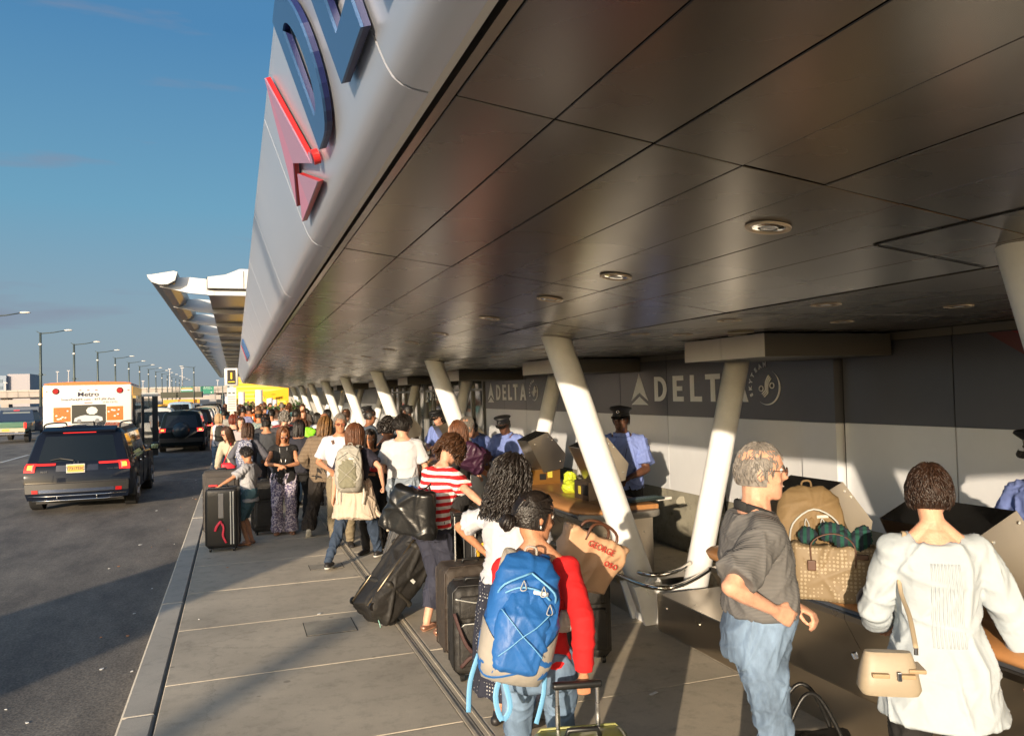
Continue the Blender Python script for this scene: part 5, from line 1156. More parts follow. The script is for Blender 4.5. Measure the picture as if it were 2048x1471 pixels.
    if detail >= 1:
        for sx in (-1, 1):
            if kind == 'sedan' or kind == 'suv' and detail == 1: tl = patch((sx * .72, sx * 1.0), (4.1, 5.6), .012, 'tail_light', ml)
            elif kind == 'van': tl = patch((sx * .88, sx * 1.0), (3.5, 6.2), .012, 'tail_light', ml)
            if detail == 1 and lights == 'on': patch((sx * .80, sx * .93), (4.5, 5.0), .018, 'lamp', M_AMB, tl)
        patch((-.16, .16), (3.9, 4.6), .012, 'number_plate', M_PLW if rack != 'ny' else M_PLATE)
        patch((-.98, .98), (2.0, 2.9), .03, 'bumper', M_TRIMB if kind == 'suv' else pm, n=10)
        for sx in (-1, 1):
            mb = MB(); mb.rbox(sx * (hw + .02), sx * (hw + .20), cowl - .42, cowl - .30, bh + .0, bh + .15, .03); mb.build('side_mirror', pm, c, smooth=40)
        for sx in (-1, 1):
            mb = MB()
            for y in (st[4] + .12, st[6] + .12): mb.rbox(sx * (hw * .995), sx * (hw + .02), y + .02, y + .2, bh - .13, bh - .10, .006)
            mb.build('door_handle', M_CHR, c)
            mb = MB()
            for y in (1.18, 1.98, 2.9): yv = y * L / 4.8; mb.box(sx * hw * .992, sx * (hw + .003), yv, yv + .008, .36, bh - .04)
            mb.build('door_gap', M_BLACK, c)
    return c, rear, patch, hw, L, bh, H
# hero SUV, black, brake lights on
c, rear, patch, hw, L_, bh, H_ = car((-2.98, 17.75, ROAD), 0, paint('black_blue', (.006, .009, .018)), 'glossy black crossover with red brake lights and orange plate, nearest vehicle on the road', 4.95, 1.98, 1.72, detail=2, lights='on', name='black_crossover')
for sx in (-1, 1):
    t = patch((sx * .80, sx * 1.0), (4.0, 5.75), .02, 'tail_light', M_RED); patch((sx * .42, sx * .80), (5.0, 5.6), .016, 'lamp_bar', M_REDOFF if False else M_RED, t)
    patch((sx * .87, sx * .95), (4.4, 5.2), .026, 'indicator', M_AMB, t); patch((sx * .845, sx * .865), (4.2, 5.4), .026, 'light_line', mat('lamp_rose', (.6, .1, .1), .2, emit=(1, .15, .08), estr=1.5), t)
patch((-.40, .40), (4.0, 4.95), .006, 'plate_recess', mat('recess_blue', (.01, .014, .03), .3)); yp = rear(0, 4.5).y - .045; pp = MB().rbox(-.185, .145, yp - .004, yp + .05, .80, .975, .004).build('number_plate', mat('frame_pale', (.5, .48, .44), .4), c); MB().box(-.165, .125, yp - .008, yp - .0045, .82, .955).build('plate_face', M_PLATE, pp)
pc = Vector((-.02, yp - .0085, .885)); text_mesh('plate_text', 'T731733C', .082, M_INK, pp, pc, (PI / 2, 0, 0), .001, .92, .002)
bp_ = rear(-.02, 5.45); text_mesh('maker_badge', 'H', .10, M_CHR, c, bp_ + Vector((0, -.02, 0)), (PI / 2, 0, 0), .004, 1.5)
text_mesh('model_badge', 'PILOT', .045, M_CHR, c, rear(-.62, 4.0) + Vector((0, -.02, 0)), (PI / 2, 0, -.12), .002); text_mesh('drive_badge', 'i-VTEC AWD', .038, M_CHR, c, rear(.68, 4.15) + Vector((0, -.02, 0)), (PI / 2, 0, .12), .002)
patch((-.97, .97), (2.9, 3.05), .02, 'bumper_line', mat('bumper_gloss', (.02, .02, .025), .15), n=12); patch((-.72, .72), (2.05, 2.35), .035, 'bumper_chrome', mat('bluish_chrome', (.35, .42, .6), .12, 1), n=12)
for sx in (-1, 1): patch((sx * .74, sx * .86), (2.0, 2.35), .036, 'reflector', M_REDOFF)
mb = MB(); mb.tube([(-.88, .02, .36), (-.5, -.10, .36), (.5, -.10, .36), (.88, .02, .36)], .012, 8); mb.tube([(-.80, .02, .27), (-.5, -.08, .27), (.5, -.08, .27), (.80, .02, .27)], .012, 8)
for x in (-.35, .35): mb.tube([(x, -.1, .36), (x, -.08, .27)], .008, 6)
mb.build('chrome_trim_bar', M_CHR, c, smooth='all')
mb = MB(); mb.rbox(-.30, .30, .26, .29, H_ - .145, H_ - .115, .01); mb.build('brake_light', M_RED, c)
mb = MB(); mb.prism([(.24, H_ - .13), (.22, H_ - .09), (.50, H_ - .02), (.50, H_ - .06)], lambda a, b: (-.66, a, b), lambda a, b: (.66, a, b)); mb.build('roof_spoiler', paint('black_blue', (.006, .009, .018)), c)
mb = MB(); mb.tube([rear(-.08, 6.05) + Vector((0, -.03, 0)), rear(-.35, 6.14) + Vector((0, -.03, 0)), rear(-.55, 6.08) + Vector((0, -.03, 0))], [.014, .010, .006], 6); mb.build('rear_wiper', M_TRIMB, c)
mb = MB(); mb.tube([(.14, 1.1, H_ + .0), (.14, 1.0, H_ + .07)], [.02, .006], 6); mb.build('roof_antenna', M_TRIMB, c)
for sx in (-1, 1):
    mb = MB(); mb.tube(smoothpts([(sx * .70, .55, H_ - .06), (sx * .70, .75, H_ + .03), (sx * .70, 1.8, H_ + .035), (sx * .70, 2.7, H_ + .01), (sx * .70, 2.9, H_ - .05)]), .017, 8); mb.build('roof_rail', M_TRIMB, c, smooth='all')
    mb = MB(); mb.rbox(sx * (hw + .02), sx * (hw + .24), 3.28, 3.40, 1.0, 1.17, .04); mm_ = mb.build('side_mirror', paint('black_blue', (.006, .009, .018)), c, smooth=40); MB().box(sx * (hw + .05), sx * (hw + .21), 3.272, 3.279, 1.03, 1.14).build('mirror_glass', mat('mirror_glass', (.3, .42, .4), .05, 1), mm_)
    mb = MB(); [mb.box(sx * hw * .992, sx * (hw + .003), yv, yv + .008, .36, 1.0) for yv in (1.2, 2.1, 3.2)]; mb.build('door_gap', M_BLACK, c)
    mb = MB(); [mb.rbox(sx * hw * .995, sx * (hw + .025), yv, yv + .2, .88, .91, .006) for yv in (1.35, 2.3)]; mb.build('door_handle', M_CHR, c)
    mb = MB(); mb.tube([(sx * hw * .955, .62, 1.06), (sx * hw * .965, 1.8, 1.045), (sx * hw * .96, 3.3, 1.035)], .008, 5); mb.build('window_trim', M_CHR, c)
# second SUV with a spare wheel
c, rear, patch, hw, L_, bh, H_ = car((-2.12, 35.6, ROAD), 0, paint('black_green', (.006, .010, .012)), 'black off-roader with a covered spare wheel on its tailgate, stopped at the kerb', 4.4, 1.80, 1.74, lights='on', name='black_offroader')
mb = MB(); mb.tube([(0, -.04, .92), (0, -.30, .92)], [.35, .33], 28, round_=True); mb.build('spare_wheel', mat('spare_cover', (.02, .035, .045), .35), c, smooth=50)
# shuttle bus
bw = paint('bus_white', (.74, .70, .62), .3); bo = paint('bus_orange', (.85, .16, .03), .35)
b = empty('shuttle_bus', (-3.9, 24.9, ROAD), R(3.6), 'white airport shuttle bus with an orange roof edge and red round lamps on its back', 'bus')
MB().rbox(-1.12, 1.12, 0, 6.6, .38, 2.69, .06, 4).build('body', bw, b, smooth=40)
mb = MB(); mb.tube([(0, .02, 2.71), (0, 6.4, 2.71)], [(1.10, .06)] * 2, 20, side=(1, 0, 0)); mb.build('roof_edge', bo, b, smooth=40)
MB().box(-1.126, 1.126, .03, 6.2, 2.36, 2.63).build('orange_side_band', mat('bus_side_orange', (.75, .35, .05), .3), b)
mb = MB(); [mb.rbox(sx * 1.105, sx * 1.13, y0, y0 + 1.25, 1.3, 2.28, .01) for sx in (-1, 1) for y0 in (.25, 1.6, 2.95, 4.3)]; mb.build('side_window', M_CGLASS, b)
MB().rbox(-1.0, 1.0, 6.5, 8.4, .4, 1.25, .15).build('bonnet', bw, b, smooth=40); MB().prism([(6.5, 1.2), (7.6, 1.25), (6.9, 2.3), (6.5, 2.3)], lambda a, z: (-.95, a, z), lambda a, z: (.95, a, z)).build('cab_glass', M_CGLASS, b)
MB().rbox(-.42, .44, -.012, .02, 1.60, 2.12, .03).build('rear_window', mat('bus_rear_glass', (.06, .06, .055), .15), b)
for sx in (-1, 1):
    x0, x1 = (.46, .88) if sx > 0 else (-.86, -.44)
    p_ = MB().box(x0, x1, -.006, .0, 1.66, 2.06).build('orange_panel', bo, b); mb = MB(); rg_ = random.Random(5 + sx)
    for k in range(7): x, z = rg_.uniform(x0 + .05, x1 - .05), rg_.uniform(1.70, 2.02); mb.prism([(x + .028 * math.cos(a), z + .022 * math.sin(a)) for a in [2 * PI * j / 8 for j in range(8)]], lambda a, c_: (a, -.009, c_), lambda a, c_: (a, -.0065, c_))
    mb.build('print_spots', mat('print_cream', (.8, .76, .7), .6), p_); mb = MB()
    for k in range(6): x, z = rg_.uniform(x0 + .05, x1 - .05), rg_.uniform(1.70, 2.02); mb.prism([(x + .012 * math.cos(a), z + .012 * math.sin(a)) for a in [2 * PI * j / 6 for j in range(6)]], lambda a, c_: (a, -.009, c_), lambda a, c_: (a, -.0065, c_))
    mb.build('print_dots', M_INK, p_)
    mb = MB(); mb.tube([(sx * .80, .0, 2.51), (sx * .80, -.035, 2.51)], [.075, .068], 20); mb.build('round_lamp', M_REDOFF, b, smooth=40); mb = MB(); mb.tube([(sx * .80, .0, 2.51), (sx * .80, -.012, 2.51)], .088, 20); mb.build('lamp_bezel', mat('bezel_dark', (.05, .02, .02), .4), b)
    mb = MB(); mb.rbox(sx * 1.02 - .03, sx * 1.02 + .03, -.012, 0, 2.50, 2.52, .004); mb.build('marker_lamp', M_REDOFF, b)
mb = MB(); [mb.rbox(x - .03, x + .03, -.012, 0, 2.52, 2.54, .004) for x in (-.2, 0, .2)]; mb.build('marker_lamp', M_REDOFF, b); MB().rbox(-.10, .10, -.012, 0, 2.165, 2.185, .004).build('brake_strip', M_REDOFF, b)
# window advert: a white convertible with a round cream blob
mb = MB(); mb.prism([(-.36, 1.34), (-.34, 1.44), (-.20, 1.50), (-.08, 1.52), (.05, 1.50), (.22, 1.50), (.35, 1.45), (.36, 1.36), (.30, 1.34)], lambda a, z: (a, -.016, z + .31), lambda a, z: (a, -.0125, z + .31)); mb.build('advert_car', mat('advert_grey', (.5, .52, .54), .6), b)
mb = MB(); [mb.prism([(x + .055 * math.cos(a), 1.36 + .055 * math.sin(a)) for a in [2 * PI * j / 16 for j in range(16)]], lambda a, z: (a, -.020, z + .31), lambda a, z: (a, -.0165, z + .31)) for x in (-.23, .22)]; mb.build('advert_wheel', mat('advert_wheel', (.18, .19, .2), .6), b)
mb = MB(); mb.prism([(.09 + .14 * math.cos(a) * (1 + .05 * math.sin(9 * a)), 1.64 + .11 * math.sin(a) * (1 + .05 * math.sin(9 * a))) for a in [2 * PI * j / 40 for j in range(40)]], lambda a, z: (a, -.016, z + .31), lambda a, z: (a, -.0125, z + .31)); mb.build('advert_round', mat('advert_cream', (.62, .62, .56), .6), b)
text_mesh('bus_lettering', 'Metro', .17, M_INK, b, (.0, -.004, 2.41), (PI / 2, 0, 0), .002, 1.25, .004)
text_mesh('bus_lettering', 'SmartParkJFK.com - 877-JFK-Park', .082, M_INK, b, (0, -.004, 2.27), (PI / 2, 0, 0), .002, 1.2, .001); text_mesh('bus_lettering', '(535-7275)', .07, M_INK, b, (.55, -.004, 2.18), (PI / 2, 0, 0), .002, 1.2)
MB().rbox(-1.1, 1.1, -.12, .0, .38, .60, .04).build('rear_bumper', M_TRIMB, b)
for y in (1.6, 6.9):
    for sx in (-1, 1): mb = MB(); mb.tube([(sx * .85, y, .38), (sx * 1.08, y, .38)], .38, 20); mb.build('wheel', M_TYRE, b, smooth=40)
dr_ = empty('bus_door', (0, 0, 0)); dr_.parent = b; dr_.location = (1.12, 7.9, 0)     # the open passenger door with its dark frame
MB().box(-.06, .02, -.04, .04, .25, 2.35).build('door_post', M_TRIMB, dr_); MB().box(.30, .50, -.04, .04, .10, 2.35).build('door_post', M_TRIMB, dr_); MB().box(.02, .30, -.012, .012, .3, 2.28).build('door_glass', mat('door_glass', (.08, .14, .13), .08, alpha=.45), dr_)
MB().rbox(-.10, .52, -.1, .1, 2.36, 2.48, .03).build('door_header', bw, dr_)
# green pickup
pk = empty('pickup_truck', (-12.0, 50.5, ROAD), 0, 'green and tan pickup truck with an orange plate on the far left of the road', 'pickup truck'); gp = paint('pickup_green', (.05, .14, .09), .3); tp = paint('pickup_tan', (.42, .36, .26), .35); bp2 = paint('pickup_navy', (.02, .035, .07), .25)
MB().rbox(-.98, .98, 0, 2.1, .62, 1.18, .05).build('cargo_bed', gp, pk, smooth=40); MB().box(-.93, .93, -.02, .0, .92, 1.12).build('tailgate', gp, pk); MB().box(-.93, .93, -.025, .0, .62, .84).build('tailgate_lower', tp, pk)
MB().rbox(-.97, .97, 2.1, 4.4, .55, 1.2, .06).build('cab_lower', bp2, pk, smooth=40); mb = MB(); mb.rings([[(-.93, 2.15, 1.2), (.93, 2.15, 1.2), (.93, 4.3, 1.2), (-.93, 4.3, 1.2)], [(-.80, 2.35, 1.80), (.80, 2.35, 1.80), (.80, 3.5, 1.80), (-.80, 3.5, 1.80)]]); mb.build('cab', bp2, pk)
MB().rbox(-.95, .95, 4.35, 5.6, .5, 1.15, .1).build('bonnet', bp2, pk, smooth=40); mb = MB(); mb.add([(-.74, 2.19, 1.28), (.74, 2.19, 1.28), (.68, 2.32, 1.72), (-.68, 2.32, 1.72)], [(0, 1, 2, 3)]); mb.build('rear_window', mat('grey_glass', (.16, .18, .18), .1), pk)
for sx in (-1, 1):
    MB().rbox(sx * .86, sx * 1.0, -.03, .06, .80, 1.14, .03).build('tail_light', M_RED, pk)
    for y in (.9, 4.8): mb = MB(); mb.tube([(sx * .76, y, .38), (sx * .98, y, .38)], .38, 20); mb.build('wheel', M_TYRE, pk, smooth=40)
MB().rbox(-.95, .95, -.16, .02, .46, .58, .03).build('bumper', M_CHR, pk); MB().box(-.18, .18, -.03, -.026, .66, .80).build('number_plate', M_PLATE, pk); MB().rbox(-.15, .15, 2.3, 2.36, 1.79, 1.82, .01).build('brake_light', M_RED, pk)
# traffic further on
P_ = {'white': paint('white', (.65, .65, .62)), 'ltblue': paint('light_blue', (.25, .36, .46)), 'blk': paint('black', (.008, .008, .009)), 'silver': paint('silver', (.35, .36, .37), .3, .6), 'red': paint('dark_red', (.25, .02, .02)), 'yel': paint('taxi_yellow', (.75, .38, .03)), 'gry': paint('grey', (.12, .12, .13), .3, .3), 'tan': paint('beige', (.4, .35, .28))}
car((-3.85, 44.5, ROAD), .02, P_['white'], 'white suv with raised tailgate glass just right of the shuttle bus', 4.6, 1.9, 1.80, lights='on')
car((-3.8, 62.0, ROAD), 0, P_['ltblue'], 'pale blue van with two square rear windows beyond the black off-roader', 5.2, 2.0, 2.05, 'van', lights='dim', cat='van', name='parked_van')
TR = [(-1.95, 42.5, 'blk', 'suv', 1.72, 'black suv parked directly ahead of the off-roader by the kerb'), (-1.95, 48.6, 'gry', 'suv', 1.7, 'dark grey suv by the kerb, second ahead of the off-roader'), (-1.95, 54.6, 'blk', 'sedan', 1.46, 'black sedan by the kerb near the far crowd'), (-1.95, 60.6, 'tan', 'suv', 1.7, 'beige suv by the kerb near the gate sign'), (-1.95, 67, 'blk', 'suv', 1.74, 'far black suv at the kerb'),
      (-1.95, 74, 'red', 'sedan', 1.46, 'small far dark red sedan at the kerb'), (-2.0, 82, 'blk', 'suv', 1.74, 'very small far black suv at the kerb'), (-4.3, 71, 'blk', 'suv', 1.74, 'black suv in the middle lane beyond the pale blue van'), (-4.6, 80, 'yel', 'sedan', 1.5, 'yellow taxi in the middle lane under the far signs'), (-7.2, 58, 'silver', 'sedan', 1.46, 'silver sedan in the second lane, hidden behind the bus'), (-7.4, 70, 'blk', 'suv', 1.74, 'black suv behind the bus'),
      (-7.2, 90, 'yel', 'suv', 1.75, 'yellow taxi van under the overpass'), (-4.5, 100, 'silver', 'suv', 1.75, 'far silver suv in the middle lane'), (-15.5, 62, 'gry', 'sedan', 1.46, 'grey sedan to the left beyond the green pickup'), (-19, 80, 'silver', 'suv', 1.7, 'silver suv far left beyond the pickup'), (-14.8, 74, 'blk', 'sedan', 1.46, 'black sedan far left behind the lamp post')]
for x, y, cc, kd, hh, lb in TR: car((x, y, ROAD), 0, P_[cc], lb, 4.7, 1.88, hh, kd, 'traffic further along the road', lights='on' if cc in ('blk', 'red') else 'dim')
car((-26, 96, ROAD), .4, P_['red'], 'red car in the far left lot under the overpass', 4.6, 1.85, 1.5, 'sedan', 'cars in the far left lot')
car((-30, 100, ROAD), .5, P_['white'], 'white car in the far left lot under the overpass', 4.6, 1.85, 1.6, 'suv', 'cars in the far left lot')
car((-22, 104, ROAD), .3, P_['gry'], 'grey car in the far left lot under the overpass', 4.6, 1.85, 1.6, 'suv', 'cars in the far left lot')
# ================================================================= STREET FURNITURE AND FAR BACKGROUND
M_POST = mat('lamp_post_green', (.07, .09, .085), .5, .3); M_CONC = mat('overpass_concrete', (.36, .32, .29), .8, var=.1, vscale=.3); M_LUM = mat('luminaire', (.72, .68, .62), .3)
lp = empty('street_lamp', (0, 0, 0)); mb = MB(); mb.tube([(0, 0, 0), (0, 0, 5), (0, 0, 9.4)], [.15, .13, .11], 12); mb.build('pole', M_POST, lp, smooth='all')
mb = MB(); mb.tube([(-.35, 0, 9.55), (.0, 0, 9.3), (1.2, 0, 9.42), (2.2, 0, 9.62)], [.03, .06, .05, .04], 8); mb.build('arm', M_POST, lp, smooth='all'); mb = MB(); mb.sph((2.55, 0, 9.66), (.42, .16, .09), 14, 8); mb.build('luminaire', M_LUM, lp, smooth='all')
mb = MB(); mb.sph((0, 0, 8.2), (.18, .18, .14), 10, 8); mb.build('joint_ball', M_LUM, lp, smooth='all'); mb = MB(); mb.tube([(0, 0, 5), (0, 0, 5.2)], .20, 10); mb.box(.1, .45, -.04, .04, 5.05, 5.12); mb.tube([(0, 0, 0), (0, 0, .9)], [.28, .2], 12); mb.build('collar', M_POST, lp)
for i in range(14):
    o = lp if i == 0 else copy_tree(lp); o.location = (-18.7, 91.8 + 17.8 * (i), ROAD)
    if i < 5: tag(o, ['dark green street lamp, tallest in the row, left of the shuttle bus', 'street lamp second from the left, above the left part of the bus', 'street lamp third from the left, above the middle of the bus', 'street lamp fourth from the left, above the right part of the bus', 'street lamp fifth from the left, just right of the bus roof'][i], 'street lamp', 'street lamps in a row beside the road')
    else: tag(o, 'distant street lamp, %s from the left in the receding row' % ['sixth', 'seventh', 'eighth', 'ninth', 'tenth', 'eleventh', 'twelfth', 'thirteenth', 'fourteenth'][i - 5], 'street lamp', 'street lamps in a row beside the road')
for (x, y, lb) in ((-18.7, 74, 'street lamp arm reaching in at the left edge of the photo'), (-18.7, -20.3, 'street lamp behind the camera that throws the soft shadow on the sidewalk')):
    o = copy_tree(lp); o.location = (x, y, ROAD); tag(o, lb, 'street lamp', 'street lamps in a row beside the road')
o = copy_tree(lp); o.location = (-8.6, 190, ROAD); o.rotation_euler = (0, 0, PI); tag(o, 'lone street lamp turned to the left beside the green signs', 'street lamp')
sb_ = MB(); sb_.rbox(-.5, .5, -.03, .03, -.62, .62, .03); t = empty('road_sign', (-16.6, 91, 0), 0, 'small white notice board on the nearest lamp post left of the bus', 'sign'); o = sb_.build('board', mat('notice_pale', (.55, .54, .55), .6), t, loc=(0, 0, 1.7)); MB().box(-.5, .5, -.04, -.031, .42, .55).build('blue_header', mat('notice_blue', (.05, .08, .25), .6), o); MB().tube([(0, .05, -.2), (0, .05, 2.3)], .05, 8).build('post', M_POST, t)
mb = MB(); [mb.box(-.4, .4, -.036, -.031, z, z + .03) for z in (.25, .05, -.15, -.35)]; mb.build('print_lines', mat('print_grey', (.25, .25, .28), .6), o)
# gate sign "1"
g = empty('gate_sign', (-.075, 21.2, 0), 0, 'tall kerbside sign post with a lit yellow number 1 and notices below', 'sign')
MB().rbox(-.165, .165, -.06, .06, 2.36, 2.82, .03).build('sign_box', mat('sign_silver', (.62, .62, .6), .35, .3), g, smooth=40); pn = MB().box(-.10, .10, -.066, -.061, 2.41, 2.77).build('black_panel', mat('panel_black', (.02, .014, .01), .5), g)
text_mesh('numeral_one', '1', .23, mat('numeral_yellow', (.9, .55, .02), .4, emit=(1, .6, .02), estr=.8), pn, (0, -.069, 2.61), (PI / 2, 0, 0), .002, 1.1, .003); MB().box(-.08, .08, -.069, -.0665, 2.46, 2.475).build('yellow_line', mat('numeral_yellow', (.9, .55, .02), .4), pn)
MB().box(-.045, .045, -.03, .03, 0, 2.36).build('post', mat('post_cream', (.6, .57, .48), .5), g); nb = MB().box(-.11, .11, -.045, -.032, 1.72, 2.32).build('notice', mat('notice_white', (.66, .62, .58), .6), g)
mb = MB(); [mb.box(-.09, .09, -.048, -.0455, z, z + .018) for z in (1.78, 1.84, 1.90, 1.96, 2.02, 2.08)]; mb.build('red_print', mat('print_red', (.6, .2, .18), .6), nb); mb = MB(); mb.box(-.08, -.02, -.048, -.0455, 2.17, 2.20); mb.box(.02, .08, -.048, -.0455, 2.17, 2.20); mb.build('arrows', M_INK, nb)
# far canopy with curved fins
fc = empty('far_canopy', (-1.5, 60, 7), 0, 'high grey canopy with a row of curved fins beyond the fascia', 'canopy'); q = lambda x, y, z: (x + 1.5, y - 60, z - 7)
fm_ = mat('fin_metal', (.66, .67, .68), .45, .1); fd_ = mat('canopy_dark_metal', (.16, .14, .12), .28, .9)
ed = [(-3.55, 7.45), (-3.4, 7.28), (-3.1, 7.18), (-2.75, 7.2), (-2.45, 7.38), (-2.35, 7.75), (-2.5, 7.8), (-3.4, 7.62), (-3.6, 7.6)]
MB().prism(ed, lambda a, b_: q(a, 38.0, b_), lambda a, b_: q(a, 205, b_)).build('edge_trough', fd_, fc); MB().prism(ed, lambda a, b_: q(a, 37.94, b_), lambda a, b_: q(a, 37.99, b_)).build('end_cap', mat('end_cap_pale', (.62, .61, .58), .4), fc)
for k in range(20):
    y = 38.6 + 8.35 * k
    fin = [(-3.15, 7.17), (-2.6, 7.05), (-1.9, 6.90), (-1.12, 6.84), (-1.12, 7.55), (-1.9, 7.62), (-2.38, 7.60), (-2.5, 7.3), (-2.8, 7.22)]
    MB().prism(fin, lambda a, b_: q(a, y, b_), lambda a, b_: q(a, y + .16, b_)).build('fin', fm_, fc)
    MB().box(-1.12 + 1.5, 3.9, y - 60, y - 60 + .35, 6.82 - 7, 7.05 - 7).build('soffit_beam', fm_, fc)
MB().prism([(-1.12, 7.1), (2.4, 7.1), (2.4, 8.0), (.3, 8.0), (-.35, 7.72), (-1.12, 7.6)], lambda a, b_: q(a, 38.2, b_), lambda a, b_: q(a, 38.4, b_)).build('front_panel', mat('front_panel_white', (.60, .60, .60), .45), fc)
MB().box(.38, 3.9, -21.55, 145, .06, .5).build('soffit_dark', fd_, fc); mb = MB(); mb.box(1.95, 1.97, -21.82, -21.81, .1, .9); mb.box(.36, .38, -21.82, -21.81, -.1, .6); mb.build('panel_joint', M_BLACK, fc)
# yellow terminal canopies and white posts beyond the near canopy
M_YEL = stripes('yellow_banded', (.80, .47, .02), (.72, .50, .12), .35, .5, 2, .5, .02, 0); M_YEL2 = mat('yellow_plain', (.85, .42, .01), .4)
yt = empty('yellow_terminal', (2.4, 74, 0), 0, 'yellow banded terminal front with orange-yellow awnings behind the far crowd', 'building'); MB().box(-2.7, 7, 0, .5, 1.15, 3.9).build('yellow_wall', M_YEL, yt)
MB().box(-2.75, 7, .6, 1.0, 0, 4.0).build('glass_front', mat('far_glass', (.28, .27, .25), .3), yt)
for k in range(5): MB().prism([(-1.2 + k * .75, 2.3 - k * .1), (1.6 + k * .8, 2.75 - k * .12), (1.6 + k * .8, 2.45 - k * .12), (-1.2 + k * .75, 2.05 - k * .1)], lambda a, b_: (a, -22 + k * 4.5, b_), lambda a, b_: (a, -20 + k * 4.5, b_)).build('awning', M_YEL2, yt)
for k in range(26): MB().box(-2.6 + k * .36, -2.45 + k * .36, .45, .5, .2 + (k % 3) * .3, .9 + (k % 4) * .1).build('window_light', mat('far_window', (.5, .48, .42), .5), yt)
wp = empty('white_post', (0, 0, 0)); mb = MB(); mb.tube([(0, 0, 0), (0, 0, 2.75)], .24, 16); mb.build('shaft', mat('post_white', (.78, .76, .72), .5), wp, smooth='all')
for i, (x, y, s_) in enumerate(((1.39, 50.5, .92), (.45, 58, .9), (-.35, 66, .85), (-.6, 73, .8), (2.4, 60, .9), (3.0, 66, .9))):
    o = wp if i == 0 else copy_tree(wp); o.location = (x, y, 0); o.scale = (s_, s_, s_); tag(o, 'thick white post, largest of those before the yellow terminal' if i == 0 else 'thin white post among those in front of the yellow terminal', 'post', 'white posts before the yellow terminal')
# shrubs in planters
M_LEAF = mat('leaf_green', (.05, .12, .03), .5, var=.5, vscale=6)
def shrub(x, y, h, w_, seed, lb):
    rg_ = random.Random(seed); t = empty('potted_shrub', (x, y, 0), 0, lb, 'plant', 'potted shrubs'); mb = MB(); mb.tube([(0, 0, 0), (0, 0, .55)], [.22, .3], 14); mb.build('pot', mat('pot_grey', (.2, .2, .19), .7), t, smooth=40); st = MB(); lf = MB()
    for i in range(46):
        a, b_ = rg_.uniform(0, 2 * PI), rg_.uniform(.15, 1); r_ = w_ * b_; top = Vector((r_ * math.cos(a), r_ * math.sin(a), h - .35 * r_ + rg_.uniform(-.2, .1))); st.tube([(0, 0, .5), top * .6 + Vector((0, 0, .2)), top], [.012, .008, .004], 4)
        for k in range(9):
            p = Vector((0, 0, .6)).lerp(top, .4 + .6 * k / 8); d = Vector((rg_.uniform(-1, 1), rg_.uniform(-1, 1), rg_.uniform(-.2, .8))).normalized(); s_ = d.orthogonal().normalized() * .028; l_ = rg_.uniform(.12, .22)
            lf.add([p, p + d * l_ * .5 + s_, p + d * l_, p + d * l_ * .5 - s_], [(0, 1, 2, 3)])
    st.build('stem', mat('stem_brown', (.08, .05, .03), .8), t); o = lf.build('foliage', M_LEAF, t, fix=False); o['kind'] = 'stuff'
for i, (x, y, h, w_) in enumerate(((2.2, 31.5, 1.75, .55), (1.65, 34.5, 1.65, .5), (1.15, 37, 1.65, .5), (2.6, 35.5, 1.9, .6), (.7, 45, 1.75, .6))): shrub(x, y, h, w_, i, ['leafy green potted shrub in front of the pale end wall', 'leafy potted shrub left of the thick white post', 'low leafy potted shrub behind the orange vest worker', 'tallest leafy potted shrub near the end wall', 'farthest potted shrub among the distant crowd'][i])
# overpass with signs
ov = empty('overpass', (-60, 330, 0), -.10, 'long concrete road overpass crossing the background behind the street lamps', 'bridge')
MB().box(-160, 58, -3, 8, 4.3, 6.3).build('deck', M_CONC, ov); MB().box(-160, 58, -3.4, -3, 6.3, 6.9).build('parapet', mat('parapet_pale', (.42, .38, .34), .8), ov); MB().box(-20, 57.5, -20, -8, 1.9, 3.4).build('ramp', M_CONC, ov)
MB().box(-160, 57, -2.5, 7, 3.9, 4.3).build('girder', mat('girder_dark', (.07, .06, .06), .8), ov)
for k in range(12): MB().box(-150 + k * 18.5, -147.5 + k * 18.5, 0, 4, -.2, 3.9).build('pier', M_CONC, ov)
for k in range(60): MB().box(-158 + k * 3.6, -157.9 + k * 3.6, -3.42, -3.4, 4.3, 6.9).build('panel_joint', mat('joint_brown', (.2, .18, .16), .8), ov)
gs = empty('sign_gantry', (-9.8, 214, 0), 0, 'steel gantry carrying two green road signs with white arrows', 'sign'); M_GRN = mat('sign_green', (.02, .20, .13), .5); M_SW = mat('sign_white', (.7, .7, .66), .5)
for i, x in enumerate((-3.0, 1.6)):
    s_ = MB().box(x, x + (2.9 if i == 0 else 3.2), -.1, 0, 3.35, 5.2).build('green_board', M_GRN, gs)
    if i == 0: MB().box(x + .15, x + 2.75, -.12, -.1, 4.62, 4.9).build('orange_strip', mat('strip_orange', (.65, .3, .03), .5), s_); MB().box(x + .15, x + 2.75, -.12, -.1, 4.28, 4.56).build('white_strip', M_SW, s_); text_mesh('board_text', 'Van Wyck Expwy', .27, M_SW, s_, (x + 1.45, -.12, 5.03), (PI / 2, 0, 0), .002)
    else: text_mesh('board_text', 'JFK Airport\nTo All Terminals', .33, M_SW, s_, (x + 1.6, -.12, 4.85), (PI / 2, 0, 0), .002)
    for xx in ((1.45,) if i == 0 else (.55, 2.6)): MB().prism([(x + xx - .22, 3.85), (x + xx + .22, 3.85), (x + xx, 3.5)], lambda a, b_: (a, -.13, b_), lambda a, b_: (a, -.101, b_)).build('arrow', M_SW, s_)
mb = MB(); mb.box(-5, 7, .1, .2, 5.2, 5.3); mb.box(-5, 7, .1, .2, 4.2, 4.3); mb.tube([(6.9, .15, -.2), (6.9, .15, 5.3)], .14, 8); mb.tube([(-5, .15, -.2), (-5, .15, 5.3)], .14, 8); mb.build('frame', M_POST, gs)
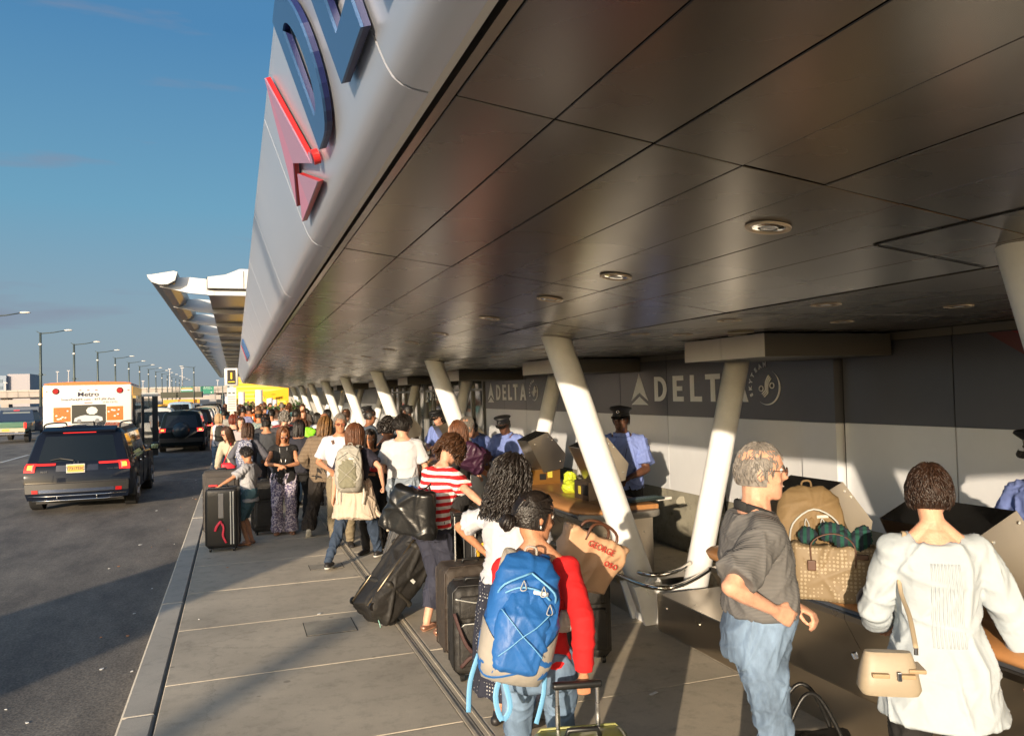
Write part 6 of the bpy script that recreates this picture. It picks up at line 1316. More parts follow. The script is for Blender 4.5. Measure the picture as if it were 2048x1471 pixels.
yb = empty('yellow_bus', (-9.5, 190, ROAD), 0, 'dark shelter with orange panels under the overpass left of the green signs', 'shelter'); MB().box(-6, 2.5, 0, 8, 2.6, 3.9).build('roof', mat('shelter_dark', (.05, .05, .03), .6), yb); MB().box(-5.5, 2, .5, 1, 1.2, 2.2).build('orange_panel', mat('shelter_orange', (.7, .32, .03), .5), yb); MB().box(-5.5, 2, .2, .45, 0, 1.2).build('lower_wall', mat('shelter_low', (.1, .1, .1), .6), yb)
# left edge: low wall with slanted bars, blue truck, distant buildings and masts
lw = empty('low_parapet', (-16.4, 69, 0), 0, 'pale low parapet at the left edge with five slanted silver bars on top', 'wall'); MB().rbox(-5, 2.1, 0, 1.2, -.2, 1.05, .1).build('parapet_body', mat('parapet_cream', (.55, .52, .46), .6), lw, smooth=40); MB().box(-5, 2.0, .9, 3.5, .9, 1.75).build('blue_cover', mat('cover_navy', (.05, .075, .12), .4), lw)
for k in range(5): mb = MB(); mb.tube([(-2.9 + k * 1.0, .5, 1.08), (-2.45 + k * 1.0, .8, 1.55)], [.06, .04], 8); mb.build('silver_bar', mat('bar_silver', (.75, .75, .75), .2, .9), lw, smooth='all')
bd = empty('far_building', (-134, 578, 0), 0, 'hazy pale block building with a darker blue wing on the left horizon', 'building'); MB().box(-14, -3, 0, 30, 0, 20).build('blue_wing', mat('far_blue', (.22, .27, .34), .6), bd); MB().box(-3, 9.5, 3, 30, 0, 21).build('pale_block', mat('far_pale', (.36, .34, .36), .8), bd)
for k in range(4): MB().box(-13.5, -5, -.2, 0, 3 + k * 4.2, 5 + k * 4.2).build('window_band', mat('far_band', (.12, .17, .22), .3), bd)
for i, (x, y, h) in enumerate(((-85, 454, 17.5), (-80, 454, 18), (-58, 380, 9), (-30, 420, 17), (-22, 380, 16), (-95, 400, 11), (-8, 420, 11), (-112, 470, 13), (-45, 450, 12))):
    t = empty('light_mast', (x, y, 0), 0, 'thin pale mast far off on the skyline beyond the overpass', 'mast', 'thin masts on the skyline'); mb = MB(); mb.tube([(0, 0, 0), (0, 0, h)], [.28, .2], 8); mb.build('mast_pole', mat('mast_pale', (.5, .48, .48), .8), t); MB().box(-.7, .7, -.3, .3, h, h + .4).build('mast_head', mat('mast_pale', (.5, .48, .48), .8), t)
tb = MB(); rg_ = random.Random(3)
x = -420
while x < 10: w_ = rg_.uniform(12, 40); h = rg_.uniform(4, 9); tb.box(x, x + w_, 700, 720, -.2, h); x += w_ + rg_.uniform(0, 25)
tag(tb.build('skyline', mat('skyline_grey', (.26, .25, .26), .9)), kind='structure')
# litter
rg_ = random.Random(11); M_LIT = mat('litter_white', (.7, .7, .68), .7); M_LITO = mat('litter_orange', (.6, .25, .08), .7)
for i in range(46):
    y = rg_.uniform(6, 24); x = rg_.choice([rg_.uniform(-1.6, -.78), rg_.uniform(-1.1, -.78), rg_.uniform(-.4, 3.0)]); z = ROAD + .002 if x < -.74 else .003
    t = MB(); s_ = rg_.uniform(.008, .028); t.prism([(s_ * math.cos(a) * (1 + .4 * math.sin(3 * a)), s_ * .7 * math.sin(a)) for a in [2 * PI * j / 7 for j in range(7)]], lambda a, b_: (a, b_, 0), lambda a, b_: (a, b_, .004))
    o = t.build('litter_scrap', M_LIT if rg_.random() < .65 else M_LITO, None, loc=(x, y, z), rot=(0, 0, rg_.uniform(0, 6))); tag(o, 'small scrap of litter on the asphalt by the kerb' if x < -.74 else 'small scrap of litter on the sidewalk slabs', 'litter', 'litter by the kerb' if x < -.74 else 'litter on the sidewalk')
t = MB(); t.rbox(-.035, .035, -.012, .012, 0, .006, .002); tag(t.build('paper_scrap', M_LIT, None, loc=(2.62, 4.72, .004), rot=(0, 0, .4)), 'white paper scrap on the shaded slab left of the polo man', 'litter')
# ================================================================= PEOPLE AND WHAT THEY CARRY
def loc_in(p, rz, w_):   # world point -> person-local
    d = Vector(w_) - Vector((p[0], p[1], 0)); return Matrix.Rotation(-rz, 3, 'Z') @ d
HB = {'dark': mat('hair_black', (.014, .010, .008), .38, var=.5, vscale=30, bump=.3, bscale=90), 'brown': mat('hair_brown', (.060, .026, .012), .42, var=.45, vscale=30, bump=.3, bscale=90), 'auburn': mat('hair_auburn', (.12, .045, .018), .42, var=.4, vscale=30, bump=.3, bscale=90),
      'red': mat('hair_red', (.16, .03, .012), .45, var=.4, vscale=30), 'grey': mat('hair_grey', (.21, .19, .17), .5, var=.4, vscale=40), 'blonde': mat('hair_blonde', (.42, .28, .15), .45, var=.35, vscale=30), 'gold': mat('hair_gold_brown', (.16, .08, .025), .5, var=.6, vscale=20)}
def cl(name, c, **k): 
    k.setdefault('rough', .85); k.setdefault('var', .10); k.setdefault('vscale', 6); k.setdefault('bump', .18); k.setdefault('bscale', 28); return mat(name, c, **k)
JEAN = cl('denim_faded', (.14, .21, .31), var=.5, vscale=6, stretch=(1, 1, .35)); JEAN2 = cl('denim_mid', (.12, .19, .28), var=.4, vscale=5, stretch=(1, 1, .4)); NAVY = cl('navy_cloth', (.022, .026, .042)); BLK = cl('black_cloth', (.012, .011, .011)); WHT = cl('white_cloth', (.52, .52, .55), var=.03)
BLU = cl('uniform_blue', (.17, .23, .52), var=.06); DKJ = cl('dark_denim', (.025, .042, .075), var=.25); SHOE = mat('shoe_black', (.02, .018, .018), .5); SOLE = mat('sole_white', (.6, .58, .52), .6); SAND = mat('sandal_tan', (.28, .13, .07), .6)
# ---- P1: woman in red
p1 = (1.245, 3.27); r1 = R(-20)
pd = person(p1, r1, 1.60, 'f', .93, 'tan', 'woman in a red top and jeans with a dark bun, wearing a blue backpack', head=(12, -60), Rr=loc_in(p1, r1, (1.365, 3.05, .862)), hintR=(.25, -1, 0), L=(-.08, .26, 1.02), hintL=(-.3, -.5, -1), grip=(.5, 1.25), palmR=(0, 1, .05),
    top=dict(mat=cl('red_jersey', (.62, .010, .012), var=.05), sleeve=.97, hem=.93, grow=.010, neck=1.42, cuff=-.002, fold=.0035), bottom=dict(mat=JEAN, slim=True, len=.1, grow=.018, fold=.009), shoes=dict(mat=SHOE), hair=dict(style='bun', mat=HB['dark'], dens=1.6), vox=.0065, seed=3)
F = pd['FH']; mb = MB(); mb.sph(F @ Vector((.080, -.004, -.042)), (.005, .005, .009), 8, 6); mb.build('earring', mat('pearl', (.7, .7, .68), .15, .5), pd['root'], smooth='all')
backpack((1.10, 3.09, 1.135), (R(-9), R(13), r1 + R(6)), .92, cl('pack_blue', (.018, .115, .36), rough=.5, var=.12), cl('pack_grey', (.34, .31, .27), rough=.6), 'large blue backpack with grey base and bungee cord, worn by the woman in red', cordmat=mat('cord_blue', (.15, .38, .62), .5), patch=M_SW, vox=.008, wide=.98)
mb = MB(); mb.tube(smoothpts([(0, 0, 0), (-.03, -.01, -.08), (-.01, -.02, -.17), (.03, -.01, -.13), (.01, 0, -.02)]), [(.011, .002)] * 17, 6, side=(1, 0, 0)); o = mb.build('dangling_strap', mat('cord_blue', (.15, .38, .62), .5), None, loc=(.985, 3.0, .93)); tag(o, 'loose blue strap loop dangling under the blue backpack', 'strap')
mb = MB(); mb.sph((0, 0, 0), (.035, .03, .05), 10, 8); o = link('rain_cover', remesh('rain_cover', mb, .008, [cl('cover_pale', (.45, .42, .38))], 1, folds(77, .01, 40, 1)), None, (1.335, 3.16, 1.05)); tag(o, 'crumpled pale cloth tucked in the side of the blue backpack', 'cloth')
suitcase((1.30, 2.93, -.03), R(-12), .40, .24, .64, mat('case_olive_green', (.16, .17, .035), .35, var=.15, vscale=4, coat=.4), 'olive green suitcase at the bottom edge, pulled by the woman in red', handle=.17, soft=False, pocket=False, piping=mat('olive_piping', (.28, .28, .1), .4))
# ---- P2: man in polo
p2 = (2.150, 2.960); r2 = R(-112)
pd = person(p2, r2, 1.79, 'm', .96, 'fair', 'smiling grey-haired man in a fine-striped polo shirt and faded jeans, hand on hip', head=(2, -6), Rr=(.225, .03, 1.12), hintR=(.6, -1.0, .0), palmR=(-1, .1, -.2), L=(-.10, .20, 1.06), grip=(.6, .3), belly=.06, lean=3,
    top=dict(mat=stripes('polo_stripe', (.075, .074, .075), (.185, .178, .172), .0052, .5, warp=.012, soft=.06), sleeve=.46, hem=1.03, grow=.020, collar=False, fold=.010, cuff=.016), bottom=dict(mat=cl('denim_light', (.14, .205, .30), var=.6, vscale=6, stretch=(1, 1, .4)), grow=.016, waist=1.05, fold=.011, len=.09, flare=.012), shoes=dict(mat=SHOE), hair=dict(style='short', mat=HB['grey'], dens=.9, vol=-.0015), vox=.0065, seed=5, extras=('sunglasses', 'smile'), Rg=(-0.02, -.10), Lg=(-.04, -.02))
Fn = pd['Fn']; mb = MB(); s_ = pd['s']
for sx in (-1, 1): mb.tube([(Fn @ Vector(q)) * s_ for q in ((sx * .074, -.055, .008), (sx * .088, .0, -.006), (sx * .070, .062, -.028), (sx * .022, .088, -.065))], [(.020, .007)] * 4, 8, side=(0, 0, 1))
mb.tube([(Fn @ Vector(q)) * s_ for q in ((-.074, -.055, .008), (0, -.085, .014), (.074, -.055, .008))], [(.022, .007)] * 3, 8, side=(0, 0, 1)); mb.build('collar', cl('collar_black', (.02, .02, .02)), pd['root'], smooth='all')
# ---- P3: woman in white tunic
p3 = (2.74, 2.52); r3 = R(-32)
pd = person(p3, r3, 1.69, 'f', 1.0, 'fair', 'short-haired woman in a long white tunic, seen from behind at the right', head=(6, -22), L=(-.17, .26, .98), Rr=(.36, .02, .84), hintL=(-.55, -1, -.2), hintR=(1, -.7, 0), grip=(.5, .9), lean=3,
    top=dict(mat=cl('white_linen', (.40, .45, .49), var=.04, bump=.35, bscale=18), name='tunic', sleeve=.90, hem=.70, grow=.020, flare=.12, fold=.012, cuff=.016, neck=1.425), bottom=dict(mat=BLK, grow=.016), shoes=dict(mat=SHOE), hair=dict(style='short', mat=mat('hair_dark_brown', (.030, .014, .008), .4, var=.5, vscale=30, bump=.3, bscale=90), dens=2.6, vol=.004), vox=.0065, seed=8)
fr = pd['frame']; s_ = pd['s']; mb = MB(); tun = [o for o in pd['root'].children if o.name.startswith('tunic')][0]
for k in range(9):
    x = (-.045 + k * .013) * s_; mb.tube([surf_y(tun, x * (1 + (1.33 - z) * .5), z, off=.001) for z in [.98 + .03 * q for q in range(12)]], .0042, 5)
mb.build('tunic_pleats', cl('white_linen', (.40, .45, .49)), pd['root'], smooth='all')
# beige handbag with strap
bgm = mat('beige_leather', (.33, .27, .19), .42, var=.06, bump=.12, bscale=150, stretch=(1, 1, 6)); hb = empty('handbag', (2.28, 2.33, .90), R(-30), 'small beige leather handbag on a long strap at the white tunic woman\'s left hip', 'handbag')
mb = MB(); rr = []
for z, w_, d_ in ((0, .100, .050), (.02, .110, .056), (.08, .100, .048), (.135, .086, .030), (.15, .08, .02)): rr.append([(w_ * math.copysign(abs(math.cos(a)) ** .4, math.cos(a)), d_ * math.copysign(abs(math.sin(a)) ** .6, math.sin(a)), z) for a in [2 * PI * j / 28 for j in range(28)]])
mb.rings(rr); mb.build('bag_body', bgm, hb, smooth=45); mb = MB(); [mb.rbox(x - .03, x + .03, -.066, -.035, .07, .085, .003) for x in (-.04, .05)]; mb.rbox(.06, .12, -.05, .05, .085, .10, .004); mb.build('flap_strap', mat('beige_leather_edge', (.36, .25, .14), .4), hb); mb = MB(); mb.rbox(.015, .03, -.070, -.064, .062, .095, .003); mb.tube([(-.11, 0, .12), (-.118, 0, .14)], .01, 8); mb.tube([(.10, 0, .14), (.10, 0, .165)], .008, 8); mb.build('buckle', M_CHR, hb)
ptop = (pd['Fs'] @ Vector((-.125, -.02, .035))) * s_; pw = Matrix.Rotation(r3, 3, 'Z') @ ptop + Vector((p3[0], p3[1], 0)) - Vector((2.28, 2.33, .90)); pw = Matrix.Rotation(R(30), 3, 'Z') @ pw
fb = surf_y(tun, -.15, 1.22, off=.006); fb = Matrix.Rotation(R(30), 3, 'Z') @ (Matrix.Rotation(r3, 3, 'Z') @ fb + Vector((p3[0], p3[1], 0)) - Vector((2.28, 2.33, .90)))
mb = MB(); P = smoothpts([(.10, 0, .16), tuple(Vector((.10, 0, .16)).lerp(fb, .5) + Vector((0, -.03, 0))), tuple(fb), tuple(pw + Vector((0, -.015, .012))), tuple(pw + Vector((.0, .10, -.04)))]); mb.tube(P, [(.009, .0025)] * len(P), 8, side=(1, .0, 0)); mb.build('shoulder_strap', mat('beige_strap', (.42, .33, .22), .5), hb, smooth='all')
# ---- things on the near counter
bkp = backpack((2.97, 3.56, 1.255), (R(4), R(-3), R(-30)), .92, cl('khaki_pack', (.19, .125, .055), rough=.7, var=.1), cl('khaki_pack_dark', (.17, .11, .05)), 'brown hiking backpack standing on the counter behind the man in the polo shirt', straps=False, detail=False, patch=mat('patch_cream', (.6, .55, .45), .6), vox=.009, wide=1.2)
mb = MB()
for x0 in (.04, -.04): mb.tube(smoothpts([(x0, -.17, .10), (x0 + .01, -.19, .07), (x0, -.19, .05), (x0 - .01, -.185, .07), (x0, -.17, .10)]), .003, 5)
mb.tube(smoothpts([(-.13, -.15, -.05), (-.11, -.19, .08), (0, -.185, .15), (.11, -.19, .08), (.13, -.15, -.05)]), .005, 6); mb.build('zipper', mat('zip_pull_grey', (.45, .45, .42), .5), bkp, smooth='all')
tw = blotch('woven_monogram', (.36, .29, .19), (.22, .16, .09), 52, .36, 'dots', .6, stretch=(1, 1, 1)); bh_ = mat('brown_leather', (.09, .035, .018), .45)
tt = tote((2.83, 3.22, .975), (0, 0, R(-42)), .36, .17, .27, tw, 'beige monogram-patterned tote with brown handles and green cloth on top, on the counter', flare=1.12, handle=0, vox=.008)
for s2 in (-1, 1): mb = MB(); P = smoothpts([(-.10, s2 * .075, .17), (-.10, s2 * .07, .28), (-.03, s2 * .055, .325), (.05, s2 * .055, .32), (.10, s2 * .07, .27), (.10, s2 * .075, .17)]); mb.tube(P, [(.010, .004)] * len(P), 8, side=(0, 1, 0)); mb.build('handle', bh_, tt, smooth='all')
MB().rbox(-.12, -.08, -.100, -.082, .15, .20, .004).build('leather_tab', bh_, tt); MB().rbox(.10, .16, -.100, -.084, .215, .24, .003).build('leather_tab', bh_, tt)
mb = MB(); [mb.sph((random.uniform(-.13, .15), random.uniform(-.04, .04), random.uniform(-.01, .03)), random.uniform(.03, .045), 8, 6) for k in range(14)]; o = link('green_scarf', remesh('green_scarf', mb, .009, [stripes('tartan_green', (.01, .07, .05), (.015, .025, .04), .035, .5, 0, .95)], 1, folds(21, .012, 45, 1)), None, (2.83, 3.22, 1.275), (0, 0, R(-42))); tag(o, 'dark green checked scarf bundled in the mouth of the monogram tote', 'scarf')
mb = MB(); mb.tube([(.13 * math.cos(a), .105 * math.sin(a), 0) for a in [R(40) + R(290) * j / 22 for j in range(23)]], .058, 14, round_=True); o = link('neck_pillow', remesh('neck_pillow', mb, .009, [cl('navy_velour', (.014, .014, .04), rough=.95, sheen=.3)], 2, folds(31, .005, 20, 1)), None, (2.88, 2.86, 1.035), (0, 0, R(160))); tag(o, 'dark navy horseshoe neck pillow lying on the counter pad beside the monogram tote', 'pillow')
mb = MB(); P = smoothpts([(0, .10, .16), (-.02, .06, .06), (-.03, .0, .0), (-.10, -.06, -.02), (-.17, -.10, -.14), (-.16, -.13, -.24)]); mb.tube(P, [(.016, .002)] * len(P), 6, side=(.3, 1, 0)); o = mb.build('camera_strap', BLK, None, loc=(2.70, 3.34, 1.0)); tag(o, 'black camera strap with yellow lettering hanging over the leather counter edge', 'strap'); text_mesh('strap_text', 'Nikon', .03, mat('strap_yellow', (.8, .5, .02), .5), o, (-.14, -.135, -.08), (PI / 2, PI / 2, R(-60)), .001)
# black handbag on the floor
tb_ = tote((2.46, 2.98, .22), (0, 0, R(-20)), .40, .18, .24, mat('black_leather', (.010, .010, .010), .38, bump=.1, bscale=70), 'black leather handbag with tall handles on the floor by the polo man\'s feet', flare=.86, handle=.0, vox=.008)
for s2 in (-1, 1): mb = MB(); P = smoothpts([(-.11, s2 * .07, .17), (-.12, s2 * .07, .30), (-.05, s2 * .06, .43), (.02, s2 * .055, .42), (.10, s2 * .07, .27), (.12, s2 * .07, .17)]); mb.tube(P, .010, 8); mb.build('handle', mat('black_leather', (.01, .01, .01), .38), tb_, smooth='all')
# ---- P4: curly-haired woman with tote
p4 = (1.56, 4.60); r4 = R(-62)
person(p4, r4, 1.62, 'f', 1.0, 'tan', 'woman with long dark curly hair in a white blouse, behind the woman in red', head=(12, -10), Rr=(.18, .30, 1.02), L=(-.30, .10, 1.02), lean=4, hintL=(-1, -.2, -.4),
    top=dict(mat=WHT, sleeve=.40, hem=.96, grow=.02, fold=.012, neck=1.425), bottom=dict(kind='skirt', mat=blotch('polka_navy', (.45, .45, .45), (.018, .02, .035), 46, .22, 'dots'), len=.25, flare=.03, grow=.018), shoes=dict(mat=SHOE), hair=dict(style='curly', mat=HB['dark'], len=.26, vol=.045, dens=1.35), vox=.0085, seed=12)
tg = tote((1.64, 3.72, 1.06), (R(8), R(26), R(10)), .34, .13, .27, mat('tan_tote_leather', (.56, .34, .20), .55, var=.06, bump=.1, bscale=20), 'tan leather tote bag with faint red print, held by the curly-haired woman', flare=1.25, handle=.06, hm=bh_, vox=.010, sag=.014)
text_mesh('red_print', 'GEORGE', .045, mat('tote_red', (.55, .05, .04), .6), tg, (-.01, -.082, .215), (PI / 2, 0, R(0)), .001); text_mesh('red_print', 'oso', .06, mat('tote_red', (.55, .05, .04), .6), tg, (.09, -.078, .16), (PI / 2, 0, 0), .001)
# ---- P5: striped shirt
p5 = (1.58, 6.64); r5 = R(-66)
pd = person(p5, r5, 1.70, 'f', 1.05, 'fair', 'curly-haired woman in a red and white striped shirt holding a suitcase handle', lean=20, head=(48, 6), Rr=loc_in(p5, r5, (1.93, 5.98, 1.075)), L=(-.16, .34, 1.0), hintR=(.9, -.6, .1), palmR=(.1, .2, -1), grip=(.4, 1.0),
    top=dict(mat=stripes('stripe_red_white', (.60, .014, .018), (.78, .76, .74), .058, .5, warp=.02), sleeve=.40, hem=.93, grow=.020, fold=.009), bottom=dict(mat=cl('navy_chino', (.028, .030, .050)), len=.20, grow=.018, fold=.010), shoes=dict(mat=mat('bronze_flat', (.35, .18, .12), .3, .5), low=True), hair=dict(style='curlybob', mat=HB['brown'], len=.07, vol=.035, dens=1.3), vox=.0085, seed=15)
tp5 = tote((1.32, 6.40, .93), (R(6), R(14), R(-35)), .50, .20, .36, mat('black_bag_leather', (.012, .012, .012), .3, bump=.08, bscale=50), 'big black leather shopper hanging behind the hip of the striped-shirt woman', flare=.66, handle=0, vox=.011, sag=.012)
sh5 = Matrix.Rotation(r5, 3, 'Z') @ ((pd['Fs'] @ Vector((-.11, -.02, .03))) * pd['s']) + Vector((p5[0], p5[1], 0))
rel = Euler((R(6), R(8), R(-35))).to_matrix().inverted() @ (sh5 - Vector((1.30, 6.42, .96)))
for s2 in (-1, 1): mb = MB(); mb.tube(smoothpts([(-.08 if s2 < 0 else .12, s2 * .06, .24), tuple(rel * .55 + Vector((0, s2 * .04, .1))), tuple(rel + Vector((0, s2 * .02, .012)))]), .008, 8); mb.build('handle', mat('black_bag_leather', (.01, .01, .01), .3), tp5, smooth='all')
mb = MB(); mb.sph((0, 0, 0), (.10, .05, .04), 8, 6); o = link('blue_package', remesh('blue_package', mb, .012, [mat('package_blue', (.05, .15, .5), .3)], 0, folds(5, .012, 40, 1)), None, (1.34, 6.42, 1.25)); tag(o, 'blue plastic package peeping out of the black leather shopper', 'package')
# suitcases round her
suitcase((1.74, 6.02, 0), R(2), .50, .30, .66, M_NYLB, 'large brown-black soft suitcase standing upright behind the black roller duffel', handle=.36, piping=mat('piping_dark_brown', (.03, .02, .015), .5))
s5_ = suitcase((1.63, 5.55, 0), R(-6), .36, .28, .62, M_NYL, 'black roller duffel with curved silver piping, just left of the blue backpack', handle=.0, pocket=True, piping=M_PLAST)
mb = MB(); mb.tube(smoothpts([(-.17, -.175, .60), (-.05, -.18, .57), (.10, -.18, .54), (.14, -.18, .48), (.13, -.18, .35)]), .005, 6); mb.tube(smoothpts([(.14, -.178, .22), (.14, -.18, .10), (.05, -.18, .075), (-.02, -.178, .09)]), .005, 6); mb.build('silver_piping', M_ZIP, s5_, smooth='all')
mb = MB()
for P in ([(-.18, -.17, .50), (-.10, -.21, .28), (.02, -.2, .20), (.15, -.18, .34)], [(-.14, -.17, .12), (-.05, -.2, .20), (.08, -.19, .14), (.16, -.17, .20)]): P = smoothpts(P); mb.tube(P, [(.014, .003)] * len(P), 6, side=(0, 0, 1))
mb.build('compression_strap', mat('strap_maroon', (.05, .02, .018), .7), s5_, smooth='all'); MB().rbox(.14, .17, -.19, -.17, .44, .52, .006).build('red_tag', mat('tag_red', (.65, .02, .02), .5), s5_)
s6 = suitcase((1.98, 6.28, .0), R(4), .38, .24, 0.84, M_NYL, 'black carry-on with a curved yellow panel, between striped shirt and handle', handle=.0, pocket=False)
mb = MB(); P = smoothpts([(-.15, -.125, .70), (-.13, -.13, .79), (.0, -.13, .84), (.05, -.13, .80)]); mb.tube(P, [(.022, .004)] * len(P), 6, side=(.5, 0, 1)); mb.build('yellow_panel', mat('yellow_cloth', (.75, .42, .03), .6), s6, smooth='all')
suitcase((2.48, 5.50, 0), R(-10), .36, .22, .62, M_NYL, 'black upright suitcase half hidden behind the red sleeve', handle=.3)
df = empty('roller_duffel', (1.13, 7.14, .03), 0, 'huge black roller duffel bag leaning on its wheels behind the silver case', 'duffel bag'); A, B = Vector((0, 0, .14)), Vector((.62, .28, .80)); mb = MB()
ax = (B - A).normalized(); rot = ax.to_track_quat('Z', 'Y').to_matrix().to_4x4(); df.matrix_world = Matrix.Translation((1.12, 7.12, .07)) @ rot
mb.rbox(-.19, .19, -.17, .17, 0, .90, .09, 5); link('bag_body', remesh('bag_body', mb, .014, [M_NYL], 2, folds(61, .022, 8, .6)), df)
mb = MB(); [mb.rbox(-.198, .198, -.178, .178, z, z + .06, .07, 4) for z in (.24, .66)]; mb.build('webbing_band', mat('webbing_dark', (.03, .026, .02), .6), df, smooth=50); mb = MB(); [mb.tube([(x, .175, .02), (x, .178, .95)], .010, 8) for x in (-.12, .12)]; mb.build('frame_rail', mat('rail_bronze', (.2, .16, .11), .3, .8), df, smooth='all')
mb = MB(); wheels(mb, .15, .15, .035); mb.build('wheel', M_PLAST, df, smooth=40); MB().rbox(-.199, -.19, -.05, .02, .42, .45, .002).build('white_label', M_SW, df)
mb = MB(); mb.tube(smoothpts([(-.10, -.02, .0), (-.14, -.06, -.05), (-.12, -.03, -.10), (-.16, -.05, -.14)]), .004, 5); mb.build('green_ribbon', mat('ribbon_mint', (.3, .6, .5), .5), df, smooth='all')
sc_ = empty('silver_case', (1.62, 8.62, .10), 0, 'ribbed silver hard-shell case tilted on its handle behind the walking backpacker', 'suitcase'); sc_.matrix_world = Matrix.Translation((1.72, 8.7, .30)) @ Matrix.Rotation(R(-28), 4, 'Z') @ Matrix.Rotation(R(24), 4, 'Y') @ Matrix.Rotation(R(14), 4, 'X')
mb = MB(); mb.rbox(-.18, .18, -.11, .11, -.08, .44, .04, 4); mb.build('shell', mat('shell_silver', (.42, .42, .43), .22, .9), sc_, smooth=35); mb = MB(); [mb.rbox(-.16 + k * .045, -.14 + k * .045, -.117, .117, -.05, .44, .008) for k in range(8)]; mb.build('rib', mat('shell_silver', (.42, .42, .43), .22, .9), sc_, smooth=35)['kind'] = 'stuff'; mb = MB(); mb.rbox(-.05, .05, -.122, -.112, .30, .34, .006); mb.build('black_latch', M_PLAST, sc_)
th = [MB().tube([(x, .06, .4), (x, .06, .86)], .008, 8).build('telescopic_handle', M_ALU, sc_, smooth='all') for x in (-.06, .06)][0]; MB().rbox(-.08, .08, .045, .075, .85, .88, .01).build('grip', M_PLAST, th)
# ---- P6 / P7 / P8 / P9
person((2.36, 8.50), R(62), 1.72, 'f', 1.0, 'fair', 'woman with long straight brown hair facing left, above the striped shirt', head=(8, 10), L=(-.18, .28, 1.1), Rr=(.15, .3, 1.12), top=dict(mat=BLK, sleeve=.42, hem=.92), bottom=dict(mat=BLK), shoes=dict(mat=SHOE), hair=dict(style='long', mat=HB['auburn'], len=.24, vol=.012, dens=1.2), vox=.011, seed=21)
mb = MB(); mb.rbox(-.15, .15, -.06, .06, -.14, .13, .05, 4); o = link('purple_bag', remesh('purple_bag', mb, .012, [mat('purple_nylon', (.045, .014, .035), .45, bump=.2)], 1, folds(71, .02, 16, 1)), None, (2.36, 7.95, 1.36), (.3, .5, .2)); tag(o, 'dark purple slouchy bag between the striped shirt and the long-haired woman', 'bag')
person((2.46, 9.40), R(-75), 1.80, 'm', 1.08, 'fair', 'man in a charcoal t-shirt leaning his arms on the counter pad', lean=28, head=(10, 0), Rr=(.2, .46, 1.02), L=(-.18, .46, 1.02), top=dict(mat=cl('charcoal_tee', (.03, .028, .028)), sleeve=.40, hem=.90), bottom=dict(mat=DKJ, grow=.022), shoes=dict(mat=SHOE), hair=dict(style='short', mat=HB['grey']), vox=.011, seed=22)
p8 = (1.974, 9.75)
person(p8, R(-20), 1.77, 'm', 1.04, 'fair', 'dark-haired man in a white t-shirt and grey sweatpants with his back turned', head=(14, -48), Rr=(.22, .22, 1.06), L=(-.20, .24, 1.05), hintR=(.5, -1, -.3), hintL=(-.5, -1, -.3), top=dict(mat=WHT, sleeve=.40, hem=.88, grow=.020, fold=.010), bottom=dict(mat=cl('sweat_grey', (.22, .26, .31), var=.06), grow=.034, fold=.016, flare=.01), shoes=dict(mat=SHOE), hair=dict(style='short', mat=HB['dark'], dens=2, vol=.016), vox=.010, seed=23)
person((1.93, 10.60), R(-50), 1.70, 'f', .98, 'brown', 'woman in a black tank top with short curly hair left of the white t-shirt man', head=(5, -15), Rr=(.2, .25, 1.1), L=(-.2, .2, 1.0), top=dict(mat=BLK, sleeve=0, hem=.92), bottom=dict(mat=BLK, slim=True), shoes=dict(mat=SHOE), hair=dict(style='afro', mat=HB['dark'], vol=.03, dens=1), vox=.012, seed=24)
mb = MB(); mb.rbox(-.10, .10, -.03, .03, -.065, .065, .02, 3); mb.tube([(-.09, 0, .06), (-.09, 0, .14)], .006, 6); o = mb.build('red_pouch', mat('pouch_red', (.55, .015, .02), .5), None, smooth=45, loc=(1.70, 9.98, 1.13), rot=(0, R(14), 0)); tag(o, 'small bright red pouch hanging left of the white t-shirt man', 'pouch')
# ---- P10 walking backpacker
p10 = (1.36, 9.60); r10 = R(-34)
pd = person(p10, r10, 1.69, 'f', 1.0, 'fair', 'walking girl with a grey backpack and a cream jacket tied round her waist', head=(2, -30), twist=12, Lg=(-.14, -.30), Rg=(.02, .38, .0, 0), L=(-.27, -.05, .84), Rr=loc_in(p10, r10, (1.66, 9.42, .97)), hintR=(1, -.8, 0), grip=(.3, 1.1),
    top=dict(mat=cl('navy_tee', (.02, .018, .032)), sleeve=.36, hem=.98, fold=.008), bottom=dict(mat=DKJ, slim=True), shoes=dict(mat=SHOE, sole=SOLE), hair=dict(style='bob', mat=HB['auburn'], len=.13, vol=.014, dens=1.3), vox=.0085, seed=31)
mb = MB(); rr = []
for z, a_, b_ in ((1.06, .175, .135), (.98, .20, .16), (.85, .235, .185), (.72, .265, .21), (.62, .29, .22)): rr.append([(a_ * math.cos(t) , b_ * math.sin(t) * (1 if math.sin(t) < 0 else .75), z * .965 + (.05 * (math.sin(t) > .3) if z < .7 else 0) + .02 * math.sin(t * 3)) for t in [2 * PI * j / 30 for j in range(30)]])
mb.rings(rr); link('tied_jacket', remesh('tied_jacket', mb, .010, [cl('cream_cotton', (.50, .41, .32), var=.05)], 2, folds(91, .016, 20, .25)), pd['root'])
mb = MB(); P = smoothpts([(.24, .02, .68), (.32, .0, .60), (.38, .02, .50), (.40, .03, .42)]); mb.tube(P, [(.05 - .0025 * i, .02) for i in range(len(P))], 10, side=(0, 1, 0)); mb.build('jacket_sleeve', cl('cream_cotton', (.50, .41, .32)), pd['root'], smooth='all')
bk = (pd['frame'](1.24) @ Vector((.0, -.155, 0))) * pd['s']; bw_ = Matrix.Rotation(r10, 3, 'Z') @ bk + Vector((p10[0], p10[1], 0))
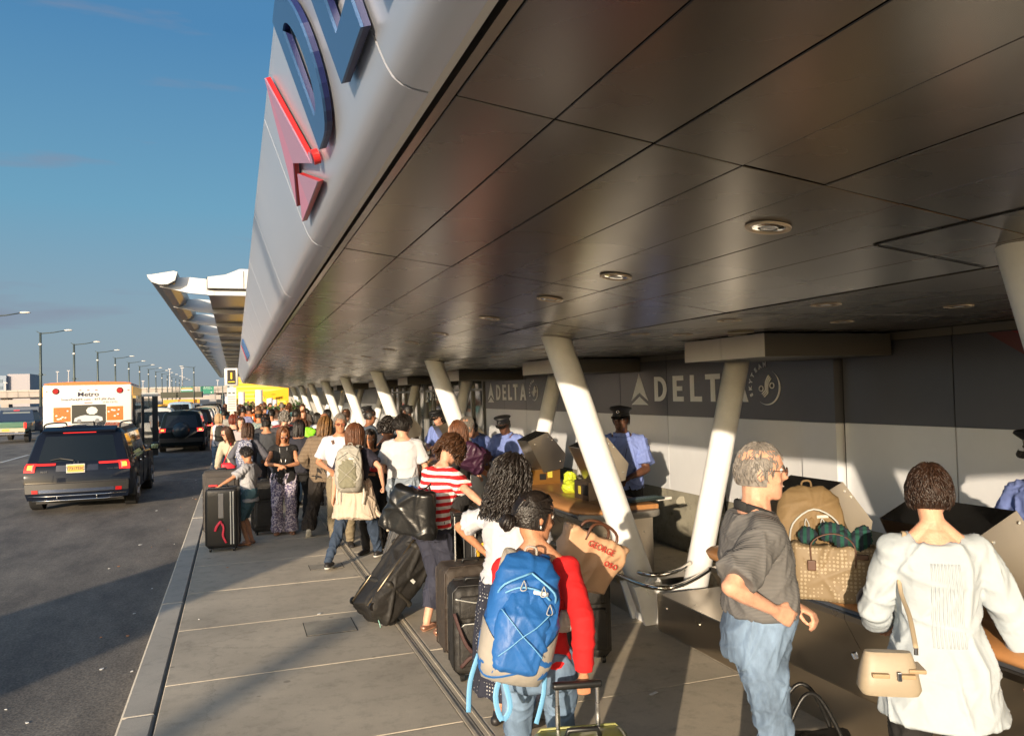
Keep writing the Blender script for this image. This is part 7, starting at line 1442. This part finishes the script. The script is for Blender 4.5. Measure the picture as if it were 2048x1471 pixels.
backpack(tuple(bw_ + Vector((-.02, -.02, .0))), (R(-3), 0, r10 + R(12)), .98, cl('pack_light_grey', (.37, .35, .30), rough=.65), cl('pack_light_grey2', (.30, .28, .24)), 'pale grey backpack with an olive front pocket, worn by the walking girl', pocketmat=cl('pack_olive', (.20, .19, .13)), cordmat=mat('zip_cream', (.5, .47, .4), .5), patch=M_SW, vox=.009)
# ---- P11..P15
person((1.66, 10.25), R(150), 1.60, 'f', 1, 'tan', 'dark-haired woman in black just right of the walking girl\'s head', head=(18, 30), L=(-.1, .28, 1.05), Rr=(.1, .3, 1.05), top=dict(mat=BLK, sleeve=.9), bottom=dict(mat=BLK), shoes=dict(mat=SHOE), hair=dict(style='long', mat=HB['dark'], len=.2), vox=.013, seed=33)
pd = person((1.36, 10.95), R(168), 1.80, 'm', 1.02, 'tan', 'grey-haired man with glasses and a pale shirt facing the camera', head=(12, 8), L=(-.18, .2, 1.1), Rr=(.16, .22, 1.08), top=dict(mat=cl('pale_shirt', (.60, .57, .62), var=.04), sleeve=.44, hem=.9), bottom=dict(mat=cl('khaki', (.2, .16, .1))), shoes=dict(mat=SHOE), hair=dict(style='short', mat=HB['grey'], dens=1), vox=.011, seed=34, extras=('glasses',))
mb = MB(); P = [(pd['frame'](z) @ Vector((x, .145 if z < 1.3 else .12, 0))) * pd['s'] for x, z in ((.10, 1.41), (.06, 1.3), (.0, 1.15), (-.08, 1.0))]; mb.tube(smoothpts(P), [(.018, .003)] * 13, 6, side=(1, 0, 0)); mb.build('bag_strap', bh_, pd['root'], smooth='all')
p13 = (1.24, 11.95)
person(p13, R(-16), 1.73, 'm', 1.10, 'brown', 'person in a tweed blazer and wide black trousers with gold-brown dreadlocks, back turned', lean=10, head=(18, -12), Rr=(.26, .26, 1.0), L=(-.22, .24, 1.0), Lg=(-.12, -.14, .05, .7), Rg=(.04, .02), top=dict(mat=stripes('tweed', (.16, .115, .075), (.24, .18, .12), .055, .88, 2, .9, .04, .3, .01), name='blazer', sleeve=.94, hem=.80, grow=.030, fold=.010), bottom=dict(mat=cl('brown_black', (.016, .012, .010)), flare=.035, grow=.03, fold=.014), shoes=dict(mat=SAND, sole=SOLE), hair=dict(style='dreads', mat=HB['gold'], len=.18, vol=.02), vox=.010, seed=35)
person((1.60, 15.2), R(10), 1.73, 'm', 1.05, 'brown', 'bald man in a black top beyond the dreadlocked person', head=(5, 0), top=dict(mat=BLK, sleeve=.9), bottom=dict(mat=BLK), shoes=dict(mat=SHOE), vox=.016, seed=36)
pd = person((.68, 12.32), R(176), 1.60, 'f', 1.02, 'tan', 'woman with glasses, black top and patterned trousers checking her wrist', head=(30, 12), L=(-.02, .26, 1.03), Rr=(.06, .27, 1.05), hintL=(-1, -.2, -.4), hintR=(1, -.2, -.4), top=dict(mat=BLK, sleeve=.10, hem=.80, grow=.020, flare=.05), bottom=dict(mat=blotch('pattern_purple_white', (.50, .45, .50), (.12, .10, .18), 42, .48), grow=.03, flare=.05, fold=.014), shoes=dict(mat=SAND, low=True), hair=dict(style='long', mat=HB['auburn'], len=.22, vol=.012, dens=1.2), vox=.010, seed=37, extras=('glasses',))
mb = MB()
for sx in (-1, 1): P = [(pd['frame'](z) @ Vector((sx * x, y, 0))) * pd['s'] for x, y, z in ((.06, .10, 1.42), (.05, .135, 1.3), (.03, .15, 1.18))]; mb.tube(smoothpts(P, 6), .006, 5)
mb.build('necklace', mat('bead_silver', (.55, .52, .48), .3, .6), pd['root'], smooth='all')
# ---- P16 boy with suitcase
p16 = (.17, 11.66); r16 = R(68)
person(p16, r16, 1.36, 'm', .92, 'tan', 'boy in a light grey t-shirt and denim shorts holding a suitcase handle', head=(22, -5), L=loc_in(p16, r16, (-.22, 11.42, .86)), Rr=(.20, .12, .95), grip=(.8, .4), hintL=(-.5, -1, 0), top=dict(mat=cl('grey_tee', (.36, .36, .38), var=.05), sleeve=.44, hem=.78, grow=.022), bottom=dict(kind='shorts', mat=cl('denim_teal', (.07, .14, .17), var=.25), len=.45, grow=.032), shoes=dict(mat=SAND, low=True), hair=dict(style='short', mat=HB['dark'], dens=1.2, vol=.010), vox=.008, seed=38)
s1 = suitcase((-.17, 11.42, 0), R(-8), .42, .28, .80, mat('case_black', (.014, .013, .013), .45, bump=.1), 'black upright suitcase with white stripes and a pink ribbon beside the boy', handle=.0, pocket=False, soft=False)
mb = MB(); [mb.box(x, x + .012, -.148, -.138, .10, .80) for x in (.11, .145)]; mb.build('white_stripe', M_SW, s1); MB().rbox(-.04, .03, -.15, -.135, .45, .78, .01).build('handle_recess', mat('recess_grey', (.3, .28, .27), .5), s1)
mb = MB(); mb.tube(smoothpts([(-.02, -.16, .40), (-.06, -.17, .34), (-.08, -.16, .28)]), [(.016, .003)] * 9, 6, side=(1, 0, 0)); mb.tube(smoothpts([(-.01, -.16, .40), (.03, -.17, .33), (.02, -.165, .22), (.06, -.16, .12)]), [(.014, .003)] * 13, 6, side=(1, 0, 0)); mb.sph((-.01, -.16, .40), .022, 8, 6); mb.build('pink_ribbon', mat('ribbon_pink', (.85, .05, .10), .5), s1, smooth='all')
MB().rbox(-.18, -.06, -.03, .03, .86, .885, .01).build('red_tag', mat('tag_red', (.65, .02, .02), .5), s1)
suitcase((-.20, 12.75, 0), R(-4), .52, .30, .92, cl('case_charcoal', (.055, .048, .044)), 'tall charcoal soft suitcase behind the boy')
suitcase((.42, 12.5, 0), R(6), .40, .26, .74, M_NYL, 'black suitcase with red handle tag between the boy and the woman with glasses')
# ---- people behind
def bagpack(pd, p, rz, s_, main, trim, lab, **k):
    b_ = Matrix.Rotation(rz, 3, 'Z') @ ((pd['frame'](1.22) @ Vector((0, -.15, 0))) * pd['s']) + Vector((p[0], p[1], 0)); return backpack(tuple(b_), (R(-2), 0, rz), s_, main, trim, lab, **k)
q = (.20, 14.2); pd = person(q, R(-15), 1.60, 'f', 1.02, 'brown', 'brown-haired woman with a speckled backpack behind the boy', head=(8, -20), Rr=(.22, .2, .98), L=(-.2, .1, .9), top=dict(mat=cl('slate_cardigan', (.09, .09, .11)), sleeve=.9, hem=.85), bottom=dict(kind='skirt', mat=cl('slate_skirt', (.06, .07, .11)), len=.35, grow=.02), shoes=dict(mat=SHOE), hair=dict(style='bob', mat=HB['brown'], len=.12, vol=.02), vox=.012, seed=41)
bagpack(pd, q, R(-15), .85, blotch('speckled_cloth', (.40, .40, .46), (.05, .06, .12), 60, .5), cl('slate2', (.10, .12, .2)), 'blue and white speckled backpack on the brown-haired woman behind the boy', detail=False, vox=.014)
person((-.02, 14.9), R(150), 1.60, 'f', 1.0, 'fair', 'woman in a cream jacket bending forward, left of the speckled backpack', lean=26, head=(20, -30), L=(-.1, .35, .85), Rr=(.12, .38, .82), top=dict(mat=cl('cream_jacket', (.42, .38, .28)), sleeve=.92, hem=.82), bottom=dict(mat=cl('cream_trousers', (.45, .4, .33))), shoes=dict(mat=SHOE), hair=dict(style='long', mat=HB['brown'], len=.22), vox=.013, seed=42, extras=('glasses',))
mb = MB(); mb.rbox(-.12, .12, -.05, .05, -.16, .16, .04, 3); mb.tube([(-.08, 0, .15), (.05, 0, .5), (.08, 0, .15)], .008, 6); o = mb.build('red_bag', mat('bag_red', (.60, .015, .03), .5), None, smooth=45, loc=(-.12, 14.5, .78)); tag(o, 'bright red bag hanging from the woman in the cream jacket', 'bag')
q = (-.41, 22.4); pd = person(q, R(5), 1.63, 'f', 1.05, 'fair', 'blonde woman in a white sleeveless top and jeans with a small black backpack', top=dict(mat=WHT, sleeve=0, hem=.85, grow=.02), bottom=dict(mat=JEAN2), shoes=dict(mat=SHOE), hair=dict(style='bob', mat=HB['blonde'], len=.12, vol=.02), vox=.014, seed=43)
bagpack(pd, q, R(5), .72, cl('pack_dark_olive', (.03, .03, .025)), BLK, 'small dark backpack on the blonde woman near the kerb', detail=False, vox=.016)
person((-.04, 20.2), R(-10), 1.63, 'f', 1.0, 'fair', 'woman with a bright red bob haircut and dark top', top=dict(mat=BLK, sleeve=.3, neck=1.40), bottom=dict(mat=BLK), shoes=dict(mat=SHOE), hair=dict(style='bob', mat=HB['red'], len=.08, vol=.03), vox=.015, seed=44)
pd = person((.54, 19.6), R(20), 1.74, 'm', 1.08, 'tan', 'man in a brown cap and teal patterned shirt, hand on hip', head=(5, -30), Rr=(.22, -.02, 1.05), hintR=(1, -.7, 0), L=(-.45, .3, 1.2), top=dict(mat=blotch('teal_pattern', (.12, .22, .22), (.35, .36, .32), 26, .5), sleeve=.4, hem=.85, grow=.024), bottom=dict(mat=cl('khaki', (.2, .16, .1))), shoes=dict(mat=SHOE), hair=dict(style='short', mat=HB['dark']), vox=.014, seed=45)
def capfor(pd, m_, uniform=True, badge=None):
    F = pd['FH']; mb = MB()
    if uniform:
        rr = []
        for z, rx, ry, y0, tl in ((.035, .083, .104, -.004, .16), (.085, .085, .106, -.004, .16), (.10, .108, .128, .002, .18), (.112, .118, .138, .004, .22), (.122, .112, .130, .004, .25), (.128, .05, .06, .0, .25)): rr.append([F @ Vector((rx * math.cos(a), y0 + ry * math.sin(a), z + tl * .10 * math.sin(a) * (1 if z > .09 else .2))) for a in [2 * PI * j / 24 for j in range(24)]])
        mb.rings(rr); c_ = mb.build('peaked_cap', m_, pd['root'], smooth=50)
        mb = MB(); n = 14; up = [F @ Vector((.078 * math.cos(a), .06 + .02 + .045 * math.sin(a) + .0, .040)) for a in [PI * j / n for j in range(n + 1)]]; lo = [F @ Vector((.086 * math.cos(a), .06 + .10 * math.sin(a), .040 - .026 * math.sin(a))) for a in [PI * j / n for j in range(n + 1)]]
        mb.add(up + lo, [(j, j + 1, n + 2 + j, n + 1 + j) for j in range(n)]); lo2 = [Vector(v) + (F.to_3x3() @ Vector((0, 0, -.004))) for v in up + lo]; mb.add(lo2, [(j, n + 1 + j, n + 2 + j, j + 1) for j in range(n)]); mb.build('cap_visor', mat('patent_black', (.008, .008, .008), .12, coat=1), c_)
        mb = MB(); mb.tube([F @ Vector((.0865 * math.cos(a), -.004 + .1075 * math.sin(a), .050)) for a in [PI * j / 16 for j in range(17)]], .004, 6); mb.build('cap_strap', mat('patent_black', (.008, .008, .008), .12), c_, smooth='all')
        mb = MB(); mb.tube([F @ Vector((.013 * math.cos(a), .116, .088 + .013 * math.sin(a))) for a in [2 * PI * j / 12 for j in range(13)]], .0035, 5, caps=False); mb.build('cap_badge', M_CHR, c_, smooth='all')
    else:
        rr = []
        for z, k in ((.04, 1.0), (.08, 1.0), (.115, .78), (.13, .3)): rr.append([F @ Vector((.086 * k * math.cos(a), -.004 + .106 * k * math.sin(a), z)) for a in [2 * PI * j / 20 for j in range(20)]])
        mb.rings(rr); mb.tube([F @ Vector((0, .09, .05)), F @ Vector((0, .17, .045))], [(.07, .006), (.05, .004)], 12, side=F.to_3x3() @ Vector((1, 0, 0))); mb.build('cap', m_, pd['root'], smooth=50)
capfor(pd, cl('cap_brown', (.22, .11, .05)), False)
person((.92, 16.1), R(-12), 1.74, 'm', 1.12, 'fair', 'man with curly grey hair and a dark grey shirt, back turned', top=dict(mat=cl('dark_shirt', (.05, .045, .05)), sleeve=.4, hem=.85, grow=.024), bottom=dict(mat=cl('khaki', (.2, .16, .1))), shoes=dict(mat=SHOE), hair=dict(style='afro', mat=HB['grey'], vol=.03), vox=.013, seed=46)
q = (.45, 27.5); pd = person(q, R(0), 1.80, 'm', 1.1, 'brown', 'worker in an orange safety vest with white reflective bands', top=dict(mat=cl('vest_orange', (.85, .16, .02)), name='vest', sleeve=.12, hem=.86, grow=.03), bottom=dict(mat=NAVY), shoes=dict(mat=SHOE), hair=dict(style='short', mat=HB['dark']), vox=.018, seed=47)
mb = MB()
for sx in (-1, 1): mb.tube([(pd['frame'](z) @ Vector((sx * .09, y, 0))) * pd['s'] for z, y in ((.92, -.165), (1.1, -.158), (1.28, -.168), (1.40, -.13))], [(.024, .004)] * 4, 6, side=(1, 0, 0))
mb.build('reflective_band', M_SW, pd['root'])
q = (1.20, 15.4); pd = person(q, R(-25), 1.62, 'f', 1.0, 'tan', 'woman in a tank top with a lime green bag on her shoulder', head=(5, -30), top=dict(mat=cl('tank_grey', (.16, .14, .13)), sleeve=0), bottom=dict(mat=JEAN2), shoes=dict(mat=SHOE), hair=dict(style='bob', mat=HB['auburn'], len=.10), vox=.014, seed=48, L=(-.28, .1, .9))
mb = MB(); mb.rbox(-.12, .12, -.07, .07, -.22, .22, .06, 4); o = link('lime_bag', remesh('lime_bag', mb, .014, [mat('lime_cloth', (.28, .72, .04), .5)], 1, folds(81, .02, 18, 1)), None, (1.27, 15.15, 1.25), (0, R(12), 0)); tag(o, 'lime green shoulder bag in the middle of the crowd', 'bag')
mb = MB(); mb.rbox(-.13, .13, -.08, .08, -.22, .22, .06, 4); o = link('blue_pack', remesh('blue_pack', mb, .014, [cl('pack_denim_blue', (.08, .14, .24))], 1, folds(82, .02, 18, 1)), None, (1.18, 14.9, .95), (0, R(-6), 0)); tag(o, 'dull blue bag hanging below the lime green one', 'bag')
# mid crowd: (x, y, rz, h, sex, skin, top colour, bottom, hairstyle, hair colour, label)
MID = [(1.38, 19.7, -70, 1.74, 'm', 'dark', (.015, .015, .016), BLK, 'short', 'dark', 'man in a black t-shirt facing right, beyond the lime green bag'), (1.72, 19.2, -80, 1.66, 'f', 'dark', (.62, .60, .62), JEAN2, 'bob', 'dark', 'woman in a white top with dark hair leaning right, beside the black t-shirt man'),
       (1.95, 24.8, 170, 1.82, 'm', 'fair', (.10, .08, .07), BLK, 'short', 'brown', 'tall brown-haired man facing the camera near the far columns'), (1.58, 26.2, 160, 1.70, 'f', 'fair', (.45, .34, .28), JEAN2, 'long', 'auburn', 'brown-haired woman in a peach top in front of the pale end wall'), (.86, 20.9, -40, 1.74, 'm', 'tan', (.55, .58, .66), NAVY, 'short', 'dark', 'man in a white and blue t-shirt looking down, left of the grey-haired man'),
       (.22, 24.6, -10, 1.80, 'm', 'brown', (.24, .25, .42), NAVY, 'short', 'dark', 'man in a lilac-blue shirt left of the orange vest'), (-.38, 25.6, -30, 1.70, 'm', 'tan', (.30, .29, .26), NAVY, 'short', 'dark', 'man in a pale grey hooded top bending near the kerb'), (1.78, 22.5, 175, 1.66, 'f', 'fair', (.40, .24, .16), BLK, 'bob', 'auburn', 'auburn-haired woman between two far columns'),
       (1.15, 23.8, 10, 1.68, 'f', 'fair', (.10, .16, .30), BLK, 'long', 'brown', 'woman in a blue patterned top with long brown hair near the shrubs'), (.58, 16.9, -30, 1.70, 'm', 'tan', (.03, .03, .035), BLK, 'short', 'dark', 'man in black with a red-edged pack behind the woman with glasses'), (.98, 13.3, -20, 1.66, 'f', 'brown', (.02, .02, .03), BLK, 'bob', 'dark', 'woman in black between the glasses woman and the blazer'),
       (.55, 15.4, -10, 1.66, 'm', 'tan', (.045, .048, .055), NAVY, 'short', 'dark', 'man in a charcoal hoodie behind the woman with glasses'), (2.3, 12.6, -60, 1.70, 'f', 'tan', (.05, .05, .06), BLK, 'bob', 'dark', 'woman in dark clothes at the third counter'), (2.3, 14.4, -80, 1.78, 'm', 'brown', (.07, .09, .12), NAVY, 'short', 'dark', 'man in a slate shirt at the third counter'),
       (1.0, 18.2, 20, 1.72, 'm', 'dark', (.30, .05, .05), BLK, 'short', 'dark', 'man in a brick red shirt behind the curly grey-haired man'), (.12, 17.6, 160, 1.64, 'f', 'fair', (.35, .30, .30), JEAN2, 'long', 'brown', 'woman facing the camera behind the cream jacket woman'), (2.25, 17.3, -70, 1.75, 'm', 'fair', (.55, .55, .53), NAVY, 'short', 'brown', 'man in a white shirt at the fourth counter'), (2.2, 20.5, -60, 1.7, 'f', 'tan', (.6, .58, .56), BLK, 'bob', 'dark', 'woman in a white blouse at the fifth counter')]
for i, (x, y, a, h, sx, sk, tc_, bm_, hst, hc, lb) in enumerate(MID):
    person((x, y), R(a), h, sx, 1.04, sk, lb, 'people queuing under the canopy', head=(8, (i * 37) % 40 - 20), lean=(12 if 'bending' in lb or 'leaning' in lb else 0), L=(-.18, .25, 1.0) if i % 2 else None, Rr=(.2, .24, 1.02) if i % 3 else None, top=dict(mat=cl('top_%d' % i, tc_), sleeve=.42 if i % 2 else .9, hem=.86, grow=.022), bottom=dict(mat=bm_), shoes=dict(mat=SHOE), hair=dict(style=hst, mat=HB[hc], len=.15, dens=.5), vox=.015 if y < 18 else .02, seed=60 + i)
# ---- airline attendants in peaked caps
CAPM = mat('cap_black', (.010, .010, .011), .6)
def attendant(x, y, a, h, sk, lb, lean=0, hd=(10, 0), vox=.011, L=(-.12, .30, 1.12), Rr=(.14, .30, 1.12), build=1.1, seed=0, ex=(), uni=BLU):
    pd = person((x, y), R(a), h, 'm', build, sk, lb, 'airline attendants behind the counters', lean=lean, head=hd, L=L, Rr=Rr, grip=(.5, .5), top=dict(mat=uni, sleeve=.44, hem=.92, grow=.024, collar=True, fold=.010, cuff=.012), bottom=dict(mat=BLK), shoes=dict(mat=SHOE), hair=dict(style='short', mat=HB['dark'], dens=.5), vox=vox, seed=seed, extras=ex, belly=.04); capfor(pd, CAPM); return pd
pd = attendant(4.0, 7.75, 146, 1.84, 'dark', 'attendant in peaked cap and blue shirt standing alone below the big letters', hd=(2, -8), vox=.0085, seed=101, ex=('beard',), hintR=None) if False else attendant(4.0, 7.75, 146, 1.84, 'dark', 'attendant in peaked cap and blue shirt standing alone below the big letters', hd=(2, -8), vox=.0085, seed=101, ex=('beard',))
mb = MB()
for sx in (-1, 1): P = [(pd['frame'](z) @ Vector((sx * x, y_, 0))) * pd['s'] for x, y_, z in ((.075, .075, 1.43), (.06, .165, 1.3), (.02, .20, 1.12))]; mb.tube(smoothpts(P), .003, 5)
mb.build('lanyard', BLK, pd['root'], smooth='all')
attendant(3.69, 10.5, 126, 1.74, 'dark', 'attendant in peaked cap, right one of the two leaning over papers', 18, (22, 10), .010, (-.1, .42, 1.08), (.1, .42, 1.1), 1.16, 102); attendant(3.62, 11.45, 118, 1.72, 'fair', 'attendant in peaked cap looking down, left one of the two leaning over papers', 34, (34, 0), .011, (-.1, .5, 1.04), (.12, .5, 1.04), 1.08, 103)
attendant(3.50, 13.6, 120, 1.76, 'fair', 'attendant in peaked cap half hidden behind the third white column', 12, (20, 0), .014, seed=104); attendant(3.55, 16.8, 60, 1.80, 'dark', 'attendant in dark uniform and cap in shade above the white t-shirt man', 0, (8, 0), .016, seed=105, uni=NAVY); attendant(3.18, 19.05, 110, 1.80, 'dark', 'farthest attendant in a peaked cap, bending over the fourth counter', 14, (20, 0), .016, seed=106, uni=WHT)
attendant(4.16, 3.0, 88, 1.78, 'tan', 'attendant in blue cut off by the right edge of the photo', 8, (10, 0), .010, (-.16, .34, 1.05), (.16, .30, 1.05), 1.1, 107)
mb = MB(); mb.add([(-.16, -.10, .02), (.0, -.13, .0), (.16, -.06, .05), (.12, .12, .07), (-.12, .10, .05)], [(0, 1, 2, 3, 4)]); mb.add([(-.16, -.10, .018), (.0, -.13, -.002), (.16, -.06, .048), (.12, .12, .068), (-.12, .10, .048)], [(4, 3, 2, 1, 0)]); o = mb.build('paper_sheets', mat('paper_white', (.68, .68, .70), .7), None, loc=(3.12, 9.35, 1.12), fix=False); tag(o, 'white papers held over the counter before the two capped attendants', 'paper')
# ---- far crowd: copies of a few low-detail figures
protos = []
FT = [((.72, .72, .74), 'm', 'dark', 'short', 'fair', 'white'), ((.05, .05, .055), 'm', 'grey', 'short', 'brown', 'black'), ((.6, .05, .04), 'f', 'brown', 'bob', 'fair', 'red'), ((.18, .28, .58), 'm', 'brown', 'short', 'tan', 'blue'), ((.08, .22, .24), 'f', 'auburn', 'bob', 'dark', 'dark teal'), ((.34, .29, .24), 'f', 'blonde', 'bob', 'fair', 'beige'), ((.28, .28, .30), 'm', 'brown', 'short', 'dark', 'grey'), ((.55, .5, .2), 'f', 'auburn', 'bob', 'tan', 'pale yellow')]
rg_ = random.Random(42); SP = []
while len(SP) < 70:
    y = 28 + 42 * rg_.random() ** 1.3; x = rg_.uniform(-.55, 2.6)
    if all((x - a) ** 2 + (y - b_) ** 2 > .22 for a, b_ in SP): SP.append((x, y))
for i, (x, y) in enumerate(SP):
    k = i % 8; c_ = FT[k]; lb = 'distant person in a %s top in the packed crowd before the yellow terminal' % c_[5]
    if i < 8:
        pd = person((x, y), rg_.uniform(0, 6.28), rg_.uniform(1.6, 1.82), c_[1], 1.05, c_[4], lb, 'far crowd on the sidewalk in %s tops' % c_[5], top=dict(mat=cl('far_top_%d' % k, c_[0]), sleeve=.42, hem=.86, grow=.02), bottom=dict(mat=[NAVY, BLK, JEAN2][k % 3]), hair=dict(style=c_[3], mat=HB[c_[2]], len=.1, dens=.25), vox=.03, seed=200 + i); protos.append(pd['root'])
    else:
        o = copy_tree(protos[k]); o.location = (x, y, 0); o.rotation_euler = (0, 0, rg_.uniform(0, 6.28)); s_ = rg_.uniform(.94, 1.04); o.scale = (s_,) * 3; tag(o, lb, 'person', 'far crowd on the sidewalk in %s tops' % c_[5])
person((-3.65, 41.2), R(-40), 1.78, 'm', 1.05, 'tan', 'man in a grey t-shirt standing in the road between the bus door and the off-roader', z=ROAD, top=dict(mat=cl('grey_tee', (.3, .3, .3)), sleeve=.42), bottom=dict(mat=BLK), hair=dict(style='short', mat=HB['dark'], dens=.3), vox=.02, seed=301)
# ---- made-up booth shape, added out of view to cast the broad road shadow
bt = empty('shadow_caster', (-9.6, -2.4, ROAD), 0, 'unseen made-up block left of and behind the camera, added to cast a shadow', 'shadow caster'); MB().box(-1.1, 1.1, -1.1, 1.1, 0, .2).build('island', M_CURB, bt); MB().box(-.75, .75, -.7, .7, .2, 3.55).build('cabin', mat('caster_cream', (.5, .48, .42), .6), bt); MB().box(-.9, .9, -.85, .85, 3.55, 3.75).build('roof', M_HEADD, bt); MB().box(-.6, .6, -.72, -.705, 1.2, 2.4).build('pane', M_CGLASS, bt)
